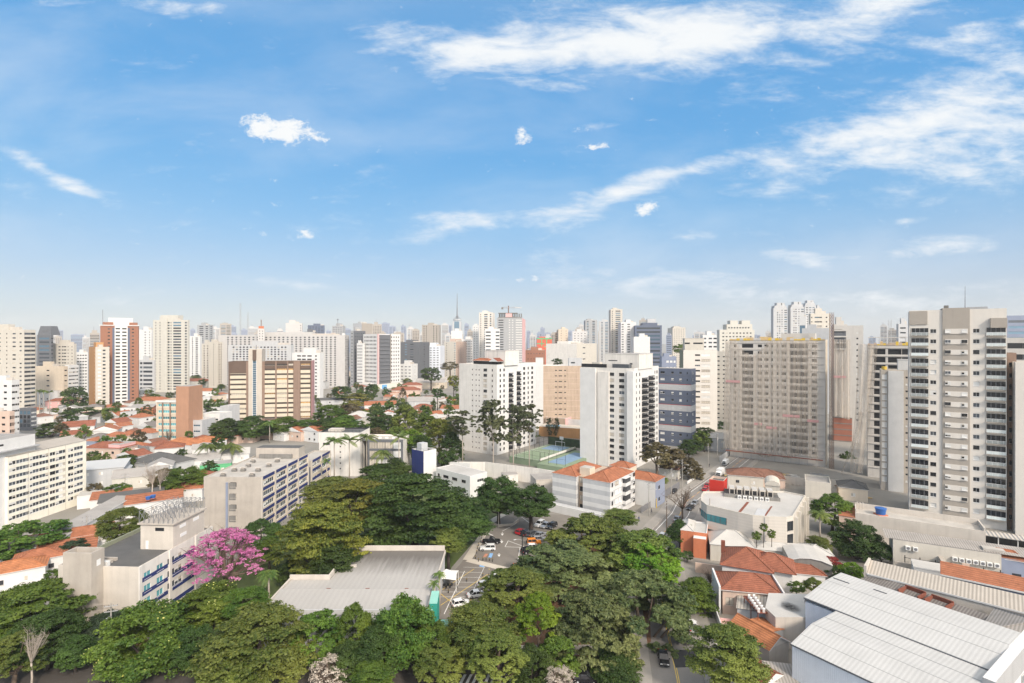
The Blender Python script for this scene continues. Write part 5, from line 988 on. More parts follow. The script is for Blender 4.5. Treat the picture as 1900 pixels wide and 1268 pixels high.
balconies(th, FM(W, D)['r'], D * .30, D * .23, zs, 'curve'); balconies(th, FM(W, D)['r'], D * .56, D * .22, [z + .5 for z in zs], 'curve')
rooftop(th, W * .38, 5, W + .5, D * .7, H - .7, 7.0, 'white_paint', parts=[(W * .45, 4.95, H + 3, W * .62, 4.99, H + 3.4, 'glass_dark'), (W * .85, 4.95, H + 1.5, W * .9, 4.99, H + 2.2, 'glass_dark')]); b = MB(); b.box(.3, -.1, H, W * .5, .2, H + 1.6, 'black'); b.box(W * .6, .5, H, W * .9, 4, H + 1.8, 'glass_mid', top='roof_white'); b.box(W * .2, 1, H, W * .35, 4, H + 2.4, 'cream_paint'); b.build('terrace', th)
th, W, D, H = bld('apartment_tower', 'tall cream tower behind the eucalyptus trees with small pitched roofs on top', ('r', 852, 922, 994), 268, 677, -35, 'white_paint',
    f=[(16, 1, 1.6, .75, [(.36, .6, 'sm'), (.46, .6, 'sm'), (.54, .6, 'sm')]), (16, 1, 1.6, 1.5, [(.70, 2.4, 'drk')]), (16, 1, 1.6, 1.3, [(.88, .7, 'sm')])],
    r=[(16, 1, 1.6, 1.5, [(.08, 1.2, 'sm'), (.17, 1.3, 'sm'), (.68, 2.0, 'dk'), (.79, 1.2, 'sm'), (.90, 2.0, 'dk')])], roof='roof_dark', walls={'r': 'white_clean'})
zs = [1 + k * (H - 2.6) / 16 for k in range(15)]
balconies(th, FM(W, D)['r'], D * .28, 3.6, zs, 'curve'); balconies(th, FM(W, D)['r'], D * .48, 3.6, [z + .5 for z in zs], 'curve')
rooftop(th, W * .5, 6, W + 1, D * .5, H - .7, 7.6, 'white_paint'); b = MB(); hip_roof(b, W * .35, 1, W * .75, 6, H + 1.8, 1.2, 'tile_orange', .3); hip_roof(b, W * .8, .5, W * 1.0, 8, H + 1.6, 1.6, 'rust_brown', .3, 'y'); hip_roof(b, W * .7, 9, W * 1.0, 16, H + 1.6, 1.6, 'rust_brown', .3, 'y'); b.box(W * .35, 1.3, H, W * .95, 5.6, H + 1.8, 'glass_dark'); b.build('terrace', th)
# tan slab, blue-grey banded block, pale and cream slabs between them
th, W, D, H = bld('tan_building', 'blank tan building with rows of small slits between the two cream towers', ('l', 1005, 1008, 1082), 345, 679, -3, 'tan_paint', f=[(11, 1, 1.2, .6, [(.32, 1.4, 'sm'), (.43, 2.2, 'sm'), (.55, 1.2, 'sm')]), (11, 1, 1.2, 1.0, [(.985, .8, 'sm')])], dep=16, roof='roof_white', trim='white_clean', extra=lambda b, W, D, H: [b.box(0, -.05, 1 + k * (H - 2) / 11, W, -.003, 1.25 + k * (H - 2) / 11, 'salmon_paint') for k in range(11)])
b = MB(); b.box(-5.0, -1, 0, -.02, 14, H + 5, 'white_clean', top='roof_white'); b.build('side_wing', th); b = MB(); b.box(W * .64, 2, H - .6, W * .98, 9, H + 5, 'grey_light', top='roof_white'); b.box(W * .7, 1.96, H + 1.5, W * .8, 2, H + 2.4, 'glass_dark'); b.build('rooftop_room', th)
def ex_blue(b, W, D, H):
    p = (H - 1.2) / 11
    for k in range(11):
        m = 'grey_light' if k in (2, 5, 8) and True else None
        for (a, c, fr) in [(0, W, 'f'), (0, D, 'r')]:
            if m: (b.box(a, -.05, 1 + (k - .1) * p, c, -.003, 1 + (k + .75) * p, m) if fr == 'f' else b.box(W + .003, a, 1 + (k - .1) * p, W + .05, c, 1 + (k + .75) * p, m))
            elif fr == 'f': b.box(a, -.08, 1 + k * p + .02, c, -.003, 1.18 + k * p, 'grey_dark')
        if m: b.box(0, -.12, 1 + (k + .75) * p, W + .1, -.003, 1 + (k + .75) * p + .2, 'red_wall')
th, W, D, H = bld('banded_block', 'dark blue-grey apartment block with pale bands and thin red lines', ('r', 1215, 1282, 1291), 286, 685, -35, 'slate_blue', f=[(11, 1.0, .4, 1.2, [(.22, 2.4, 'res'), (.50, 1.3, 'res'), (.72, 1.3, 'res'), (.9, .5, 'smx')])], r=[(11, 1, .4, 1.2, [(.4, 1.4, 'mix')])], roof='roof_white', trim='roof_white', rec=.12, extra=ex_blue, walls={'r': 'slate_blue'})
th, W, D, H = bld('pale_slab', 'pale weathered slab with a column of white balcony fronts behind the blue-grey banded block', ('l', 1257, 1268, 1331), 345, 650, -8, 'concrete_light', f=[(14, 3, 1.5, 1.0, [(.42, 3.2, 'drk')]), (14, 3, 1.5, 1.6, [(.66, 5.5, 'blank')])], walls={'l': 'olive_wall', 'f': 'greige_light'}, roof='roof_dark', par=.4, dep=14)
rooftop(th, 1, 1, W * .62, 8, H - .4, 8, 'cream_paint', parts=[(W * .05, .95, H + 4, W * .2, .99, H + 5, 'glass_dark'), (W * .3, .95, H + 4, W * .58, .99, H + 5, 'glass_dark')])
th, W, D, H = bld('cream_slab', 'cream slab with small windows just left of the netted building site', ('r', 1318, 1352, 1356), 372, 653, -30, 'cream_paint', f=[(15, 2, 2, .9, [(.45, 1.5, 'smx'), (.75, 1.6, 'smx'), (.92, 2.0, 'drk')])], simple=True, dep=12)
# ---------------------------------------------------------------- netted building site
def site_tower(name, label, box, d, yt, rz, n, cols, side, dep=None, wall='concrete_new', z1=None):
    th, W, D, H = bld(name, label, box, d, yt, rz, wall, f=[(n, 4.2, 1.0, h, c) for h, c in cols], r=side, dep=dep, rec=.5, roof='roof_concrete', par=.2)
    p = (H - 5.2) / n; b = MB()
    for k in range(n + 1): b.box(-.15, -.25, 4.2 + k * p - .22, W + .1, -.003, 4.2 + k * p + .12, 'concrete_new')
    b.build('floor_edge', th); return th, W, D, H, p
th, W, D, H, p = site_tower('building_site', 'unfinished concrete tower wrapped in pale netting with pink banners', ('r', 1354, 1531, 1545), 243, 632, -33, 16, [(1.9, [(.20, 5.2, 'open'), (.74, 7.5, 'open')]), (1.35, [(.335, 1.9, 'open'), (.405, 1.8, 'open'), (.465, .9, 'open'), (.525, .9, 'open'), (.59, 2.0, 'open'), (.895, 2.0, 'open'), (.06, 1.2, 'open')])], [(16, 4.2, 1.0, 2.1, [(.3, 2.4, 'open')])], dep=17)
b = MB(); b.box(W + .01, .4 + 4, 0, W + .35, 16, H + .4, 'beige_paint'); b.build('side_wall', th)
b = MB(); r_ = random.Random(9)
for k in range(26): x = W * k / 26; b.box(x, -.2, H, x + W / 26 - .1, .1, H + r_.uniform(.5, 1.2), r_.choice(['yellow_steel', 'formwork', 'formwork', 'concrete_new']))
for k in range(16): x = r_.uniform(1, W - 2); y = r_.uniform(1, 14); b.box(x, y, H, x + r_.uniform(1, 4), y + r_.uniform(.5, 3), H + r_.uniform(.6, 2.2), r_.choice(['formwork', 'concrete_new', 'yellow_steel', 'tan_paint']))
b.build('formwork', th); b = MB(); b.box(W * .55, 4, H, W * .9, 12, H + 3.4, 'concrete_new', top='roof_concrete'); b.build('core', th); mast(th, W * .46, 3, H, 7)
# net
def net(name, label, M_par, cols, rows, fn, holes=None):
    b = MB()
    for i in range(cols):
        for j in range(rows):
            if holes and holes(i / cols, j / rows): continue
            b.quad(fn(i / cols, j / rows), fn((i + 1) / cols, j / rows), fn((i + 1) / cols, (j + 1) / rows), fn(i / cols, (j + 1) / rows), 'safety_net')
    return b.build('netting', M_par, smooth=True)
rn = np.random.default_rng(5); ph = rn.uniform(0, 6.28, 8)
def fnet(u, v):
    x = -2.0 + u * (W * .93 + 2.0); bot = 3.2 + 1.0 * math.sin(u * 9) + .7 * math.sin(u * 23 + 1); z = bot + v * (H - .2 - bot); fold = sum(.06 * math.sin(u * f_ + ph[k] + v * .8) for k, f_ in enumerate((31, 57, 83, 121))); y = -1.1 - 1.2 * (1 - v) * (.6 + .4 * math.sin(u * 3)) + fold - .5 * math.sin(v * 3.1)
    return (x - (1 - v) * .8 * (u < .02), y, z)
hole = lambda u, v: (.13 < u < .47 and v > .965 - .10 * math.sin(math.pi * (u - .13) / .34)) or v > .995
net('n', '', th, 90, 46, fnet, hole)
def fside(u, v): z = 3.6 + v * (H - 4); return (-2.0 + .25 * math.sin(v * 9 + u * 5), -1.4 + u * 14, z)
net('n', '', th, 12, 24, fside)
for (u, k, w_) in [(-.01, 10.0, 6.6), (.575, 5.4, 7.4), (.83, 4.9, 4.6), (.28, 3.9, 3.6), (.41, 3.5, 4.6)]:
    c = MB(); x0 = W * u - (1 if u < 0 else 0); c.box(x0, -2.35, 4.2 + k * p, x0 + w_, -2.28, 4.2 + k * p + 1.15, 'pink_banner'); c.build('banner', th)
b = MB(); b.box(-1.5, -3.0, 3.2, W * .98, -1.6, 3.45, 'rust_brown'); [b.tube([(k * W / 12, -2.6, 0), (k * W / 12, -2.6, 3.2)], .09, 'steel', 5) for k in range(13)]; b.build('catch_platform', th)
def lattice(name, label, x, y, z0, z1, s, m, parent=None, cat='hoist mast', step=1.5):
    b = MB(); cs = [(-s, -s), (s, -s), (s, s), (-s, s)]
    for c in cs: b.tube([(c[0], c[1], z0), (c[0], c[1], z1)], s * .16, m, 4)
    n = int((z1 - z0) / step)
    for k in range(n):
        z = z0 + k * step
        for i in range(4): b.tube([(*cs[i], z), (*cs[(i + 1) % 4], z)], s * .10, m, 4, False); b.tube([(*cs[i], z), (*cs[(i + 1) % 4], z + step)], s * .09, m, 4, False)
    if parent: return b.build(name, parent, TR(x, y))
    o = b.build(name); o.location = (x, y, 0); return tag(o, label, cat)
q = gp(1543, 883); d_ = 240; lattice('hoist_mast', 'dark lattice hoist mast up the right edge of the netted building site', xd(1543, d_), d_, 0, zd(580, d_), .62, 'rust_steel')
# dark low end of the site with red brick, behind it the draped grey block
th, W, D, H = bld('grey_core_building', 'smooth grey tower with one column of tiny windows, netting draped over its left half', ('r', 1547, 1602, 1628), 300, 604, -30, 'concrete_new', f=[(17, 8, 2.5, .9, [(.80, .9, 'smx')]), (1, H0 + 4, 1.2, 2.4, [(.12, 5, 'drk')])], roof='roof_grey', dep=14)
def fdr(u, v): z = 14 + v * (H - 22); return (-1 + u * W * .62 - .8 * (1 - v) * (1 - u), -1.2 + .5 * math.sin(u * 19 + 2 * v) + .3 * math.sin(u * 41) - 1.5 * (1 - v) * u, z + .7 * math.sin(u * 5) * (v < .05))
net('n', '', th, 34, 30, fdr); b = MB(); b.box(-.5, -1.9, 37.0, 6, -1.82, 38.2, 'pink_banner'); b.build('banner', th); b = MB(); b.box(-.5, -.5, 0, W * .62, -.003, 13.6, 'brick_open'); [b.box(-.6, -.6, k * 3.4, W * .62, -.5, k * 3.4 + .5, 'concrete_dark') for k in range(5)]; b.build('brick_infill', th)
b = MB(); b.box(0, -.06, H - 14, W * .42, -.003, H - 3, 'grey_dark'); [b.box(0, -.9, H - 14 + k * 3.6, W * .42, -.06, H - 13.2 + k * 3.6, 'concrete_new') for k in range(4)]; b.build('open_floors', th)
th, W, D, H, p = site_tower('building_site', 'unfinished concrete frame with open floors and torn netting hanging off its left side', ('l', 1606, 1610, 1692), 226, 641, -33, 15, [(2.3, [(.28, 4.0, 'open'), (.62, 4.6, 'open'), (.90, 3.6, 'open')])], [], dep=16)
b = MB(); r_ = random.Random(3)
for k in range(14): x = W * k / 14; b.box(x, -.2, H, x + W / 14 - .1, .2, H + r_.uniform(.5, 1.8), r_.choice(['yellow_steel', 'formwork', 'tan_paint']))
b.box(0, .3, H + 3.2, W, .6, H + 3.5, 'concrete_new'); [b.tube([(k * W / 5 + 1, .4, H), (k * W / 5 + 1, .4, H + 3.2)], .1, 'steel', 4) for k in range(5)]; b.build('formwork', th); lattice('mast_tip', '', W * .52, 4, H, H + 11, .55, 'grey_light', th)
def fd3(u, v):
    z = 1.5 + v * (H - 1); sp = (1 - v) ** 1.3; return (-3.6 - 3.0 * sp + u * (4.8 + 2.2 * v) + .25 * math.sin(u * 25 + v * 3), -1.0 - 1.6 * sp + .5 * math.sin(u * 17), z)
net('n', '', th, 26, 30, fd3)
def fd4(u, v):
    z = .6 + v * 27; return (-3.5 - 6.5 * (1 - v) ** 1.5 + u * (.7 + 1.3 * v), -1.6 - 2.0 * (1 - v) + .3 * math.sin(u * 9), z)
net('n', '', th, 8, 18, fd4)
# cream tower end in front, big balcony tower on the right
th, W, D, H = bld('cream_end_tower', 'narrow greige tower end with a blank white panel, left of the balcony tower', ('l', 1632, 1634, 1689), 206, 686, -33, 'putty', f=[(16, 3, 1.5, 1.9, [(.13, 1.5, 'bw')]), (16, 3, 1.5, .7, [(.88, .7, 'smx')])], dep=10, roof='roof_white', rec=.1)
b = MB(); b.box(W * .26, -.5, 0, W * .78, -.003, H - .4, 'white_clean'); b.build('blank_panel', th); rooftop(th, W * .6, 1, W, 6, H - .6, 4.5, 'white_clean')
b = MB(); b.tube([(1.2, .8, H), (1.2, .8, H + 1.2)], [.9, .9], 'yellow_steel', 12); b.build('yellow_drum', th)
rw_ = lambda: [(18, 3.0, 5.2, 1.3, [(.262, 1.5, 'mix'), (.705, 1.5, 'mix')]), (18, 3.0, 5.2, 1.0, [(.415, 1.4, 'mix'), (.585, 1.4, 'mix')])]
th, W, D, H = bld('balcony_tower', 'tall beige apartment tower with two stacks of glass-railed balconies at the right', ('l', 1686, 1687, 1868), 175, 577, -36, 'greige_light', f=rw_(), dep=18, roof='roof_grey', par=.4)
p = (H - 8.2) / 18
b = MB(); b.box(W * .36, -.35, 0, W * .64, -.003, H + .35, 'greige'); 
b.build('centre_bay', th)
b = MB()
for k in range(18): b.box(W * .385, -.5, 3.0 + k * p + .75, W * .62, -.352, 3.0 + k * p + 2.35, 'greige_light')
b.build('window_band', th)
# windows of the centre bay stand in front of the bay face
for o_ in list(th.children):
    if o_.name.startswith('window') and W * .36 < o_.location.x + .7 < W * .65: o_.location.y -= .70
b = MB(); b.box(0, -.3, H - 4.6, W * .2, -.003, H - .2, 'greige'); b.box(W * .84, -1.2, H - 6.0, W, -.003, H - 3.0, 'greige'); b.build('cornice', th)
M_ = FM(W, D)['f']
zs = [3.2 + k * p for k in range(18)]
balconies(th, M_, W * .02, W * .19, zs, 'glass'); balconies(th, M_, W * .80, W * .19, [z - .1 for z in zs[:-0 or None]], 'glass')
rooftop(th, W * .36, .5, W * .62, 9, H - .4, .7, 'greige', parts=[(W * .38, 2, H + .5, W * .43, 3, H + 1.5, 'concrete_dark')]); mast(th, W * .60, 2, H + .5, 7)
b = MB(); b.box(W * .64, 5, H - .5, W * .84, 12, H + .9, 'grey_paint', top='teal_paint'); b.build('water_room', th)
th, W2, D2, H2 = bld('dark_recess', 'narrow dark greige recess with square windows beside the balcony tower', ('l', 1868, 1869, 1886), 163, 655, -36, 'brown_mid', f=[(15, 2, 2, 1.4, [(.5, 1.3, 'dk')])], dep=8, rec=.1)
th, W2, D2, H2 = bld('white_wing', 'blank pale wing cut off by the right edge', ('l', 1883, 1884, 1960), 158, 672, -36, 'greige_light', f=[(15, 2, 2, 1.4, [(.6, 1.3, 'dk')])], dep=10, roof='roof_white')
bld('unfinished_block', 'bare concrete floors behind the pale wing at the right edge', ('l', 1865, 1866, 1990), 215, 627, -36, 'concrete_new', f=[(12, 4, 1, 2.2, E(5, 4.6, k='drk'))], dep=14, simple=True, rec=.5)
bld('grey_glass_block', 'grey block with glass bands at the far right above the unfinished floors', ('l', 1867, 1868, 1975), 330, 586, -20, 'blue_grey_wall', f=[(20, 2, 2, 1.6, E(2, 14, k='bl'))], dep=14, simple=True)

# ---------------------------------------------------------------- left: apartment block, school, towers
th, W, D, H = bld('apartment_block', 'long ivory nine-storey block with rows of windows at the left edge', ('r', -60, 14, 160), 162, 849, -4, 'ivory_bright',
    r=[(9, 2.0, 1.0, 1.15, [(.055, 2.2, 'mix'), (.17, 4.5, 'stc'), (.30, 3.6, 'stc'), (.42, 3.6, 'stc'), (.535, 2.0, 'mix'), (.64, 4.2, 'stc'), (.78, 2.2, 'mix'), (.89, 3.6, 'stc')])], f=[(4, 6, 12, 1.2, [(.5, 3, 'mix')])], roof='roof_grey', par=.15)
b = MB(); b.add([(-.4, .1, H + .1), (W + .15, .1, H + .1), (W + .15, D + .2, H + .1), (W / 2, D + .2, H + 1.6), (W / 2, .1, H + 1.6), (-.4, D + .2, H + .1)], [(1, 2, 3, 4), (0, 4, 3, 5)], 'beige_roof'); b.build('sheet_roof', th)
b = MB(); b.box(-3, -6.0, 0, W - .8, 9.5, H + 5.6, 'white_clean', top='roof_grey'); b.box(-4, -6.6, H + 1.8, W + .5, 10.0, H + 2.1, 'grey_paint'); b.box(W - 5.0, -6.1, 0, W - .79, -5.98, H - 9, 'concrete'); b.build('stair_tower', th)
b = MB(); b.box(W - .81, -2, H + 3.6, W - .77, -.5, H + 4.2, 'glass_dark'); b.box(-2.5, -6.3, H - 1.2, W - 2, -6.02, H - .2, 'rust_brown'); b.build('dark_window', th); b = MB()
for (x0, y0, x1, y1) in [(0, -2, W - 2, -2), (0, 6, W - 2, 6), (W - 2, -2, W - 2, 6)]: b.tube([(x0, y0, H + 6.6), (x1, y1, H + 6.6)], .05, 'steel', 4)
b.box(2, 0, H + 5.6, 5, 3, H + 8.0, 'roof_dark'); b.build('roof_rail', th)
for k in (.23, .48, .70): b = MB(); b.tube([(W + .06, D * k, 0), (W + .06, D * k, H)], .07, 'cream_paint', 5); b.build('drainpipe', th)
th, Lw, = long_roof('long_grey_roof', 'long low white building with a grey roof strip right of the ivory block', (120, 995), (250, 920), 5.0, 5.5, 'white_clean', 'roof_grey', .4, 'building')
house('low white terrace building with a blue tarp behind the ivory block', 190, 940, 14, 10, 4.2, 30, 'white_clean', 'roof_white', gable='flat', nwin=0, name='building', cat='building')
# (name, label, box, d, ytop, rz, wall, front, right, extra kwargs)
R7 = lambda n, *c, h=1.1, z=2, t=1.5: [(n, z, t, h, list(c))]
T = [
 ('beige_tower', 'tall beige tower with stepped balconies cut by the left edge', ('r', -40, 45, 66), 415, 612, -8, 'cream_paint', R7(19, (.45, 3, 'res'), (.62, 1, 'smx'), (.78, 3, 'res'), (.92, 2, 'res')), R7(19, (.3, 5, 'drk'), (.75, 4, 'drk'), h=1.6), {}),
 ('white_stepped_block', 'white stepped block at the left edge below the beige tower', ('r', -60, 22, 36), 300, 706, -5, 'white_clean', R7(9, *E(5, 2)), R7(9, *E(3, 2)), {}),
 ('pinkish_block', 'pinkish beige block in front of the white stepped block at the left edge', ('r', -60, 18, 27), 275, 764, -6, 'salmon_paint', R7(5, *E(5, 2)), R7(5, *E(4, .9, k='smx'), h=1.8), {}),
 ('dark_podium', 'dark gridded podium block at the foot of the beige tower', ('r', 34, 58, 68), 342, 758, -6, 'grey_dark', R7(4, *E(3, 2.2, k='off'), h=2.2), R7(4, *E(2, 3, k='blank'), h=1.0), {}),
 ('mansard_tower', 'dark grey glass tower with a sloped top left of the brick tower', ('r', 69, 95, 99), 520, 622, -5, 'grey_dark', R7(16, (.5, 11, 'bl'), h=1.8), R7(16, (.5, 3, 'drk')), {}),
 ('cream_tower', 'cream tower with a blank left half beside the dark sloped tower', ('r', 94, 137, 142), 530, 638, -5, 'cream_paint', R7(16, (.38, 2.4, 'drk'), (.52, 2, 'drk'), (.62, 2.5, 'drk'), (.75, 1, 'smx'), (.92, 1, 'smx')), None, {}),
 ('beige_low_block', 'blank beige block below the cream tower', ('r', 66, 118, 126), 470, 680, -7, 'beige_paint', R7(7, (.44, 3, 'drk')), R7(7, (.5, 2.4, 'res')), {}),
 ('pale_pink_block', 'pale pink slab with balcony rows right of the blank beige block', ('r', 120, 127, 146), 500, 678, -12, 'white_clean', None, R7(9, *E(5, 2.2, k='res')), {}),
 ('white_grid_block', 'small white block dotted with windows left of the orange-brown tower', ('r', 141, 163, 166), 560, 654, -4, 'white_clean', R7(13, *E(4, 1.5, k='drk')), None, {}),
 ('orange_brown_tower', 'orange-brown and cream tower standing before the brick tower', ('r', 165, 177, 203), 450, 644, -38, 'ochre_wall', R7(16, (.86, 1.0, 'blank'), h=1.6), R7(16, (.28, 2.2, 'blank'), (.62, 2.0, 'drk'), h=1.3), {'walls': {'r': 'cream_paint'}}),
 ('brick_tower', 'red brick tower with a white centre strip and dark blue glass stripes', ('r', 186, 257, 259), 480, 605, -5, 'brick_red', R7(22, (.22, 1.6, 'drk'), (.44, 2.4, 'drk'), (.64, 2.4, 'drk'), (.85, 1.6, 'drk')), None, {}),
 ('white_mid_tower', 'plain white tower right behind the brick tower', ('r', 258, 281, 290), 690, 612, -4, 'white_clean', R7(20, (.5, 2.4, 'drk'), (.85, 1.5, 'drk')), R7(20, (.5, 3, 'smx')), {}),
 ('striped_office', 'low office with dark glass bands between the brick tower and tall cream tower', ('r', 258, 286, 292), 600, 668, -4, 'grey_light', R7(7, (.14, 3, 'drk'), (.58, 11, 'drk'), h=2.4), None, {}),
 ('tall_cream_tower', 'tallest cream tower on the left with rows of enclosed balconies', ('r', 284, 348, 352), 600, 594, -4, 'ivory_paint', R7(25, (.08, 1, 'smx'), (.2, 1, 'smx'), (.45, 2.5, 'drk'), (.52, 1, 'smx'), (.70, 9.5, 'off'), (.95, 2.5, 'drk'), h=1.7), None, {}),
 ('white_blue_tower', 'slim white and navy striped tower right of the tall cream tower', ('r', 351, 371, 375), 800, 624, -4, 'white_clean', R7(22, (.3, 2, 'drk'), (.7, 4, 'drk'), h=1.4), None, {}),
 ('banded_grey_tower', 'grey tower with white floor bands behind the cream pair', ('r', 366, 388, 396), 860, 603, -5, 'grey_paint', R7(26, (.35, 7, 'drk'), (.8, 4, 'drk'), h=1.5), R7(26, (.5, 4, 'drk')), {}),
 ('cream_pair_tower', 'left tower of the cream pair with recessed windows', ('r', 374, 390, 395), 700, 638, -4, 'cream_paint', R7(16, (.3, 2, 'drk'), (.7, 2, 'drk')), None, {}),
 ('cream_plain_tower', 'right tower of the cream pair, plain with a side stack of balconies', ('r', 387, 404, 413), 660, 635, -6, 'cream_paint', R7(17, (.55, 1, 'smx')), R7(17, (.3, 2.4, 'drk'), (.75, 2.4, 'drk')), {}),
 ('long_white_slab', 'very long white slab of flats with countless small windows', ('r', 405, 640, 648), 660, 622, -3, 'pale_wall', R7(22, *E(26, 2.4, k='drk'), h=1.5), R7(22, *E(3, 2)), {}),
 ('white_front_slab', 'lower white slab projecting before the very long slab', ('r', 423, 540, 545), 600, 640, -3, 'grey_light', R7(19, *E(16, 2.2, k='res'), h=1.4), None, {}),
 ('white_square_tower', 'plain white tower rising at the right end of the very long slab', ('r', 530, 561, 563), 690, 600, -4, 'pale_wall', R7(24, (.9, 1, 'smx')), None, {}),
 ('lift_shaft_tower', 'white shaft with a small antenna rising from the very long slab', ('r', 478, 491, 493), 650, 610, -4, 'pale_wall', R7(22, (.3, .9, 'smx'), (.7, .9, 'smx')), None, {}),
 ('white_balcony_block', 'white block with brown edged balconies right of the brown office', ('r', 542, 594, 600), 520, 655, -5, 'white_clean', R7(13, (.25, 4, 'drk'), (.42, 4, 'drk'), (.62, 4.6, 'drk'), (.85, 1.8, 'drk'), h=1.3), None, {}),
 ('dark_blue_tower', 'dark blue-grey tower pair behind the white balcony block', ('r', 571, 602, 604), 900, 604, -3, 'slate_blue', R7(26, *E(5, 3, k='bl')), None, {}),
 ('grey_window_tower', 'grey tower with white window rows in front of the dark blue pair', ('r', 564, 588, 590), 860, 616, -3, 'grey_dark', R7(22, *E(4, 2.6, k='res')), None, {}),
 ('pink_tower', 'peach pink tower above the distant trees', ('r', 607, 626, 630), 760, 622, -5, 'salmon_paint', R7(20, (.5, 1.6, 'smx'), (.8, 1.2, 'smx')), None, {}),
 ('far_grey_mast_tower', 'grey tower with a lattice mast behind the peach pink tower', ('r', 616, 636, 641), 1000, 605, -4, 'grey_paint', R7(24, *E(4, 2.2, k='drk')), None, {}),
 ('white_blue_block', 'white and blue tower just left of the dark grey tower', ('r', 632, 647, 650), 720, 624, -4, 'white_clean', R7(18, (.25, 2, 'bl'), (.55, 3, 'bl'), (.9, 1.6, 'bl')), None, {}),
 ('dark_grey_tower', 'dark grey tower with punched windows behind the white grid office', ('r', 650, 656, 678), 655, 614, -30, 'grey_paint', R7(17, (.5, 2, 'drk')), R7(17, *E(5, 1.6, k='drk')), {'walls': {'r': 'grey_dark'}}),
 ('grey_top_tower', 'grey tower with slots near its top, highest behind the white grid office', ('r', 655, 671, 691), 800, 600, -30, 'grey_light', R7(3, (.8, 3, 'drk'), h=4, z=66, t=6), None, {'walls': {'r': 'greige'}}),
 ('white_strip_block', 'white block with many little windows between the dark grey tower and white grid office', ('r', 662, 673, 677), 645, 637, -20, 'white_clean', R7(14, *E(5, 1.2, k='drk')), None, {}),
 ('grey_wing_tower', 'dark grey office with lighter vertical ribs right of the white grid office', ('r', 743, 777, 797), 740, 635, -12, 'grey_dark', R7(15, (.3, 3, 'bl'), (.62, 5, 'drk')), R7(15, (.5, 4, 'drk')), {}),
 ('white_low_tower', 'low white block at the right foot of the white grid office', ('r', 741, 765, 775), 690, 676, -12, 'white_clean', R7(6, *E(3, 3, k='drk')), R7(6, (.5, 1.2, 'smx')), {}),
 ('blue_white_block', 'bluish white block with evenly spaced windows left of the cream tower by the court', ('r', 788, 817, 825), 800, 642, -8, 'bluish_white', R7(13, *E(4, 3, k='drk')), None, {}),
 ('peach_block', 'peach and cream block beside the bluish white block', ('r', 824, 846, 868), 840, 634, -18, 'salmon_paint', R7(15, (.2, 1.5, 'drk'), (.9, 2.5, 'bl')), R7(15, *E(4, 1.2, k='drk')), {'walls': {'f': 'cream_paint'}}),
 ('white_black_block', 'white block with dark window pairs right of the peach block', ('r', 858, 878, 882), 880, 630, -5, 'white_clean', R7(14, *E(4, 2.4, k='drk')), None, {}),
 ('ribbed_beige_tower', 'beige-grey tower with dark vertical window ribs left of the spire tower', ('r', 783, 814, 818), 1050, 603, -4, 'greige', R7(24, (.12, 1.6, 'drk'), (.26, 1.6, 'drk'), (.7, 2.0, 'drk'), (.88, 1.6, 'drk'), h=2.0), None, {}),
 ('blank_white_block', 'blank white wall block under the spire tower', ('r', 837, 858, 860), 1000, 614, -5, 'white_clean', None, None, {}),
 ('tall_beige_tower', 'tall stepped beige tower left of the crane', ('r', 889, 914, 918), 780, 580, -5, 'greige_light', R7(30, (.12, 1.2, 'smx'), (.5, 5, 'off'), (.85, 2.4, 'off'), h=1.8), None, {}),
 ('white_slim_tower', 'slim white tower at the left side of the tall stepped beige tower', ('r', 877, 888, 891), 840, 604, -5, 'white_clean', R7(22, *E(2, 1.4, k='drk')), None, {}),
 ('white_glass_tower', 'white tower with a dark glass panel below the crane', ('r', 900, 927, 929), 640, 611, -4, 'white_clean', R7(16, (.22, 6, 'drk'), (.86, 4.5, 'drk'), h=1.7), None, {}),
 ('crane_tower', 'grey unfinished tower with white balcony bands carrying the crane', ('r', 922, 969, 975), 720, 590, -5, 'grey_paint', R7(26, (.16, 7, 'drk'), (.50, 2, 'blank'), (.62, 2, 'blank'), (.87, 9, 'blank'), h=1.3), R7(26, *E(2, 2.2, k='drk')), {'walls': {'r': 'pink_paint'}}),
 ('green_red_block', 'red and green patterned block behind the pale blank wall', ('r', 996, 1024, 1027), 900, 628, -3, 'orange_red', None, None, {}),
 ('brick_low_block', 'low red brick block left of the pale blank wall', ('r', 975, 1012, 1016), 820, 650, -3, 'brick_red', R7(5, *E(6, 1.6, k='drk')), None, {}),
 ('blank_pale_block', 'wide pale pinkish block with an almost blank wall behind the tan building', ('r', 1013, 1070, 1107), 600, 638, -28, 'white_paint', None, R7(6, (.35, 9, 'drk'), h=1.2, z=14), {'walls': {'r': 'cream_paint'}}),
 ('brown_beige_tower', 'beige tower with brown side bands behind the pale blank wall', ('r', 1036, 1054, 1058), 960, 611, -3, 'beige_paint', R7(18, (.3, 1.4, 'drk'), (.8, 1.4, 'drk')), None, {}),
 ('brown_side_tower', 'dark and brown striped tower left of the beige tower with brown bands', ('r', 1030, 1041, 1044), 1000, 617, -3, 'tan_paint', R7(18, (.3, 5, 'drk')), None, {}),
 ('white_roof_tower', 'white tower with a dark sloped roof right of the beige tower with brown bands', ('r', 1062, 1090, 1093), 940, 615, -3, 'white_clean', R7(16, *E(4, 2.2, k='drk')), None, {}),
 ('grey_blue_tower', 'tall blue-grey tower with white ribs left of the narrow beige tower', ('r', 1086, 1108, 1112), 1080, 594, -4, 'grey_paint', R7(30, (.2, 4, 'bl'), (.7, 5, 'bl'), h=1.8), None, {}),
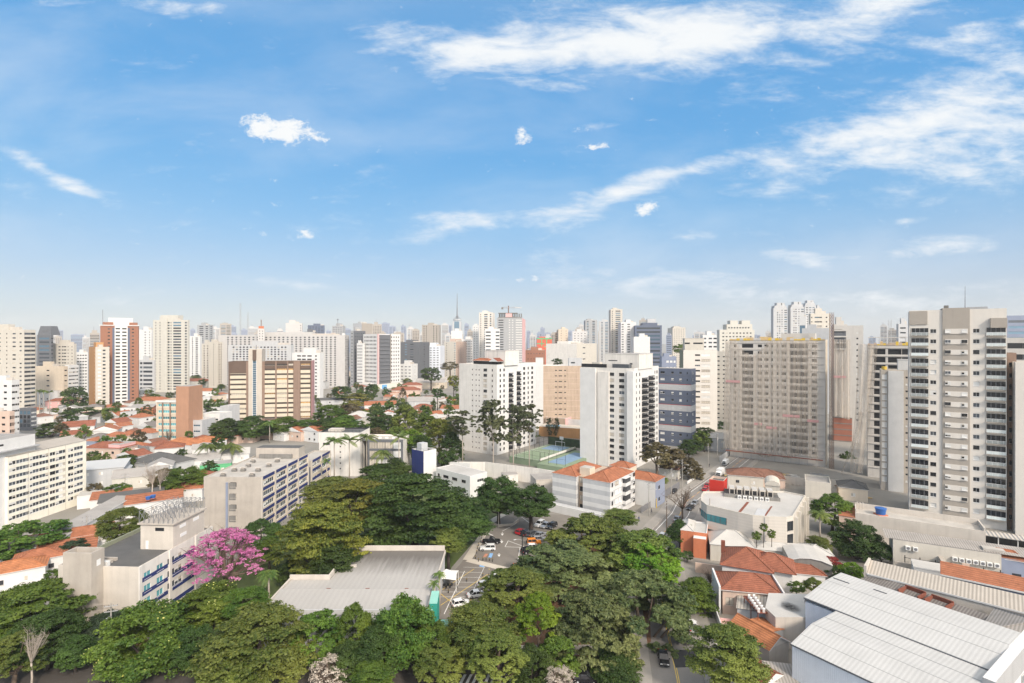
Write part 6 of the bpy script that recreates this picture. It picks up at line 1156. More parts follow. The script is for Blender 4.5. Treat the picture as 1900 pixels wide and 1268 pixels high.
 ('blue_rib_tower', 'second blue-grey ribbed tower touching the narrow beige tower', ('r', 1111, 1131, 1134), 1120, 596, -4, 'grey_light', R7(30, (.3, 3, 'bl'), (.72, 6, 'bl'), h=1.8), None, {}),
 ('narrow_beige_tower', 'tallest narrow beige tower with balcony bands right of centre', ('r', 1133, 1155, 1160), 860, 574, -6, 'cream_paint', R7(32, (.15, 1.4, 'drk'), (.62, 8, 'off'), h=1.7), R7(32, (.5, 3, 'drk')), {}),
 ('white_band_tower', 'white tower with black slot windows right of the narrow beige tower', ('r', 1152, 1180, 1188), 800, 598, -6, 'white_clean', R7(22, (.12, 3, 'drk'), (.52, 4, 'drk'), h=1.5), None, {}),
 ('dark_glass_office', 'dark blue glass office with a stepped top', ('r', 1178, 1228, 1238), 780, 604, -8, 'slate_blue', R7(14, (.5, 34, 'bl'), h=2.6), R7(14, (.5, 12, 'blank'), h=1.6), {}),
 ('white_box_block', 'plain white box block in front of the dark blue glass office', ('r', 1176, 1206, 1211), 640, 625, -4, 'white_clean', None, None, {}),
 ('stepped_pale_tower', 'pale stepped tower with bluish upper floors right of the dark glass office', ('r', 1248, 1272, 1284), 1050, 608, -8, 'cream_paint', R7(22, *E(5, 1.4, k='drk')), R7(22, (.5, 6, 'bl')), {}),
 ('bluish_block', 'low bluish grey block left of the pale stepped tower', ('r', 1236, 1246, 1249), 1000, 622, -4, 'blue_grey_wall', R7(18, (.5, 8, 'bl')), None, {}),
 ('grey_white_flats', 'grey and white flats under the green hillside trees', ('r', 1228, 1255, 1260), 430, 662, -8, 'blue_grey_wall', R7(8, (.4, 2, 'blank'), (.65, 2, 'blank'), (.88, 1.6, 'blank'), h=1.8), None, {}),
 ('white_grid_flats', 'white flats with brown frames behind the pale weathered slab', ('r', 1304, 1332, 1337), 560, 622, -4, 'white_clean', R7(14, (.15, 2.4, 'drk'), (.5, 3.5, 'drk'), (.82, 3.5, 'drk'), h=1.6), None, {}),
 ('stepped_cream_tower', 'cream stepped tower rising behind the netted building site', ('r', 1335, 1400, 1406), 480, 612, -4, 'ivory_paint', R7(20, *E(9, 1.6, k='res')), None, {}),
 ('grey_pair_tower', 'left of the tall white-grey towers on the right skyline', ('r', 1435, 1461, 1466), 720, 572, -6, 'grey_light', R7(32, (.3, 1.5, 'res'), (.45, 1.5, 'res'), (.62, 1.2, 'res'), (.88, 3.5, 'off'), h=1.4), None, {}),
 ('grey_pair_tower', 'middle of the tall white-grey towers on the right skyline', ('r', 1467, 1492, 1498), 720, 570, -6, 'grey_light', R7(32, (.25, 1.5, 'res'), (.4, 1.5, 'res'), (.62, 1.2, 'res'), (.88, 3.5, 'off'), h=1.4), None, {}),
 ('grey_pair_tower', 'right of the tall white-grey towers on the right skyline', ('r', 1493, 1514, 1519), 760, 567, -6, 'grey_light', R7(32, *E(3, 3, k='off')), None, {}),
 ('grey_corner_tower', 'low shouldered white-grey tower behind the cream windowed block on the right skyline', ('r', 1514, 1524, 1528), 800, 572, -6, 'grey_light', R7(30, *E(2, 2, k='off')), None, {}),
 ('white_frame_block', 'white framed dark glass block in front of the tall white-grey towers', ('r', 1483, 1496, 1499), 560, 587, -4, 'white_clean', [(1, 30, 2.5, 38, [(.45, 5, 'bl')])], None, {}),
 ('cream_window_block', 'cream block with tight rows of windows above the hoist mast', ('r', 1504, 1541, 1545), 470, 582, -4, 'cream_paint', R7(20, (.06, 1, 'smx'), (.32, 4, 'off'), (.5, 2.5, 'off'), (.8, 1.4, 'smx'), (.92, 1.6, 'blank')), None, {}),
 ('pale_roof_block', 'long pale grey block behind the formwork of the netted site', ('r', 1488, 1538, 1541), 420, 609, -4, 'grey_light', None, None, {}),
 ('concrete_floors_block', 'grey block with dark open terraces left of the smooth grey tower', ('r', 1548, 1572, 1576), 350, 602, -20, 'concrete_new', R7(18, (.5, 7, 'drk'), h=1.7), None, {}),
 ('far_white_block', 'small pale block peeping above the unfinished frame with torn netting', ('r', 1667, 1684, 1688), 420, 601, -10, 'grey_light', R7(18, (.5, 4, 'off')), None, {}),
]
ROOMS = {}
for (nm, lb, box, d, yt, rz, wl, fr, sd_, kw) in T:
    ed_ = box[3] - box[2] <= 3.5
    ob, W, D, H = bld(nm, lb, box, d, yt, math.degrees(math.atan((CX - box[2]) / F0)) - 1.5 if ed_ else rz, wl, f=fr, r=sd_, simple=True, dep=None if not ed_ else 16, roof=random.choice(['roof_grey', 'roof_concrete', 'roof_white']), **kw)
    ROOMS[lb] = (ob, W, D, H)
    if H > 40 or W > 12:
        r_ = random.Random(len(ROOMS)); a = r_.uniform(.15, .4); c = a + r_.uniform(.3, .45); hh = r_.uniform(2.6, 5.0); rb = MB(); rb.box(W * a, D * .2, H - .8, W * c, D * .75, H + hh, wl, top='roof_grey'); rb.box(W * c, D * .3, H - .8, W * min(.95, c + .2), D * .6, H + hh * .5, 'concrete_light', top='roof_grey')
        rb.build('rooftop_room', ob)
def add_part(lb, name, fn):
    ob, W, D, H = ROOMS[lb]; b = MB(); fn(b, W, D, H); b.build(name, ob)
add_part('red brick tower with a white centre strip and dark blue glass stripes', 'centre_strip', lambda b, W, D, H: (b.box(W * .37, -.7, 0, W * .71, -.01, H + 2, 'white_clean'), [b.box(W * (.375 + .2 * j), -.74, 3.2 + k * (H - 3.5) / 22, W * (.375 + .2 * j) + 3.2, -.701, 4.5 + k * (H - 3.5) / 22, 'glass_dark') for k in range(22) for j in (.1, .95)]))
add_part('red brick tower with a white centre strip and dark blue glass stripes', 'glass_stripe', lambda b, W, D, H: (b.box(W * .31, -.3, 0, W * .369, -.01, H - 2, 'slate_blue'), b.box(W * .711, -.3, 0, W * .77, -.01, H - 2, 'slate_blue')))
add_part('red brick tower with a white centre strip and dark blue glass stripes', 'roof_frame', lambda b, W, D, H: (b.box(-.6, -.6, H - .2, W * .36, 6, H + .5, 'white_clean'), b.box(W * .72, -.6, H - .2, W + .6, 6, H + .5, 'white_clean'), b.box(W * .05, 1, H, W * .33, 8, H + 3, 'brick_red'), b.box(W * .75, 1, H, W * .97, 8, H + 3, 'brick_red'), b.box(W * .2, 2, H, W * .85, 10, H + 7, 'white_clean'), b.tube([(W * .06, 1, H), (W * .06, 1, H + 14)], .25, 'lead', 4)))
add_part('dark grey glass tower with a sloped top left of the brick tower', 'sloped_top', lambda b, W, D, H: b.box(.3, 0, H, W - .3, 10, H + 9, 'grey_dark', top='roof_grey', taper=1.6))
add_part('tallest cream tower on the left with rows of enclosed balconies', 'roof_crown', lambda b, W, D, H: (b.box(W * .2, 1, H, W * .7, 10, H + 5.6, 'ivory_paint'), b.box(W * .32, -1.2, 0, W * .42, -.01, H + 2, 'ivory_paint')))
add_part('white shaft with a small antenna rising from the very long slab', 'antenna', lambda b, W, D, H: (b.tube([(W / 2, 2, H), (W / 2, 2, H + 11)], .5, 'rust_steel', 5), b.box(1, 1, H, W - 1, 4, H + 3, 'terracotta_paint')))
add_part('grey tower with a lattice mast behind the peach pink tower', 'antenna', lambda b, W, D, H: (b.tube([(W / 2, 2, H), (W / 2, 2, H + 14)], .5, 'lead', 5), b.box(W / 2 - 1.6, 1, H + 11, W / 2 + 1.6, 3, H + 12.4, 'lead')))
add_part('red and green patterned block behind the pale blank wall', 'green_pattern', lambda b, W, D, H: (b.box(-.2, -.3, H - 1.6, W + .2, -.01, H + .4, 'green_wall'), b.box(0, -.3, H - 10, W * .5, -.01, H - 8.6, 'green_wall'), b.box(W * .5, -.3, H - 15, W * .95, -.01, H - 13.6, 'green_wall'), b.box(W * .3, -.3, H - 13.6, W * .36, -.01, H - 1.6, 'green_wall'), b.box(W * .62, -.3, H - 10, W * .68, -.01, H - 1.6, 'green_wall'), b.box(0, -.3, 0, W * .2, -.01, H - 19, 'green_wall')))
add_part('grey unfinished tower with white balcony bands carrying the crane', 'open_top', lambda b, W, D, H: (b.box(W * .05, 0, H, W * .95, 12, H + 1, 'concrete_dark'), [b.box(W * .08 + k * 3, 0, H + 1, W * .08 + k * 3 + .8, 12, H + 6, 'concrete_dark') for k in range(11)], b.box(W * .05, 0, H + 6, W * .8, 12, H + 7, 'concrete_dark'), b.box(W * .35, -.2, H + 1, W * .6, 0, H + 6, 'pink_paint')))
add_part('cream stepped tower rising behind the netted building site', 'upper_steps', lambda b, W, D, H: (b.box(W * .22, 1, H - 1, W * .95, 12, H + 5, 'ivory_paint', top='roof_grey'), b.box(W * .33, 2, H + 5, W * .55, 10, H + 8.5, 'ivory_paint', top='roof_grey'), b.box(W * .66, 2, H + 5, W * .9, 10, H + 8.5, 'ivory_paint', top='roof_grey'), [b.box(W * (.26 + .08 * k), .93, H + 1.2, W * (.26 + .08 * k) + 1.4, .99, H + 2.4, 'glass_dark') for k in range(8)]))
for nm_ in ('left of', 'middle of', 'right of'): add_part(nm_ + ' the tall white-grey towers on the right skyline', 'stepped_crown', lambda b, W, D, H: (b.box(W * .1, 1, H, W * .95, 12, H + 3.5, 'grey_light'), b.box(W * .28, 2, H + 3.5, W * .85, 10, H + 7.5, 'grey_light'), b.box(W * .6, 1.9, H + 4, W * .65, 2, H + 7, 'glass_dark')))
add_part('dark blue glass office with a stepped top', 'stepped_top', lambda b, W, D, H: (b.box(W * .3, 4, H, W * .85, 20, H + 4, 'slate_blue'), b.box(W * .48, 5, H + 4, W * .8, 18, H + 10, 'grey_light')))
# spire tower and the crane
d = 1500; th = thing('spire_tower', 'blue glass tower with a tall tapering lattice spire on the skyline', 'tower', (xd(847.5, d), d, 0)); Hh = zd(597, d); b = MB(); r = 15 * d / F0 / 2 * 1.0; b.box(-r, 0, 0, r, r * 2, Hh, 'grey_light'); b.box(-r * .6, -.5, 0, r * .6, -.01, Hh, 'glass_blue'); b.build('wall', th); b = MB(); b.tube([(0, r, Hh + 4), (0, r, Hh + 7)], [r * 1.0, r * 1.0], 'grey_light', 12); [b.tube([(r * .85 * math.cos(a), r + r * .85 * math.sin(a), Hh), (r * .9 * math.cos(a), r + r * .9 * math.sin(a), Hh + 5)], .5, 'grey_light', 4) for a in np.arange(0, 6.28, .78)]; b.build('ring', th); b = MB()
zt_ = zd(544, d); [b.tube([(r * .9 * math.cos(a), r + r * .9 * math.sin(a), Hh + 7), (1.3 * math.cos(a), r + 1.3 * math.sin(a), Hh + 17)], .5, 'lead', 4) for a in np.arange(0, 6.28, 1.05)]; b.tube([(0, r, Hh + 7), (0, r, Hh + 40), (0, r, Hh + 41), (0, r, zt_ - 20), (0, r, zt_)], [2.0, 1.6, 1.3, 1.0, .6], 'lead', 5); b.build('spire', th)
d = 720; th = thing('tower_crane', 'hammerhead crane standing on the grey unfinished tower', 'crane', (xd(943.5, d), d + 8, 0)); zc_ = zd(571, d); b = MB(); b.tube([(0, 0, zd(588, d)), (0, 0, zc_ + 3)], .8, 'rust_steel', 5); b.build('mast', th); b = MB(); b.box(-9, -.6, zc_ - .4, 18, .6, zc_ + .6, 'steel'); b.tube([(-8, 0, zc_ + .6), (0, 0, zc_ + 3), (16, 0, zc_ + .6)], .2, 'steel', 4); b.box(9, -.7, zc_ - .2, 18, .7, zc_ + 1.2, 'grey_light'); b.build('jib', th); b = MB(); b.box(-10, -1.0, zc_ - 2, -7.2, 1.0, zc_ + 1, 'concrete_dark'); b.build('counterweight', th)
for (px, yt, dd, nm) in [(446, 563, 1700, 'taller lattice radio mast behind the very long white slab'), (460, 580, 1700, 'shorter lattice radio mast behind the very long white slab')]: lattice('radio_mast', nm, xd(px, dd), dd, 0, zd(yt, dd), 1.5, 'grey_paint', cat='radio mast', step=9)

# ---------------------------------------------------------------- brown office, brick slab building, corner office
def ex_hq(b, W, D, H):
    p = (H - 1) / 12.0
    for k in range(0, 10):
        z = k * p + .2
        for (a, c) in [(.02, .21), (.43, .555), (.575, .70), (.715, .775), (.865, .985)]: b.box(W * a, -.35, z + p * .69, W * c, -.003, z + p * 1.31, 'spandrel')
    for (a, c, m, t) in [(0, .015, 'brown_dark', .5), (.21, .24, 'brown_mid', .6), (.40, .43, 'brown_mid', .6), (.557, .573, 'brown_mid', .5), (.70, .714, 'brown_mid', .5), (.78, .86, 'brown_mid', .9), (.985, 1, 'brown_dark', .5)]: b.box(W * a, -t, 0, W * c, -.003, H, m)
    b.box(W * .016, -.4, H * .80, W * .209, -.004, H, 'brown_dark'); b.box(W * .43, -.3, H - 1.2, W * .985, -.004, H, 'brown_dark')
    b.box(W * .24, -1.4, 0, W * .29, -.004, H + 8, 'putty'); b.box(W * .335, -1.4, 0, W * .40, -.004, H + 8, 'putty'); b.box(W + .003, 0, 0, W + .3, D, H + .3, 'pink_banner')
hq = [(12, .2, .8, 1.25, [(.115, 9.5, 'gold'), (.49, 7.0, 'gold'), (.637, 7.0, 'gold'), (.745, 3.2, 'gold'), (.925, 6.5, 'gold')])]
th, W, D, H = bld('brown_office', 'brown and cream office block with a stair tower and golden reflections in its windows', ('r', 424, 578, 580), 392, 670, 12, 'brown_dark', f=hq, dep=12, roof='roof_grey', extra=ex_hq)
b = MB(); b.box(W * .24, 0, H - 1, W * .40, 9, H + 9, 'putty'); b.box(W * .29, -1.6, H + 1, W * .335, -.02, H + 8.4, 'brown_dark'); b.build('stair_tower', th); b = MB(); b.box(W * .29, -1.2, 0, W * .335, -1.0, H, 'glass_blue'); [b.box(W * .29, -1.25, k * 1.6, W * .335, -1.2, k * 1.6 + .2, 'white_clean') for k in range(int(H / 1.6))]; b.box(W * .288, -1.5, 0, W * .292, -1.0, H + 1, 'white_clean'); b.box(W * .333, -1.5, 0, W * .337, -1.0, H + 1, 'white_clean'); b.build('glass_shaft', th); mast(th, W * .31, 4, H + 9, 3, .4)
def ex_brick(b, W, D, H):
    p = (H - 1.6) / 6
    for k in range(6): b.box(.02, -.2, .8 + k * p, W * .62, -.003, .8 + k * p + 1.1, 'beige_paint')
    for f_ in (0, .17, .40, .60): b.box(W * f_, -.5, 0, W * f_ + .7, -.003, H, 'brown_mid' if f_ else 'beige_paint')
    b.box(-.3, -.6, H - 1.0, W * .64, -.004, H + .2, 'white_clean')
th, W, D, H = bld('brick_slab_office', 'office with green glass bands beside a tall blank brick slab', ('r', 291, 352, 356), 304, 744, -4, 'beige_paint', f=[(6, .8, .8, 1.5, [(.105, 2.4, 'aqua'), (.29, 3.8, 'aqua'), (.51, 3.4, 'aqua')])], dep=12, extra=ex_brick)
b = MB(); b.box(W * .63, -1.2, 0, W + .2, 11, zd(717, 304), 'brick_tan', top='roof_grey'); b.build('brick_slab', th)
# corner office: white grid wings with a dark recess
d = 640; th, W, D, H = bld('grid_office', 'corner office with white window grids and a dark balcony recess', ('r', 674, 700, 743), d, 620, -33, 'white_clean', f=R7(14, *E(9, 1.5, k='drk'), h=2.0), r=R7(14, *E(4, 1.7, .56, .97, 'drk'), h=2.0), simple=True)
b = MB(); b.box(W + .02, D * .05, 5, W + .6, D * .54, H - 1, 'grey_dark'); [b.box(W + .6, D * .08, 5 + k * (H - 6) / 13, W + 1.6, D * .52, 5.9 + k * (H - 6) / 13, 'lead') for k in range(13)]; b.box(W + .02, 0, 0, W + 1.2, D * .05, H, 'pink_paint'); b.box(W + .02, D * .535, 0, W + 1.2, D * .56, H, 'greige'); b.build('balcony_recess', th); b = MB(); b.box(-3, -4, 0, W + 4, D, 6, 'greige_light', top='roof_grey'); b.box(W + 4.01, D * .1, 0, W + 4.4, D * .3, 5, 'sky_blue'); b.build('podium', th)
for (nm, lb, box, d, yt, rz, wl, fr, kw) in [
 ('white_office', 'white modern low office with a sloped roof beside the brick slab', ('r', 372, 407, 412), 318, 768, -6, 'white_clean', R7(3, *E(6, 1.7, k='drk'), z=.5), {}),
 ('white_annex', 'narrow white annex right beside the tall brick slab', ('r', 355, 375, 378), 306, 780, -5, 'grey_light', R7(3, (.5, 4, 'bl'), z=.5), {}),
 ('grey_gable_house', 'grey gabled house between the white low office and the brown office', ('r', 408, 424, 428), 350, 754, -6, 'grey_light', R7(2, (.4, 1.4, 'drk'), (.7, 1.4, 'drk')), {})]:
    bld(nm, lb, box, d, yt, rz, wl, f=fr, dep=12, roof='roof_white', **kw)
# ---------------------------------------------------------------- hazy skyline behind everything, one tower each
LM = [(30, 'the leftmost beige tower'), (130, 'the cream tower with a blank half'), (222, 'the red brick tower'), (318, 'the tallest cream tower on the left'), (446, 'the radio masts'), (546, 'the very long white slab'), (662, 'the dark grey tower'), (760, 'the ribbed dark grey office'), (847, 'the spire tower'), (943, 'the crane'), (1010, 'the red and green block'), (1146, 'the narrow beige tower'), (1210, 'the dark glass office'), (1268, 'the pale stepped tower'), (1370, 'the cream stepped tower'), (1480, 'the tall white-grey towers'), (1600, 'the smooth grey tower'), (1780, 'the balcony tower')]
FAR = [(88, 612, 14, 'b'), (108, 613, 20, 'b'), (103, 622, 10, 'w'), (152, 622, 16, 'b'), (160, 626, 14, 'w'), (176, 618, 18, 'g'), (270, 610, 14, 'b'), (358, 612, 10, 'b'), (400, 609, 18, 'w'), (419, 601, 22, 'g'), (432, 606, 14, 'b'), (455, 612, 16, 'b'), (470, 608, 20, 'w'), (505, 618, 30, 'b'), (520, 612, 12, 'w'), (552, 612, 14, 'g'), (610, 614, 10, 'b'), (604, 620, 14, 'w'), (645, 611, 14, 'b'), (700, 602, 18, 'g'), (716, 600, 16, 'b'), (728, 606, 14, 'b'), (749, 605, 10, 'b'), (762, 609, 13, 'w'), (772, 612, 14, 'g'), (800, 615, 10, 'b'), (826, 602, 14, 'w'), (833, 604, 12, 'b'), (866, 602, 9, 'b'), (874, 614, 14, 'g'), (981, 615, 8, 'b'), (989, 622, 12, 'w'), (1001, 618, 10, 'b'), (1007, 609, 9, 'b'), (1018, 624, 16, 'w'), (1028, 619, 12, 'g'), (1079, 603, 10, 'w'), (1074, 611, 14, 'g'), (1104, 600, 8, 'b'), (1165, 602, 12, 'w'), (1196, 594, 20, 'g'), (1243, 617, 10, 'b'), (1262, 610, 20, 'g'), (1292, 622, 14, 'b'), (1300, 618, 18, 'w'), (1320, 617, 14, 'b'), (1345, 612, 12, 'w'), (1425, 616, 10, 'w'), (1540, 604, 12, 'b'), (1556, 600, 14, 'g'), (1640, 604, 14, 'w'), (1656, 612, 18, 'g'), (1880, 604, 40, 'g'), (590, 612, 10, 'w'), (490, 622, 22, 'g'), (660, 618, 18, 'b'), (690, 616, 14, 'w'), (740, 618, 20, 'g'), (785, 620, 14, 'w'), (850, 620, 20, 'g'), (905, 622, 20, 'b'), (960, 618, 16, 'w'), (1050, 623, 22, 'b'), (1120, 615, 20, 'g'), (1220, 620, 16, 'w'), (380, 622, 22, 'w'), (340, 617, 14, 'g'), (245, 618, 14, 'w'), (60, 622, 16, 'g'), (20, 618, 22, 'b')]
seen = {}
rf = random.Random(11)
FAR += [(14 + k * 46 + rf.uniform(-12, 12), rf.uniform(614, 627), rf.uniform(11, 26), rf.choice('bwgg')) for k in range(37)]
for (px, yt, w, tone) in FAR:
    d = {'b': rf.uniform(2300, 3000), 'w': rf.uniform(1500, 2000), 'g': rf.uniform(1250, 1500)}[tone]; wl = {'b': 'blue_grey_wall', 'w': 'pale_wall', 'g': 'greige'}[tone]  # wall tint follows distance: haze put into the colour
    lm = min(LM, key=lambda q: abs(q[0] - px)); rel = 'left of' if px < lm[0] - 4 else ('right of' if px > lm[0] + 4 else 'behind')
    dsc = {'b': 'hazy bluish', 'w': 'hazy whitish', 'g': 'hazy greyish'}[tone] + (' slim tower' if w < 13 else ' wide block' if w > 19 else ' tower'); lb = f'{dsc} on the skyline {rel} {lm[1]}'; n = seen.get(lb, 0); seen[lb] = n + 1
    if n > 3: continue
    if n: lb = lb.replace('on the skyline', ['', 'farther off on the skyline', 'furthest out on the skyline', 'lower on the skyline'][min(3, n)])
    ww = w * d / F0; nf = max(8, int((zd(yt, d)) / 4)); st = rf.choice([0, 1, 2])
    tp = rf.uniform(2, 7); ex_ = lambda b, W, D, H: (b.box(W * .2, 2, H - 1, W * rf.uniform(.5, .8), 12, H + tp, wl), b.tube([(W * .4, 4, H), (W * .4, 4, H + tp * 2.4)], .35, 'lead', 3))
    fr = [(nf, 3, 4, 1.7, [E(max(2, int(ww / 5)), 2.2, k='drk'), [(.5, ww * .8, 'off')], [(.3, ww * .34, 'off'), (.75, ww * .3, 'drk')]][st])]
    ob, W, D, H = bld('far_tower', lb, ('r', px - w / 2, px + w / 2 - .8, px + w / 2 + .8), d, yt, math.degrees(math.atan((CX - px) / F0)) - 1.5, wl, f=fr, simple=True, dep=20, cat='tower', rec=.3, extra=ex_)

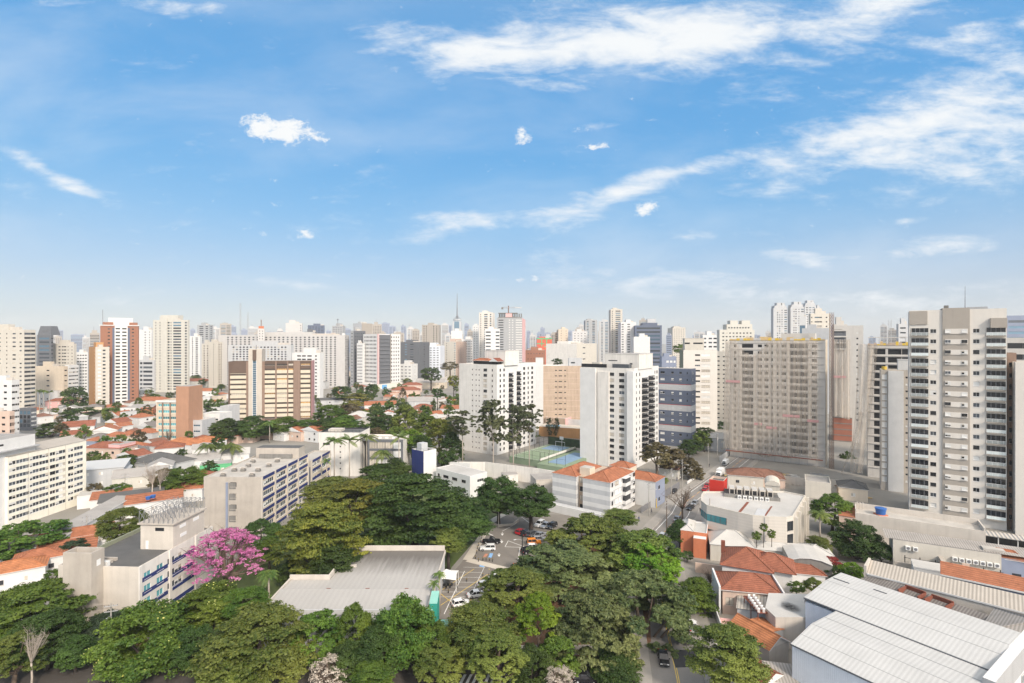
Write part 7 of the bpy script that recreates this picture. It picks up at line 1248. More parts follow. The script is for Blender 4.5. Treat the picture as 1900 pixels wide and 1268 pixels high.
# ---------------------------------------------------------------- low houses on the left and in the middle distance
W_, I_, B_, P_, G_, S_ = 'white_clean', 'ivory_paint', 'beige_paint', 'pink_paint', 'grey_light', 'salmon_paint'
TO, TR_, TB, TOld, RW, RG, RD, FD = 'tile_orange', 'tile_red', 'tile_bright', 'tile_old', 'roof_white', 'roof_grey', 'roof_dark', 'fibre_roof_dark'
HS = [ # label, px, py of the front foot, width, depth, height, turn, wall, roof, gable
 ('white house with a broad orange gable, topmost of the cluster left of the brick slab', 209, 787, 11, 11, 6, -20, W_, TO, 'y'),
 ('white cube house with one window beside the topmost orange gable', 229, 790, 5, 8, 9, -10, W_, RG, 'flat'),
 ('white house with a stepped orange roof right of the white cube house', 248, 793, 11, 11, 6.5, -20, W_, TO, None),
 ('house with a long orange roof under the brick tower', 277, 757, 28, 13, 6, -5, I_, TO, None),
 ('red walled shop with a grey sheet roof under the brick tower', 262, 770, 16, 13, 6, 22, 'terracotta_paint', RG, 'shed'),
 ('flat grey roofed shop with a white front left of the red walled shop', 238, 772, 12, 10, 6, 5, W_, RG, 'flat'),
 ('white house with a grey gabled roof in front of the stepped orange roof', 268, 806, 13, 12, 4.6, -24, W_, FD, 'y'),
 ('upper one of two long white houses with rust red roofs left of the cluster', 145, 806, 16, 13, 4.6, 34, W_, TR_, 'x'),
 ('lower one of two long white houses with rust red roofs left of the cluster', 137, 820, 12, 9, 4, 34, W_, TR_, 'x'),
 ('grey roofed low house above the rust red roofs', 128, 789, 14, 10, 4.5, 20, G_, FD, None),
 ('dark roofed house behind the rust red roofs', 165, 786, 14, 11, 4.5, 15, G_, FD, 'x'),
 ('ochre gabled house in the middle of the cluster', 206, 802, 10, 10, 6, -15, 'ochre_wall', TR_, 'y'),
 ('white house with a pale orange half roof before the ochre gable', 193, 815, 13, 11, 5, 25, W_, TO, 'y'),
 ('small white gabled house beside the ochre gable', 214, 808, 8, 8, 5.5, -20, W_, TO, 'y'),
 ('white house with two garage doors and an orange roof near the brick slab', 264, 822, 12, 9, 5.6, -5, G_, TO, None),
 ('white two-storey house with dark windows and an orange hip roof below the cluster', 206, 833, 11, 9, 6.4, -4, W_, TO, None),
 ('beige house with an orange hip roof right of the white two-storey house', 230, 832, 9, 9, 6.8, -4, B_, TO, None),
 ('grey old house with a dark tile roof left of the white two-storey house', 180, 836, 10, 8, 5.5, -4, G_, FD, None),
 ('narrow house with an orange roof above the ivory block end', 167, 838, 6, 10, 5.5, -4, 'blue_grey_wall', TO, None),
 ('long salmon walled house with a red roof right of the ivory block', 189, 862, 19, 10, 7.5, -6, S_, TR_, None),
 ('pink fronted house with a tall parapet', 212, 862, 6, 9, 9, -6, P_, RG, 'flat'),
 ('white house with an orange hip roof right of the pink front', 232, 848, 11, 9, 5, -15, W_, TO, None),
 ('dark gabled shed right of the pink front', 252, 855, 9, 8, 4.5, 30, G_, FD, 'y'),
 ('white house with a red hip roof left of the long white walled house', 284, 847, 12, 10, 5, -20, W_, TR_, None),
 ('long white walled house with a bright orange hip roof below the brick slab', 328, 840, 18, 11, 4.2, -14, W_, TB, None),
 ('second bright orange hip roof right of the long white walled house', 374, 836, 14, 10, 4.4, -12, W_, TB, None),
 ('orange roofed house left of the palm clump', 415, 824, 17, 9, 4.4, -3, S_, TO, None),
 ('small orange pyramid roof right of the palm clump', 456, 822, 8, 8, 4.6, -3, S_, TR_, None),
 ('big dark hip roofed house with a white edge in front of the orange roofs', 272, 880, 22, 15, 4.5, -24, G_, RD, None),
 ('grey metal clad workshop with a sloped roof behind the ivory block', 187, 905, 15, 12, 7.5, 26, G_, 'metal_roof', 'shed'),
 ('white gabled annex with a grid of dark windows beside the grey metal workshop', 211, 900, 9, 9, 5.5, 26, W_, 'metal_roof', 'y'),
 ('pale long house with a low grey roof behind the bare trees', 260, 905, 18, 10, 4.6, 28, I_, RG, 'x'),
 ('white house with a pale gable among the trees right of the bare trees', 296, 893, 9, 9, 6, 28, W_, RG, 'y'),
 ('orange roof with a pair of blue tanks behind the lattice roof', 286, 955, 16, 8, 4.4, 32, W_, TO, 'shed'),
 ('dark grey long roof left of the blue tanks', 244, 950, 18, 8, 4.2, 32, W_, RD, 'shed'),
 ('small orange roof left of the dark grey long roof', 205, 945, 11, 7, 3.8, 32, W_, TO, 'shed'),
 ('white house with two orange hips behind the right end of the concrete block', 346, 932, 10, 8, 4.6, 20, W_, TO, None),
 ('white walled house with a red tiled end right above the lattice roof', 366, 916, 8, 8, 6, 10, W_, TR_, None),
 ('small orange roof under the dark tree behind the lattice roof', 172, 1018, 9, 7, 4, 34, W_, TO, 'x'),
 ('low orange roof with solar panels left of the concrete shaft', 122, 1052, 12, 7, 3.8, 35, I_, TO, 'shed'),
 ('white house with an old orange hip roof beside the concrete shaft', 72, 1070, 10, 7, 4.2, 36, W_, TO, None),
 ('bright orange roof with white ridges at the left edge', 26, 1094, 11, 7, 4.2, 36, W_, TB, None),
 ('small red roof behind the orange roofs at the left edge', 48, 1042, 12, 7, 4, 30, G_, TR_, 'x'),
 ('dark slate roof at the left edge', 12, 1058, 11, 8, 4.5, 40, G_, RD, 'x'),
 ('orange roofed house left of the white pitched canopy, above the long block', 498, 815, 15, 10, 5, -4, S_, TO, None),
 ('white pitched canopy between the orange roofs above the long block', 517, 818, 9, 9, 4.4, -25, W_, RW, 'y'),
 ('house with a wide orange roof right of the white pitched canopy', 542, 818, 14, 10, 5.5, -25, S_, TO, 'y'),
 ('white house with an orange roof left of the blank white slab', 574, 820, 14, 10, 6.5, -28, W_, TO, 'y'),
 ('tall orange roof touching the blank white slab', 585, 808, 12, 9, 7, -28, W_, TO, 'y'),
 ('low roofed house with a green tarp left of the long block roof', 400, 880, 12, 8, 4, 25, 'green_wall', RG, 'flat'),
 ('patchwork of old grey roofs left of the green tarp', 375, 870, 14, 9, 4, 25, W_, RG, 'x'),
 ('white roofed house right of the green tarp', 432, 860, 14, 9, 4.2, 25, W_, RW, 'x'),
 ('round-edged cream house with a white octagonal roof amid the trees right of the brown office', 659, 790, 16, 14, 6, -10, I_, RW, None),
 ('low orange and white roof right of the bright green tree', 706, 762, 26, 12, 4.5, 15, W_, TO, 'x'),
 ('pink brick warehouse with a terrace near the white grid office', 752, 737, 30, 14, 7, 6, S_, TR_, None),
 ('upper red roof of the pink brick terrace', 764, 728, 22, 12, 8, 6, S_, TR_, None),
 ('long beige vaulted warehouse left of the cream tower by the court', 797, 722, 36, 18, 8, -6, 'beige_paint', RG, 'x'),
 ('grey sheet roofed warehouse below the pink brick terrace', 790, 755, 32, 14, 5, 4, G_, RG, 'x'),
 ('small red house left of the tall dark tree', 783, 767, 14, 9, 5, -4, 'brick_red', TR_, None),
 ('white house with pale roofs left of the cream tower by the court', 838, 772, 18, 10, 5.5, -8, W_, TO, 'x'),
 ('orange roofed house behind the white pale roofed house', 826, 757, 16, 10, 6, -6, I_, TO, 'y'),
 ('red gabled house among the trees left of the tall olive tree', 728, 786, 10, 9, 5, 20, 'red_wall', RW, 'y'),
 ('small orange roof next to the red gabled house', 720, 780, 11, 9, 4.5, 10, W_, TO, 'y'),
 ('dark metal canopy among the trees right of the brown office', 612, 751, 30, 12, 4, 18, G_, RD, 'shed'),
 ('red roofed house right behind the brown office', 612, 716, 26, 14, 6, -10, W_, TR_, None),
 ('grey flat house right behind the brown office', 588, 722, 20, 12, 8, -6, G_, RD, 'flat'),
 ('small orange roof at the foot of the white grid office', 662, 726, 16, 10, 5, -20, I_, TR_, None),
 ('ruined beige block left of the white grid office', 642, 704, 34, 18, 12, -10, B_, RG, 'flat'),
 ('brick house with a dark red hip roof left of the cream tower by the court', 846, 700, 30, 16, 11, -6, 'tan_paint', TR_, None),
 ('orange roofs under the tall cream tower', 358, 718, 36, 14, 7, -4, I_, TR_, None),
 ('lower orange roof right of the tall cream tower', 374, 735, 26, 12, 5, 8, W_, TO, None),
 ('orange roof between the brick tower and the tall cream tower', 272, 722, 26, 12, 6, -6, W_, TR_, None),
 ('small red roof in the trees left of the orange-brown tower', 108, 758, 20, 10, 6, 10, P_, TR_, None),
 ('low grey shed roof below the blank beige block', 122, 748, 26, 12, 6, 8, G_, RG, None),
 ('white wall house behind the palms at the left', 88, 755, 20, 12, 14, -5, W_, RG, 'flat'),
 ('grey boundary house at the bend of the street', 1330, 860 - 22, 13, 10, 7, -36, G_, RW, None),
 ('small cream roadside shop under the bare brown trees', 1240, 888, 8, 8, 4, -36, I_, TOld, None),
 ('blue roofed hall in the far trees', 622, 690, 60, 20, 8, -5, 'blue_grey_wall', 'tank_blue', 'flat'),
 ('low orange house under the tan building', 985, 700, 40, 20, 8, -3, I_, TR_, None),
]
for (lb, px, py, w, dd, h, t, wl, rf_, gb) in HS:
    big = py < 800
    rise = None if gb != 'shed' else 1.2
    house(lb, px, py, w, dd, h, t, wl, rf_, rise=rise, gable=gb, nwin=2 if w < 14 else 3, floors=2 if h > 5.8 and h < 10 else (3 if h >= 10 else 1), group='small houses in the low quarter')
for (lb, px, py, c) in [('left one of the pair of blue tanks on the orange roof', 275, 928, 0), ('right one of the pair of blue tanks on the orange roof', 284, 925, 0)]:
    p = gp(px, py, 5.2); o = dup(t2, (p.x, p.y, 5.2), 0, lb); o['group'] = 'blue tanks on the orange roof'; o.scale = (.55, .55, .55)
# sports court and pool terrace
p0 = gp(1000, 872); th = thing('sports_court', 'green and blue sports court with a goal and dark mesh fence between the cream towers', 'sports court', (xd(945, 252), 252, 3.0), R(-35))
b = MB(); b.box(0, 0, -2.95, 17, 36, 0, 'court_green'); b.box(17.6, -3, -2.95, 31, 33, -.6, 'court_green'); b.build('court', th)
b = MB(); b.add([(3, 24, .02), (14, 24, .02), (14, 35, .02), (3, 35, .02)], [(0, 1, 2, 3)], 'court_blue'); b.add([(20, 2, -.58), (29, 2, -.58), (29, 28, -.58), (20, 28, -.58)], [(0, 1, 2, 3)], 'court_blue'); [b.box(x0, y0, .03, x1, y1, .04, 'paint_white') for (x0, y0, x1, y1) in [(1, 1, 1.15, 35), (16, 1, 16.15, 35), (1, 1, 16, 1.15), (1, 18, 16, 18.15), (5, 30, 12, 30.15)]]; b.build('painted_lines', th)
b = MB(); b.tube([(5.5, 34.5, 0), (5.5, 34.5, 2.4), (11, 34.5, 2.4), (11, 34.5, 0)], .12, 'frame_white', 5); b.build('goal', th); b = MB(); b.box(7.3, 35.6, 3.4, 9.6, 35.7, 5.0, 'white_clean'); b.tube([(8.4, 36, 0), (8.4, 36, 4)], .1, 'frame_white', 5); b.build('basketball_board', th)
b = MB(); b.box(0, 36.2, 0, 31, 36.5, 4.2, 'leaf_blue'); b.box(17.1, 0, 0, 17.5, 34, .9, 'white_paint'); b.box(30.5, 20, -.6, 31, 36, 5, 'tank_blue')
for k in range(9): b.tube([(0, k * 4.5, 0), (0, k * 4.5, 4.5)], .07, 'black', 4); b.tube([(17.3, k * 4.2, 0), (17.3, k * 4.2, 3.6)], .06, 'black', 4)
for k in range(8): b.tube([(k * 4.4, -.3, -.6), (k * 4.4, -.3, 4.2)], .07, 'black', 4)
for z in (2.2, 4.3): b.tube([(0, 0, z), (0, 36, z)], .04, 'black', 4); b.tube([(0, -.3, z), (31, -.3, z)], .04, 'black', 4)
b.build('mesh_fence', th)
th = thing('pool_terrace', 'cream walled terrace with a small blue pool behind the sports court', 'pool terrace', (xd(1000, 322), 322, 0), R(-20)); b = MB(); b.box(0, 0, 0, 27, 12, 6.0, 'ochre_wall', top='path_paving'); b.box(28, -4, 0, 48, 8, 5, 'beige_paint', top='path_paving'); b.build('terrace', th); b = MB(); b.add([(3, 2, 6.03), (11, 2, 6.03), (12, 8, 6.03), (3, 8, 6.03)], [(0, 1, 2, 3)], 'pool_water'); b.build('pool', th)
for k, px in enumerate((1022, 1029, 1035)): tree(['left', 'middle', 'right'][k] + ' one of three slim dark cypress trees by the pool', px, 812, 838, 7, 318, 'cone', 'leaf_dark', group='cypresses by the pool', name='cypress_tree')
wall_run('long white garden wall behind the pool terrace', [(xd(990, 350), 352), (xd(1078, 335), 335)], 8, 'white_clean', .4)
bld('pink_annex', 'small tan and pink annex at the foot of the tan building', ('r', 1012, 1049, 1057), 336, 777, -30, 'tan_paint', dep=10, walls={'r': 'pink_paint'}, roof='roof_white', trim='white_clean')

# the rest of the low quarter: more small houses in the gaps, each placed clear of what already stands
fh = random.Random(77)
ROADS = [Vector(p) for p in main_line]
HL = [(209, 787, 'the topmost orange gable'), (277, 757, 'the long orange roof'), (145, 806, 'the rust red roofs'), (206, 833, 'the white two-storey house'), (323, 820, 'the brick slab'), (189, 862, 'the pink end wall'), (328, 840, 'the long white walled house'), (272, 880, 'the big dark hip roof'), (187, 905, 'the grey metal workshop'), (260, 905, 'the bare winter trees'), (286, 955, 'the pair of blue tanks'), (400, 880, 'the green tarp'), (358, 718, 'the tall cream tower'), (500, 780, 'the brown office'), (659, 790, 'the octagonal white roof'), (706, 762, 'the orange and white roof'), (752, 737, 'the pink brick terrace'), (797, 722, 'the beige vaulted warehouse'), (838, 772, 'the pale roofed white house'), (700, 715, 'the white grid office'), (612, 716, 'the red roof by the brown office'), (90, 748, 'the dark podium'), (230, 745, 'the brick tower')]
used_ = set(); made = 0
for tries in range(2600):
    reg = fh.choice([(100, 420, 742, 905, 30), (100, 420, 742, 905, 30), (585, 850, 690, 800, 24), (255, 430, 700, 770, 20), (60, 200, 730, 790, 12)])
    px, py = fh.uniform(reg[0], reg[1]), fh.uniform(reg[2], reg[3]); p = gp(px, py); w, dd = fh.uniform(7, 12), fh.uniform(7, 10)
    if py > 800 and px < 165: continue
    if any((p.x - a) ** 2 + (p.y + dd / 2 - c) ** 2 < (q + max(w, dd) * .48) ** 2 for a, c, q in OCC): continue
    rf_, rw_ = fh.choice([(TO, 'orange tiles'), (TR_, 'red tiles'), (TO, 'orange tiles'), (TOld, 'old brown tiles'), (RW, 'pale sheets'), (FD, 'dark sheets'), (RG, 'a grey roof')]); wl, ww = fh.choice([(W_, 'white'), (W_, 'white'), (I_, 'ivory'), (S_, 'salmon'), (G_, 'grey'), (B_, 'beige')]); gb, gw = fh.choice([(None, 'hipped'), ('y', 'gabled'), ('x', 'long gabled'), ('flat', 'flat-topped'), ('x', 'long gabled')])
    lm = min(HL, key=lambda q: (q[0] - px) ** 2 + (q[1] - py) ** 2); dx, dy = px - lm[0], py - lm[1]; rel = ('left of ' if dx < 0 else 'right of ') if abs(dx) > abs(dy) * 1.3 else ('behind ' if dy < 0 else 'before ')
    lb = f'{ww} {gw} house with {rw_} {rel}{lm[2]}'
    if lb in used_: continue
    used_.add(lb); t_ = fh.choice([-22, 28, 28, -22, 70]) + fh.uniform(-5, 5); house(lb, px, py, w, dd, fh.choice([3.6, 4.2, 4.8, 6.4]), t_, wl, rf_, gable=gb, nwin=2, group='small houses in the low quarter'); made += 1
    if made >= 95: break

# ---------------------------------------------------------------- trees: label, px, top, underside, width, distance, crown, leaf
TREES = [
 # front row along the avenue, left to right
 ('dark flat-topped tree at the left edge before the concrete block', 70, 1078, 1225, 200, 100, 'near_layer', 'leaf_mid'),
 ('bushy dark tree under the flat-topped tree at the left edge', 85, 1132, 1240, 130, 93, 'near_round', 'leaf_dark'),
 ('pale olive feathery tree in the bottom left corner', 28, 1175, 1262, 110, 88, 'near_spread', 'leaf_olive'),
 ('small dark street tree between the left corner and the large yellow flowering tree', 140, 1180, 1245, 84, 92, 'near_round', 'leaf_dark'),
 ('large round tree with yellow blossoms before the concrete block', 275, 1118, 1262, 190, 92, 'near_round_b', 'leaf_mid'),
 ('dark shrubby tree at the foot of the concrete shaft', 205, 1135, 1200, 110, 101, 'near_round', 'leaf_blue'),
 ('rounded tree with yellow blossoms right behind the largest one, below the pink tree', 395, 1082, 1170, 130, 100, 'near_round', 'leaf_mid'),
 ('broad layered olive tree in front of the hall, left of the white blossoms', 480, 1132, 1262, 210, 88, 'near_layer_b', 'leaf_olive'),
 ('feathery olive tree at the bottom between the yellow flowering tree and the white blossoms', 430, 1205, 1290, 130, 84, 'near_spread', 'leaf_olive'),
 ('low green tree by the left front corner of the hall', 455, 1090, 1150, 90, 99, 'near_round', 'leaf_mid'),
 ('dark tree covering the left part of the hall front', 590, 1135, 1235, 110, 93, 'near_spread_b', 'leaf_mid'),
 ('upright dark tree before the middle of the hall front', 655, 1120, 1230, 80, 94, 'near_round', 'leaf_mid'),
 ('large round tree before the right half of the hall front', 745, 1108, 1255, 150, 93, 'near_round_b', 'leaf_mid'),
 ('second round tree right below the large one before the hall', 700, 1165, 1262, 110, 88, 'near_round', 'leaf_dark'),
 ('small pale green tree at the bottom below the hall', 690, 1228, 1290, 80, 83, 'near_layer', 'leaf_mid'),
 ('spreading olive tree right of the mint canopy', 890, 1125, 1215, 150, 95, 'near_layer_b', 'leaf_olive'),
 ('feathery olive tree above the zebra crossing', 925, 1175, 1262, 130, 87, 'near_spread', 'leaf_olive'),
 ('grey-green tree left of the zebra crossing', 815, 1198, 1268, 100, 87, 'near_spread_b', 'leaf_olive'),
 ('dark low tree at the bottom between the two yellow flowering trees', 365, 1160, 1250, 90, 90, 'near_round_b', 'leaf_dark'),
 ('dark low tree at the bottom right of the white blossoms', 650, 1190, 1275, 90, 87, 'near_round', 'leaf_dark'),
 ('dark low tree filling the gap before the teal portal', 800, 1150, 1240, 80, 92, 'near_round_b', 'leaf_mid'),
 ('dark tree at the bottom behind the cream blossoms', 985, 1200, 1280, 100, 88, 'near_round', 'leaf_dark'),
 # the great clump right of the yard
 ('tall feathery crown at the top of the great clump by the street', 1100, 957, 1075, 190, 142, 'near_spread', 'leaf_olive'),
 ('brownish feathery crown in the middle of the great clump', 1045, 1012, 1110, 200, 124, 'near_spread_b', 'leaf_grey'),
 ('largest grey-green crown at the right of the great clump', 1190, 1058, 1240, 225, 106, 'near_spread', 'leaf_grey'),
 ('grey-green crown at the front of the great clump', 1100, 1095, 1262, 180, 97, 'near_spread_b', 'leaf_grey'),
 ('left feathery crown of the great clump over the parked white cars', 960, 1058, 1135, 150, 112, 'near_spread', 'leaf_olive'),
 ('right shoulder crown of the great clump beside the street', 1195, 985, 1080, 150, 130, 'near_spread_b', 'leaf_olive'),
 ('bright green tree on the street side of the great clump', 1212, 1008, 1105, 120, 124, 'bright', 'leaf_bright'),
 ('bright green tree inside the front of the great clump', 1000, 1105, 1190, 95, 96, 'bright_b', 'leaf_bright'),
 ('darker lime tree at the foot of the great clump', 1035, 1185, 1262, 90, 90, 'bright_b', 'leaf_mid'),
 ('dark layered tree right of the great clump above the parked white van', 1288, 1070, 1170, 85, 113, 'near_layer', 'leaf_mid'),
 ('dark undergrowth tree at the foot of the great clump by the kerb', 1140, 1205, 1290, 120, 91, 'near_round', 'leaf_dark'),
 ('wide flat-topped tree in the bottom right by the street', 1350, 1162, 1275, 145, 84, 'near_layer_b', 'leaf_olive'),
 # behind the hall
 ('great layered tree with a golden top behind the hall', 600, 925, 1080, 165, 126, 'near_layer', 'leaf_gold'),
 ('lower dark layers left of the hall under the golden topped tree', 618, 1010, 1110, 110, 120, 'near_layer_b', 'leaf_dark'),
 ('yellow-olive layered tree right behind the golden topped tree', 660, 890, 985, 140, 150, 'near_layer_b', 'leaf_gold'),
 ('olive rounded tree behind the golden topped tree near the long block', 610, 885, 945, 105, 165, 'near_layer', 'leaf_olive'),
 ('huge dark tree behind the right half of the hall', 770, 880, 1015, 210, 146, 'near_layer_b', 'leaf_dark'),
 ('dark tree at the right of the huge dark tree beside the yard path', 862, 925, 1010, 110, 148, 'near_round_b', 'leaf_dark'),
 ('grey-green round tree at the back right corner of the hall', 832, 978, 1030, 80, 133, 'near_round', 'leaf_olive'),
 ('left mango tree of the pair in the yard', 925, 882, 962, 90, 167, 'near_round_b', 'leaf_dark'),
 ('right mango tree of the pair in the yard', 985, 900, 968, 105, 161, 'near_round_b', 'leaf_dark'),
 ('dark trees under the pink tree at the long block corner', 480, 965, 1025, 90, 143, 'near_round', 'leaf_dark'),
 ('yellow-green shrub tree right of the pink tree', 500, 1000, 1045, 60, 134, 'near_round', 'leaf_mid'),
 ('small dark tree between the pink tree and the hall', 545, 1035, 1090, 70, 125, 'near_round', 'leaf_dark'),
 ('dark shrub below the right corner of the huge dark tree', 700, 985, 1025, 90, 142, 'near_round', 'leaf_dark'),
 # left side
 ('feathery bamboo-like tree beside the ivory block', 52, 962, 1050, 150, 140, 'bright', 'leaf_mid'),
 ('dark round bush right of the bamboo-like tree', 138, 1000, 1035, 50, 138, 'mid_round', 'leaf_blue'),
 ('dark leafy tree left of the steel lattice roof', 228, 940, 1010, 90, 138, 'near_round', 'leaf_olive'),
 ('small bright bush beside the concrete shaft', 98, 1055, 1085, 32, 117, 'mid_round', 'leaf_mid'),
 ('green tree row behind the lattice roof', 345, 865, 920, 80, 195, 'near_round_b', 'leaf_mid'),
 ('dry brown tree left of the green tree row', 305, 868, 925, 60, 200, 'near_spread', 'leaf_dry'),
 ('leafy garden tree left of the bare trees', 215, 897, 930, 50, 190, 'mid_round', 'leaf_mid'),
 ('brownish bush right of the ivory block', 175, 895, 925, 30, 190, 'mid_round', 'leaf_dry'),
 ('round tree in front of the pink fronted house', 233, 843, 866, 36, 232, 'mid_round', 'leaf_dark'),
 ('round tree in front of the beige orange-roofed house', 247, 812, 845, 32, 270, 'mid_round', 'leaf_dark'),
 ('tree row at the foot of the orange-brown tower', 152, 755, 782, 70, 375, 'mid_round', 'leaf_dark'),
 ('tree left of the small red roof', 140, 715, 765, 44, 430, 'mid_round', 'leaf_dark'),
 ('broad tree over the street left of the cluster', 95, 785, 815, 55, 320, 'mid_spread', 'leaf_dark'),
 ('tree behind the white shops right of the orange-brown tower', 205, 755, 780, 34, 372, 'mid_round', 'leaf_olive'),
 ('dark tree right of the white low office', 420, 775, 825, 70, 300, 'near_round', 'leaf_dark'),
 ('dark leafy tree in front of the brown office stair tower', 470, 770, 820, 70, 305, 'near_round_b', 'leaf_dark'),
 ('round green tree before the right half of the brown office', 530, 772, 812, 70, 315, 'near_round', 'leaf_mid'),
 ('low green tree right of the brown office foot', 572, 778, 810, 60, 318, 'near_layer', 'leaf_mid'),
 ('large domed tree right of the brown office', 612, 750, 800, 70, 335, 'near_spread', 'leaf_mid'),
 ('dark dense tree under the domed tree', 605, 775, 815, 55, 310, 'near_round', 'leaf_dark'),
 ('bright domed tree before the street by the white grid office', 662, 730, 760, 52, 450, 'mid_layer', 'leaf_gold'),
 ('dark tree behind the bright domed tree', 635, 715, 745, 44, 490, 'mid_round', 'leaf_dark'),
 ('dry brown trees right of the bright domed tree', 650, 750, 785, 60, 400, 'mid_spread', 'leaf_dry'),
 ('street tree in front of the white grid office', 690, 710, 745, 30, 500, 'mid_round', 'leaf_dark'),
 ('dark tree left of the octagonal white roof', 620, 790, 835, 40, 280, 'mid_round', 'leaf_dark'),
 ('dark round tree right of the octagonal white roof', 700, 760, 790, 40, 345, 'mid_round', 'leaf_dark'),
 ('tall olive tree in the middle right of the octagonal roof', 753, 748, 830, 62, 270, 'near_spread', 'leaf_olive'),
 ('brown trees behind the blank white slab', 700, 795, 840, 60, 262, 'mid_spread', 'leaf_dry'),
 ('bright green tree behind the navy and white tower', 770, 795, 850, 62, 240, 'bright', 'leaf_bright'),
 ('olive green tree left of the eucalyptus trees', 815, 775, 850, 60, 250, 'near_spread', 'leaf_gold'),
 ('dark tree right above the navy and white tower', 830, 835, 880, 40, 225, 'mid_round', 'leaf_dark'),
 ('dark conifer left of the cream tower by the court', 805, 740, 770, 14, 400, 'cone', 'leaf_dark'),
 ('round dark tree on the pale roofs left of the cream tower', 812, 719, 742, 24, 440, 'mid_round', 'leaf_dark'),
 ('bright round tree left of the cream tower top floors', 842, 695, 722, 24, 500, 'mid_round', 'leaf_gold'),
 ('dark trees below the peach block', 800, 680, 712, 40, 620, 'mid_round', 'leaf_dark'),
 ('brown bare-looking tree below the peach block', 835, 672, 690, 40, 700, 'mid_spread', 'leaf_dry'),
 ('dark garden trees below the palms right of the blank slab', 705, 860, 905, 90, 205, 'near_round', 'leaf_dark'),
 ('dark leafy tree in front of the low block with white panels', 735, 850, 890, 60, 208, 'near_round_b', 'leaf_dark'),
 ('dark bushy trees at the left foot of the left cream tower', 838, 800, 870, 50, 243, 'near_spread', 'leaf_dark'),
 ('olive tree left of the bright green tree behind the navy and white tower', 735, 790, 850, 60, 246, 'near_spread', 'leaf_olive'),
 ('dark green tree between the octagonal white roof and the blank white slab', 640, 770, 805, 60, 300, 'near_round', 'leaf_mid'),
 ('wide dark tree left of the tall olive tree', 715, 770, 815, 60, 290, 'near_round_b', 'leaf_dark'),
 ('green tree under the tall dark conifer', 795, 770, 815, 54, 285, 'near_spread', 'leaf_mid'),
 ('dark tree before the green tree under the conifer', 780, 805, 860, 50, 236, 'near_round', 'leaf_dark'),
 # right
 ('dark tree against the blue-grey banded block', 1278, 818, 850, 28, 262, 'mid_round', 'leaf_dark'),
 ('shrubs at the street end below the pale slab', 1305, 792, 815, 40, 318, 'mid_round', 'leaf_dark'),
 ('trees behind the grey boundary house', 1342, 780, 808, 30, 350, 'mid_round', 'leaf_dark'),
 ('small dark bush before the orange hip roof at the roadside', 1172, 862, 880, 22, 208, 'mid_round', 'leaf_dark'),
 ('dark round street tree beside the terracotta house', 1262, 965, 1015, 58, 148, 'near_round', 'leaf_dark'),
 ('low tree joining the great clump at the striped flats corner', 1150, 945, 975, 70, 158, 'near_layer', 'leaf_olive'),
 ('left lollipop tree before the rounded office', 1404, 985, 1005, 20, 137, 'mid_round', 'leaf_mid'),
 ('middle lollipop tree before the rounded office', 1417, 970, 990, 16, 137, 'mid_round', 'leaf_mid'),
 ('right lollipop tree before the rounded office', 1432, 982, 1002, 18, 137, 'mid_round', 'leaf_mid'),
 ('large leafy tree behind the palm right of the rounded office', 1545, 915, 985, 80, 160, 'near_round', 'leaf_mid'),
 ('big dark round tree left of the long white building', 1590, 965, 1045, 95, 140, 'near_round_b', 'leaf_dark'),
 ('dark low part of the big dark round tree at its right', 1635, 1005, 1045, 45, 136, 'near_round', 'leaf_dark'),
 ('yellow-green bush left of the big dark round tree', 1518, 995, 1035, 55, 138, 'near_round', 'leaf_olive'),
 ('bright yellow-green bush beside the beige ribbed roof', 1578, 1042, 1080, 52, 124, 'bright', 'leaf_bright'),
 ('crimson leaved shrub behind the arched shed', 1540, 1033, 1052, 40, 128, 'mid_round', 'leaf_crimson'),
 ('dark shrub below the crimson shrub', 1550, 1050, 1080, 36, 124, 'mid_round', 'leaf_dark'),
 ('leafy green bush behind the flat white shed', 1478, 1080, 1102, 34, 113, 'mid_round', 'leaf_mid'),
 ('brownish round bush right of the leafy green bush', 1508, 1072, 1100, 36, 114, 'near_round', 'leaf_olive'),
 ('dark tree between the two building sites', 1572, 835, 880, 30, 262, 'mid_round', 'leaf_dark'),
 ('hillside trees beneath the dark glass office', 1262, 637, 660, 30, 700, 'mid_round', 'leaf_mid'),
 ('tree on the roof line behind the tan building', 1034, 664, 680, 22, 420, 'mid_round', 'leaf_dark'),
 ('hedge bush at the orange house door', 1275, 1022, 1040, 26, 138, 'mid_round', 'leaf_dark'),
 ('roadside bush in the island under the bare brown trees', 1228, 885, 900, 30, 205, 'mid_round', 'leaf_olive'),
]
random.seed(5)
for (lb, px, yt, yb, w, d, kd, lf) in TREES: tree(lb, px, yt, yb, w, d, kd, lf)
for (lb, px, yt, yb, w, d, kd) in [('leftmost tall eucalyptus with a dark crown and pale trunk', 858, 762, 812, 70, 238, 'gum_b'), ('tallest thin eucalyptus with an airy crown', 915, 736, 832, 74, 236, 'gum'), ('dense eucalyptus third from the left', 952, 746, 828, 72, 234, 'gum'), ('leaning eucalyptus at the right of the row', 982, 750, 808, 62, 240, 'gum_b')]:
    tree(lb, px, yt, yb, w, d, kd, 'leaf_gum', group='eucalyptus row before the pale wall', name='eucalyptus_tree')
for k, (lb, px, w) in enumerate([('left slim tree before the tan building', 1021, 18), ('right slim tree before the tan building', 1032, 16)]): tree(lb, px, 773, 812, w, 318, 'gum', 'leaf_gum', name='eucalyptus_tree')
for lb, px, yt, w in [('left brown winter tree at the foot of the right cream tower', 1218, 822, 66), ('right brown winter tree at the foot of the right cream tower', 1254, 834, 62), ('low brown winter tree by the little square', 1284, 852, 46)]: tree(lb, px, yt, yt + 46, w, 222, 'mid_spread', 'leaf_dry', name='winter_tree')
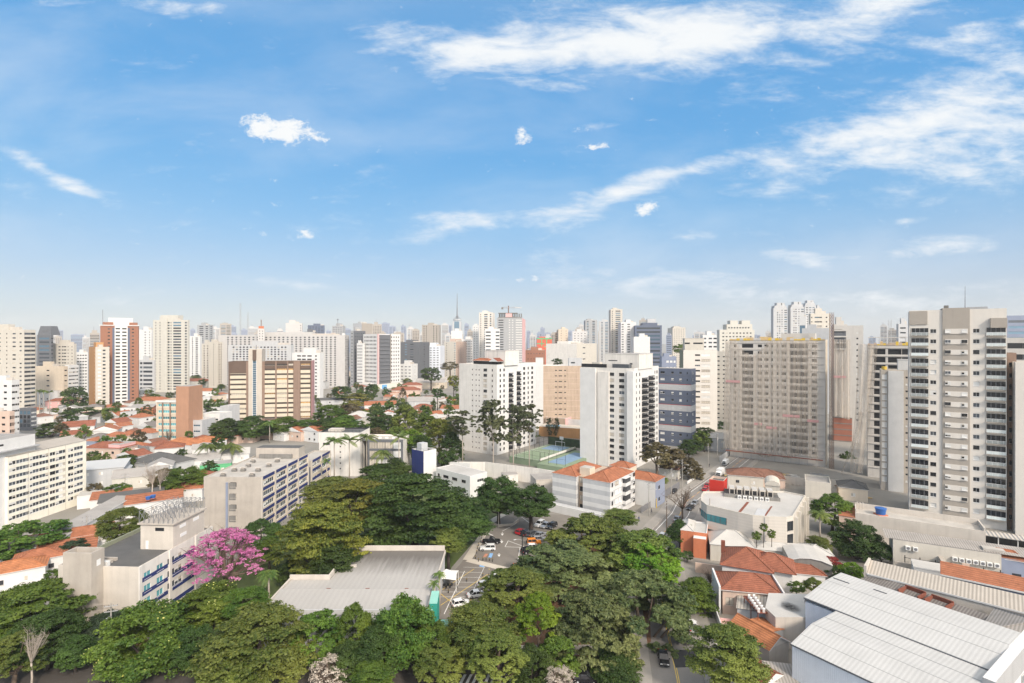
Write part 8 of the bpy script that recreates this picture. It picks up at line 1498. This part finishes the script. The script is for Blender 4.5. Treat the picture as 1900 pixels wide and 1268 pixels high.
tree('pink flowering tree against the concrete block', 418, 982, 1086, 140, 118, 'pink', 'leaf_pink', name='flowering_tree')
tree('small tree full of white blossoms at the bottom before the hall', 612, 1218, 1285, 85, 85, 'thin', 'leaf_white', name='flowering_tree')
tree('tree with cream blossoms at the bottom beside the dark car', 1040, 1240, 1290, 70, 84, 'thin', 'leaf_white', name='flowering_tree')
for (lb, px, yt, yb, w, d, kd) in [('left bare winter tree behind the long grey roof', 283, 858, 905, 42, 185, 'bare'), ('right bare winter tree behind the long grey roof', 297, 862, 905, 34, 188, 'bare'), ('bare forked tree in the bottom left corner', 58, 1165, 1240, 60, 87, 'bare'), ('bare dark street tree beside the parked cars', 1266, 905, 950, 62, 166, 'bare_dark'), ('small bare tree before the brick slab', 312, 795, 825, 26, 296, 'bare_dark'), ('tangle of bare branches behind the salmon walled house', 1318, 1055, 1085, 50, 122, 'bare_dark')]:
    tree(lb, px, yt, yb, w, d, kd, None, name='bare_tree')
# yellow blossoms scattered on the flowering trees
rb_ = np.random.default_rng(8)
for o in [o for o in list(COL.objects) if o.type == 'EMPTY' and 'yellow blossoms' in str(o.get('label', ''))]:
    c = [q for q in o.children if q.name.startswith('crown')][0]; co = np.empty(len(c.data.vertices) * 3, np.float32); c.data.vertices.foreach_get('co', co); co = co.reshape(-1, 4, 3).mean(1)
    co = co[(np.linalg.norm(co, axis=1) > .86) & (co[:, 2] > -.2)]; co = co[rb_.choice(len(co), min(len(co), 110), False)] * 1.02
    v = leaves(co, co / np.linalg.norm(co, axis=1)[:, None], .034, rb_, .5, 1.2); bl = link(bpy.data.objects.new('blossom', mesh_from_quads('blossom', v, 'blossom_yellow')), o, Matrix.LocRotScale(c.location, c.rotation_euler, c.scale), kind='stuff')
for (lb, px, yt, yb, d, rp_, v, g) in [
 ('leftmost of the tall palms before the blank white slab', 620, 806, 890, 212, 25, 0, 1), ('second tall palm from the left before the blank white slab', 648, 806, 892, 210, 25, 2, 1), ('third tall palm, between the blank white slab and the low white block', 680, 800, 880, 214, 25, 0, 1), ('rightmost tall palm before the low white block', 740, 800, 885, 216, 25, 2, 1), ('shorter palm with drooping fronds between the tall palms', 708, 830, 890, 208, 26, 1, 1)]:
    palm(lb, px, yt, yb, d, rp_, v, 'royal palms before the white slab')
for (lb, px, yt, d, rp_, v) in [('bushy fan palm left of the hall', 498, 1052, 113, 26, 1), ('left palm of the clump below the orange roofs', 385, 818, 245, 22, 1), ('right palm of the clump below the orange roofs', 430, 818, 250, 26, 1), ('yellowing palm with orange old fronds right of the rounded office', 1521, 942, 146, 24, 1), ('slender palm beside the hall tent', 815, 1058, 112, 16, 1), ('low palm at the hall corner beside the tent', 806, 1075, 106, 15, 0), ('left palm behind the dark podium', 73, 722, 390, 9, 2), ('middle palm behind the dark podium', 81, 722, 392, 9, 1), ('right palm behind the dark podium', 92, 724, 388, 9, 2), ('small palm against the navy banded end block', 606, 848, 195, 13, 0), ('palm at the court fence corner', 990, 800, 300, 10, 0), ('right palm at the court fence corner', 998, 806, 300, 9, 2), ('low palm in front of the brown office', 500, 778, 300, 14, 1)]:
    palm(lb, px, yt, 0, d, rp_, v)
for tries in range(4000):
    reg = fh.choice([(100, 425, 742, 905), (585, 850, 690, 830)]); px, py = fh.uniform(reg[0], reg[1]), fh.uniform(reg[2], reg[3]); p = gp(px, py); w = fh.uniform(4.5, 9)
    if any((p.x - a) ** 2 + (p.y - c) ** 2 < (q * .9 + w * .35) ** 2 for a, c, q in OCC): continue
    lm = min(HL, key=lambda q: (q[0] - px) ** 2 + (q[1] - py) ** 2); dx, dy = px - lm[0], py - lm[1]; rel = ('left of ' if dx < 0 else 'right of ') if abs(dx) > abs(dy) * 1.3 else ('behind ' if dy < 0 else 'in front of '); lf = fh.choice([('leaf_dark', 'dark'), ('leaf_mid', 'green'), ('leaf_olive', 'olive'), ('leaf_dry', 'brownish')]); sz = 'small' if w < 5.2 else ('bushy' if w < 6.6 else 'broad'); lb = f'{sz} {lf[1]} garden tree {rel}{lm[2]}'
    if lb in used_: continue
    used_.add(lb); OCC.append((p.x, p.y, w * .5)); d = p.y; h = w * fh.uniform(.9, 1.3); zb = fh.uniform(.8, 2.2); tree(lb, px, CY + (H0 - zb - h) * F0 / d, CY + (H0 - zb) * F0 / d, w * F0 / d, d, fh.choice(['mid_round', 'mid_spread', 'far_round']), lf[0], group='garden trees in the low quarter')
    if len(used_) > 235: break
# wooded far gaps: clumps that read as one tree each
gt = random.Random(21); PLACES = [(60, 735, 'left of the beige low block'), (110, 742, 'below the beige low block'), (260, 735, 'between the brick tower and the striped office'), (290, 745, 'under the tall cream tower'), (340, 735, 'under the tall cream tower at its right'), (365, 702, 'below the white and navy striped tower'), (395, 722, 'below the cream pair of towers'), (415, 710, 'under the very long white slab'), (615, 680, 'by the blue roofed hall'), (605, 705, 'right of the white balcony block'), (632, 672, 'under the peach pink tower'), (652, 690, 'left of the white grid office'), (710, 735, 'at the foot of the white grid office'), (742, 725, 'right of the white grid office'), (780, 700, 'below the bluish white block'), (820, 668, 'below the peach block'), (760, 715, 'above the pink brick terrace'), (960, 690, 'behind the left cream tower'), (1090, 652, 'behind the right cream tower'), (1240, 700, 'left of the pale slab'), (1120, 645, 'under the narrow beige tower'), (200, 740, 'left of the brick tower'), (735, 760, 'below the pink brick terrace'), (840, 750, 'left of the left cream tower'), (690, 775, 'right of the octagonal roof'), (440, 770, 'left before the brown office'), (390, 765, 'behind the white low office'), (780, 780, 'above the navy and white tower'), (1300, 835, 'at the street corner by the banded block'), (560, 745, 'behind the brown office')]
for (px, py, wh) in PLACES:
    for k in range(3):
        x = px + gt.uniform(-22, 22); y = py + gt.uniform(-5, 8); d = depth(y); w = gt.uniform(8, 13) * F0 / d; h = gt.uniform(7, 11) * F0 / d
        tree(f'dark leafy {["larger", "middle", "smaller"][k]} tree of a trio {wh}', x, y - h, y - h * .12, w * (1.15 - .15 * k), d, gt.choice(['far_round', 'far_round', 'far_spread']), gt.choice(['leaf_dark', 'leaf_dark', 'leaf_mid', 'leaf_olive']), group='trees among the far houses')

# ---------------------------------------------------------------- vehicles
G1 = 'cars parked in the yard'; G2 = 'cars along the street'
for a in [
 ('white compact suv nearest the bollards in the upper yard', 905, 1021, 'suv', 'car_white', 268, G1), ('black pickup beside the white compact suv', 912, 1008, 'pickup', 'car_black', 92, G1),
 ('red hatchback at the left of the row under the mango trees', 966, 990, 'hatch', 'car_red', 35, G1), ('black car right beside the red hatchback', 976, 992.5, 'sedan', 'car_black', 35, G1), ('dark grey car third in the row from the red hatchback', 987, 994, 'suv', 'car_grey', 38, G1), ('silver sedan fourth in the row from the red hatchback', 1002, 996, 'sedan', 'car_silver', 40, G1),
 ('pale silver hatchback behind the orange jeep', 1000, 1004, 'hatch', 'car_silver', 80, G1), ('orange jeep with a spare wheel', 991, 1011, 'jeep', 'car_orange', 82, G1), ('white car just below the orange jeep', 991, 1019, 'hatch', 'car_white', 84, G1), ('white car with a dark windscreen at the edge of the great clump', 981, 1026, 'suv', 'car_black', 60, G1),
 ('white and black car at the left of the three by the striped flats wall', 1001, 976, 'suv', 'car_white', 214, G1), ('silver car in the middle of the three by the striped flats wall', 1012, 978, 'sedan', 'car_silver', 214, G1), ('dark car at the right of the three by the striped flats wall', 1024, 980, 'suv', 'car_black', 214, G1),
 ('topmost white car of the column under the great clump', 922, 1076, 'sedan', 'car_white', 72, G1), ('second white car of the column under the great clump', 902, 1090, 'hatch', 'car_white', 72, G1), ('third white car of the column, half under leaves', 885, 1107, 'sedan', 'car_white', 72, G1), ('lowest white car of the column by the mint canopy', 855, 1124, 'hatch', 'car_white', 66, G1),
 ('silver car in the kerb lane nearest the round street tree', 1257, 966, 'sedan', 'car_silver', 36, G2), ('dark car behind the bare street tree', 1281, 945, 'sedan', 'car_black', 216, G2), ('white topped car ahead of the dark car behind the bare street tree', 1289, 937, 'hatch', 'car_silver', 216, G2), ('white car with dark windows at the kerb by the great clump', 1228, 1000, 'hatch', 'car_white', 216, G2), ('dark motor car at the kerb under the small street tree', 1250, 915, 'hatch', 'car_black', 216, G2),
 ('upper red car behind the red tower box', 1313, 903, 'sedan', 'car_red', 36, G2), ('lower red car behind the red tower box', 1309, 911, 'hatch', 'car_red', 36, G2),
 ('white car under the dark layered tree on the lower street', 1284, 1166, 'sedan', 'car_white', 8, G2), ('black car on the lower street beside the kerb', 1231, 1226, 'sedan', 'car_black', 190, G2), ('black car cut off by the bottom edge', 1086, 1266, 'suv', 'car_black', 95, G2), ('silver car on the sloping street in the house cluster', 233, 803, 'sedan', 'car_silver', 30, G2),
 ('small white car on the far street by the white grid office', 735, 742, 'hatch', 'car_white', 30, G2), ('small dark car on the far street by the white grid office', 726, 745, 'sedan', 'car_grey', 30, G2)]: car(*a)
def box_vehicle(label, px, py, head, L, Wd, Hb, cab, name, cat):
    p = gp(px, py); th = thing(name, label, cat, (p.x, p.y, .01), R(90 - head)); b = MB(); x1 = L / 2 - cab
    b.box(-L / 2, -Wd / 2, .75, x1 - .1, Wd / 2, Hb, 'car_white'); b.build('cargo_box' if name == 'box_truck' else 'body', th); b = MB(); hc = Hb * .74 if name == 'box_truck' else Hb
    b.prism([(x1, -Wd / 2 + .05), (L / 2, -Wd / 2 + .1), (L / 2, Wd / 2 - .1), (x1, Wd / 2 - .05)], .45, [hc, hc * .62, hc * .62, hc], 'car_white'); b.build('cab', th); b = MB(); b.add([(L / 2 - cab * .45, -Wd / 2 + .25, hc * .82), (L / 2 + .01, -Wd / 2 + .25, hc * .63), (L / 2 + .01, Wd / 2 - .25, hc * .63), (L / 2 - cab * .45, Wd / 2 - .25, hc * .82)], [(0, 1, 2, 3)], 'glass_dark')
    b.v = [(x, y, z + .03) for x, y, z in b.v]; b.box(L / 2 + .0, -Wd / 2 + .2, hc * .36, L / 2 + .03, Wd / 2 - .2, hc * .6, 'glass_dark'); b.build('windscreen', th); b = MB(); b.box(L / 2, -Wd / 2 + .1, .4, L / 2 + .12, Wd / 2 - .1, .75, 'grey_dark'); b.build('bumper', th)
    w = MB(); w.tube([(0, -.15, 0), (0, .15, 0)], .42, 'rubber', 12); wm = w.mesh('wheel', True)
    for x in (L / 2 - cab * .5, -L / 2 + 1.2):
        for s in (-1, 1): link(bpy.data.objects.new('wheel', wm), th, TR(x, s * (Wd / 2 - .15), .42))
    hm = MB(); hm.box(-.03, -.18, -.1, .05, .18, .1, 'blind_white'); hm = hm.mesh('headlight'); [link(bpy.data.objects.new('headlight', hm), th, TR(L / 2 + .02, s * Wd * .36, hc * .3)) for s in (-1, 1)]
box_vehicle('white box truck driving towards the camera on the street', 1336, 884, 216, 6.4, 2.2, 3.3, 1.7, 'box_truck', 'truck'); box_vehicle('white delivery van farther up the street by the netting', 1346, 863, 216, 5.6, 2.0, 2.5, 1.6, 'delivery_van', 'van')
mm = MB(); mm.tube([(-.65, -.06, .3), (-.65, .06, .3)], .3, 'rubber', 10); mm.tube([(.65, -.06, .3), (.65, .06, .3)], .3, 'rubber', 10); mm.box(-.45, -.14, .4, .3, .14, .8, 'black', taper=.05); mm.tube([(.65, 0, .3), (.45, 0, 1.0), (.42, -.3, 1.05)], .04, 'steel', 5); mm.tube([(.45, 0, 1.0), (.42, .3, 1.05)], .04, 'steel', 5)
mm = mm.mesh('motorcycle')
for k, (dx, dy, lb) in enumerate([(-1.6, -.6, 'leftmost motorcycle under the tent'), (-.7, -.5, 'second motorcycle under the tent'), (.2, -.6, 'third motorcycle under the tent'), (1.1, -.4, 'rightmost motorcycle under the tent')]):
    o = bpy.data.objects.new('motorcycle', mm); COL.objects.link(o); p = gp(834, 1088); o.location = (p.x - .6 + dx, p.y + dy, .03); o.rotation_euler = (0, 0, R(75)); tag(o, lb, 'motorcycle', 'motorcycles under the tent')
# ---------------------------------------------------------------- bollards, poles, wires, lamps
bm_ = MB(); bm_.tube([(0, 0, 0), (0, 0, .95), (0, 0, 1.0)], [.1, .1, .06], 'black', 8); bm_.tube([(0, 0, .7), (0, 0, .8)], .105, 'paint_yellow', 8); bm_ = bm_.mesh('bollard')
P1 = [(882, 1038), (884, 1028), (886, 1020), (888, 1014), (891, 1007), (893, 1001), (895, 995), (897, 989), (899, 983), (901, 977), (903, 972)]
for k, (x, y) in enumerate(P1):
    p = gp(x, y); o = bpy.data.objects.new('bollard', bm_); COL.objects.link(o); o.location = (p.x, p.y, .1); tag(o, ['bollard nearest the corner of the pale path', 'second bollard up the pale path from its corner', 'third bollard up the pale path', 'fourth bollard up the pale path', 'fifth bollard up the pale path', 'middle bollard of the row up the pale path', 'fifth bollard from the far end of the pale path', 'fourth bollard from the far end of the pale path', 'third bollard from the far end of the pale path', 'second bollard from the far end of the pale path', 'farthest bollard up the pale path under the trees'][k], 'bollard', 'bollards along the pale path')
for k, (x, y, lb) in enumerate([(888, 1043, 'black bollard just right of the path corner, leftmost of the cross row'), (896, 1041, 'second black bollard of the cross row'), (902, 1041, 'third black bollard of the cross row'), (908, 1042, 'fourth black bollard of the cross row'), (914, 1043, 'fifth black bollard of the cross row'), (951, 1054, 'lone black bollard by the brown planter'), (866, 1080, 'black bollard on the yellow lattice lines, middle one'), (896, 1070, 'black bollard at the top left of the white cars'), (907, 1072, 'black bollard at the top right of the white cars'), (848, 1091, 'black bollard on the lattice nearest the tent'), (832, 1101, 'black bollard on the lattice nearest the hall')]):
    p = gp(x, y); o = bpy.data.objects.new('bollard', bm_); COL.objects.link(o); o.location = (p.x, p.y, .1 if k < 5 else .02); tag(o, lb, 'bollard', 'bollards in the yard')
p = gp(957, 1052); th = thing('planter', 'small brown planter box at the end of the pale path', 'planter', (p.x, p.y, .02)); b = MB(); b.box(-.7, -.4, 0, .7, .4, .8, 'terracotta_paint', taper=-.06); b.build('box', th)
def pole(label, px, py, h, lamp=True, trans=False, arm=True, d=None, group=None, turn=53, name='utility_pole', m='pole_concrete'):
    p = gp(px, py) if d is None else Vector((xd(px, d), d, 0)); th = thing(name, label, 'pole', (p.x, p.y, .1), R(turn), group); b = MB(); b.tube([(0, 0, 0), (0, 0, h)], [.17, .11], m, 8); b.build('shaft', th)
    if arm:
        b = MB()
        for z in (h - .5, h - 1.5): b.box(-1.1, -.06, z, 1.1, .06, z + .12, 'grey_paint'); [b.tube([(x, 0, z + .12), (x, 0, z + .32)], .05, 'lead', 5) for x in (-1, -.35, .35, 1)]
        b.build('crossarm', th)
    if trans: b = MB(); b.tube([(.42, 0, h - 3.2), (.42, 0, h - 2.1)], .3, 'grey_light', 10); b.build('transformer', th)
    if lamp: b = MB(); b.tube([(0, 0, h - 2.4), (0, -1.1, h - 1.9), (0, -2.0, h - 1.8)], .05, 'grey_paint', 5); b.box(-.14, -2.6, h - 1.9, .14, -1.9, h - 1.74, 'grey_light'); b.build('lamp_arm', th)
    return (p.x, p.y, h)
GP_ = 'utility poles along the street'
a1 = pole('utility pole with wires before the white roadside house', 1204, 958, 11, True, False, group=GP_); a2 = pole('utility pole by the bus stop shelter wall', 1246, 925, 11, True, True, group=GP_); a3 = pole('utility pole at the gate under the brown bare trees', 1266, 905, 11, True, group=GP_); a4 = pole('utility pole before the grey boundary house', 1314, 868, 11, True, group=GP_); a5 = pole('utility pole at the far bend of the street', 1331, 846, 11, False, True, group=GP_)
b1 = pole('wooden pole with antennas on the right kerb before the round street tree', 1237, 988, 9.5, False, group=GP_, m='bark')
c1 = pole('leaning lamp pole in the dark corner below the concrete shaft', 206, 1195, 9, True, False, d=98, turn=20, name='lamp_pole'); pole('slim black lamp pole at the edge of the great clump', 969, 1047, 8.5, True, arm=False, turn=-60, name='lamp_pole', m='black'); pole('grey street pole in front of the hedge under the mango trees', 925, 979, 7.5, False, arm=False, name='street_pole')
pole('thin flagpole-like mast beside the rounded office wall', 1317, 1010, 13, False, arm=False, name='mast_pole', m='bark_pale'); pole('street pole beside the bare tree in the house quarter', 232, 925, 9, True, name='utility_pole'); pole('utility pole in front of the ivory block roofs', 161, 1010, 8, False, name='utility_pole'); pole('tall thin mast behind the orange roofs above the long block', 510, 800, 14, False, arm=False, name='mast_pole', m='rust_steel'); pole('tall thin mast right of the brown office', 607, 790, 17, False, arm=False, name='mast_pole', m='steel')
pole('yellow sign post near the white roadside house', 1218, 943, 3.2, False, arm=False, name='sign_post', m='yellow_steel'); pole('second yellow sign post under the pole wires', 1229, 930, 3.2, False, arm=False, name='sign_post', m='yellow_steel')
def wire(label, a, c, sag=.5, offs=(-1, -.35, .35, 1), group=None):
    b = MB()
    for o_ in offs:
        pts = []
        for k in range(9): t = k / 8; p = Vector(a).lerp(Vector(c), t); pts.append(p + Vector((o_ * .8, o_ * -.6, -sag * 4 * t * (1 - t))))
        b.tube(pts, .022, 'wire', 4, False)
    tag(b.build('overhead_wire'), label, 'wires', group)
wire('overhead wires between the roadside house pole and the bus stop pole', a1, a2, .7); wire('overhead wires between the bus stop pole and the gate pole', a2, a3, .7); wire('overhead wires between the gate pole and the grey boundary house pole', a3, a4, .8); wire('overhead wires at the far bend of the street', a4, a5, .6)
wire('overhead wires running left to the concrete shaft corner', (c1[0], c1[1], 8.6), (c1[0] - 16, c1[1] + 1.5, 8.2), .5, (-1, -.5, 0, .5, 1)); wire('wire slanting down into the bottom left corner', (c1[0], c1[1], 7), (c1[0] - 7, 84, 4), .6, (0, .5))
wall_run('dark metal fence along the pavement before the striped flats', [rp(-71.4, 168), rp(-71.4, 186)], 2.0, 'lead', .08, 'fence', 'fence'); wall_run('dark metal fence along the pavement before the white roadside house', [rp(-71.4, 189), rp(-71.4, 206)], 2.6, 'lead', .08, 'fence', 'fence'); wall_run('grey plaster wall along the far pavement to the bend', [rp(-71.2, 262), rp(-72.6, 320)], 2.8, 'grey_light', .25)
wall_run('white low wall of the little square under the bare brown trees', [rp(-71, 214), rp(-71, 226), rp(-82, 232)], 1.0, 'white_clean', .25)
wall_run('grey wall around the mango tree bed', PX((908, 972), (925, 978), (952, 975), (962, 967)), .7, 'concrete', .3)
b = MB(); b.box(0, 0, 0, 9, .3, 2.4, 'salmon_paint'); o = b.build('yard_wall'); p = gp(1290, 1062); o.location = (p.x, p.y, 0); o.rotation_euler = (0, 0, R(-20)); tag(o, 'low salmon courtyard wall below the terracotta house', 'wall')
# ---------------------------------------------------------------- people
for (lb, px, py, hd, ps, tp, lg) in [('person in dark blue walking on the pavement nearest the camera', 1185.5, 969, 215, 'walk', 'cloth_blue', 'cloth_dark'), ('person in grey walking behind the first walker on the pavement', 1209, 954, 35, 'walk', 'cloth_grey', 'cloth_dark'), ('person in dark clothes by the fence of the roadside house', 1221, 934, 35, 'walk', 'cloth_dark', 'cloth_dark'), ('person in a red top near the little square', 1280, 886, 120, 'stand', 'cloth_red', 'cloth_dark'), ('person in black at the kerb before the grey boundary house', 1316, 868, 215, 'walk', 'cloth_dark', 'cloth_dark'), ('person in white near the gate of the little square', 1299, 876, 35, 'walk', 'cloth_white', 'cloth_blue'), ('person in dark jacket at the bus stop, left one', 1256, 893, 150, 'stand', 'cloth_dark', 'cloth_blue'), ('person in white shirt at the bus stop, right one', 1262, 892, 200, 'stand', 'cloth_white', 'cloth_dark'), ('person in black behind the rounded office corner', 1299, 952, 35, 'walk', 'cloth_dark', 'cloth_dark'), ('person in a dark coat standing before the far grey wall', 1304, 872, 80, 'stand', 'cloth_grey', 'cloth_dark')]:
    person(lb, px, py, hd, ps, tp, lg)
for k, (px, py, m, lb) in enumerate([(1452, 884, 'formwork', 'stack of timber boards left in the building site yard'), (1470, 886, 'concrete_new', 'stack of concrete blocks in the middle of the site yard'), (1520, 884, 'steel', 'bundle of steel bars at the back of the site yard'), (1560, 905, 'rust_steel', 'rusty heap of bars near the torn netting'), (1400, 882, 'brick_open', 'pallet of bricks at the left of the site yard'), (1600, 925, 'formwork', 'timber pile under the torn netting')]):
    p = gp(px, py); b = MB(); r_ = random.Random(k)
    for j in range(9): x, y, z = r_.uniform(-2, 2), r_.uniform(-1, 1), .35 * (j // 3); b.box(x - 1.6, y - .25, z, x + 1.6, y + .25, z + .33, m, TR(0, 0, 0, r_.uniform(-.3, .3)))
    o = b.build('material_stack'); o.location = (p.x, p.y, .02); o.rotation_euler = (0, 0, -.5); tag(o, lb, 'material stack')
# ---------------------------------------------------------------- humid air
DENS = 0.00008
if DENS > 0:
    b = MB(); b.box(-4200, -60, -1, 4200, 3400, 190, 'ground'if 'ground' in MATS else 'black'); me = b.mesh('haze'); me.materials.clear(); hm = bpy.data.materials.new('haze_air'); hm.use_nodes = True; N = hm.node_tree.nodes; K = hm.node_tree.links; N.remove(N['Principled BSDF']); pv = N.new('ShaderNodeVolumePrincipled'); pv.inputs['Color'].default_value = (.93, .96, 1.0, 1); pv.inputs['Density'].default_value = DENS; pv.inputs['Anisotropy'].default_value = 0.0; K.new(pv.outputs[0], N['Material Output'].inputs['Volume'])
    me.polygons.foreach_set('material_index', [0] * len(me.polygons)); me.materials.append(hm); b2 = MB(); o = bpy.data.objects.new('haze', me); COL.objects.link(o); o['kind'] = 'stuff'
    bmh = bmesh.new(); bmh.from_mesh(me); bmesh.ops.remove_doubles(bmh, verts=bmh.verts, dist=.01); bmesh.ops.recalc_face_normals(bmh, faces=bmh.faces); bmh.to_mesh(me); bmh.free()
for k_, v_ in LABELS.items():
    if len(v_) > 1: print('DUP LABEL', k_, v_[:4])
    if len(k_.split()) > 16: print('LONG LABEL', len(k_.split()), k_)
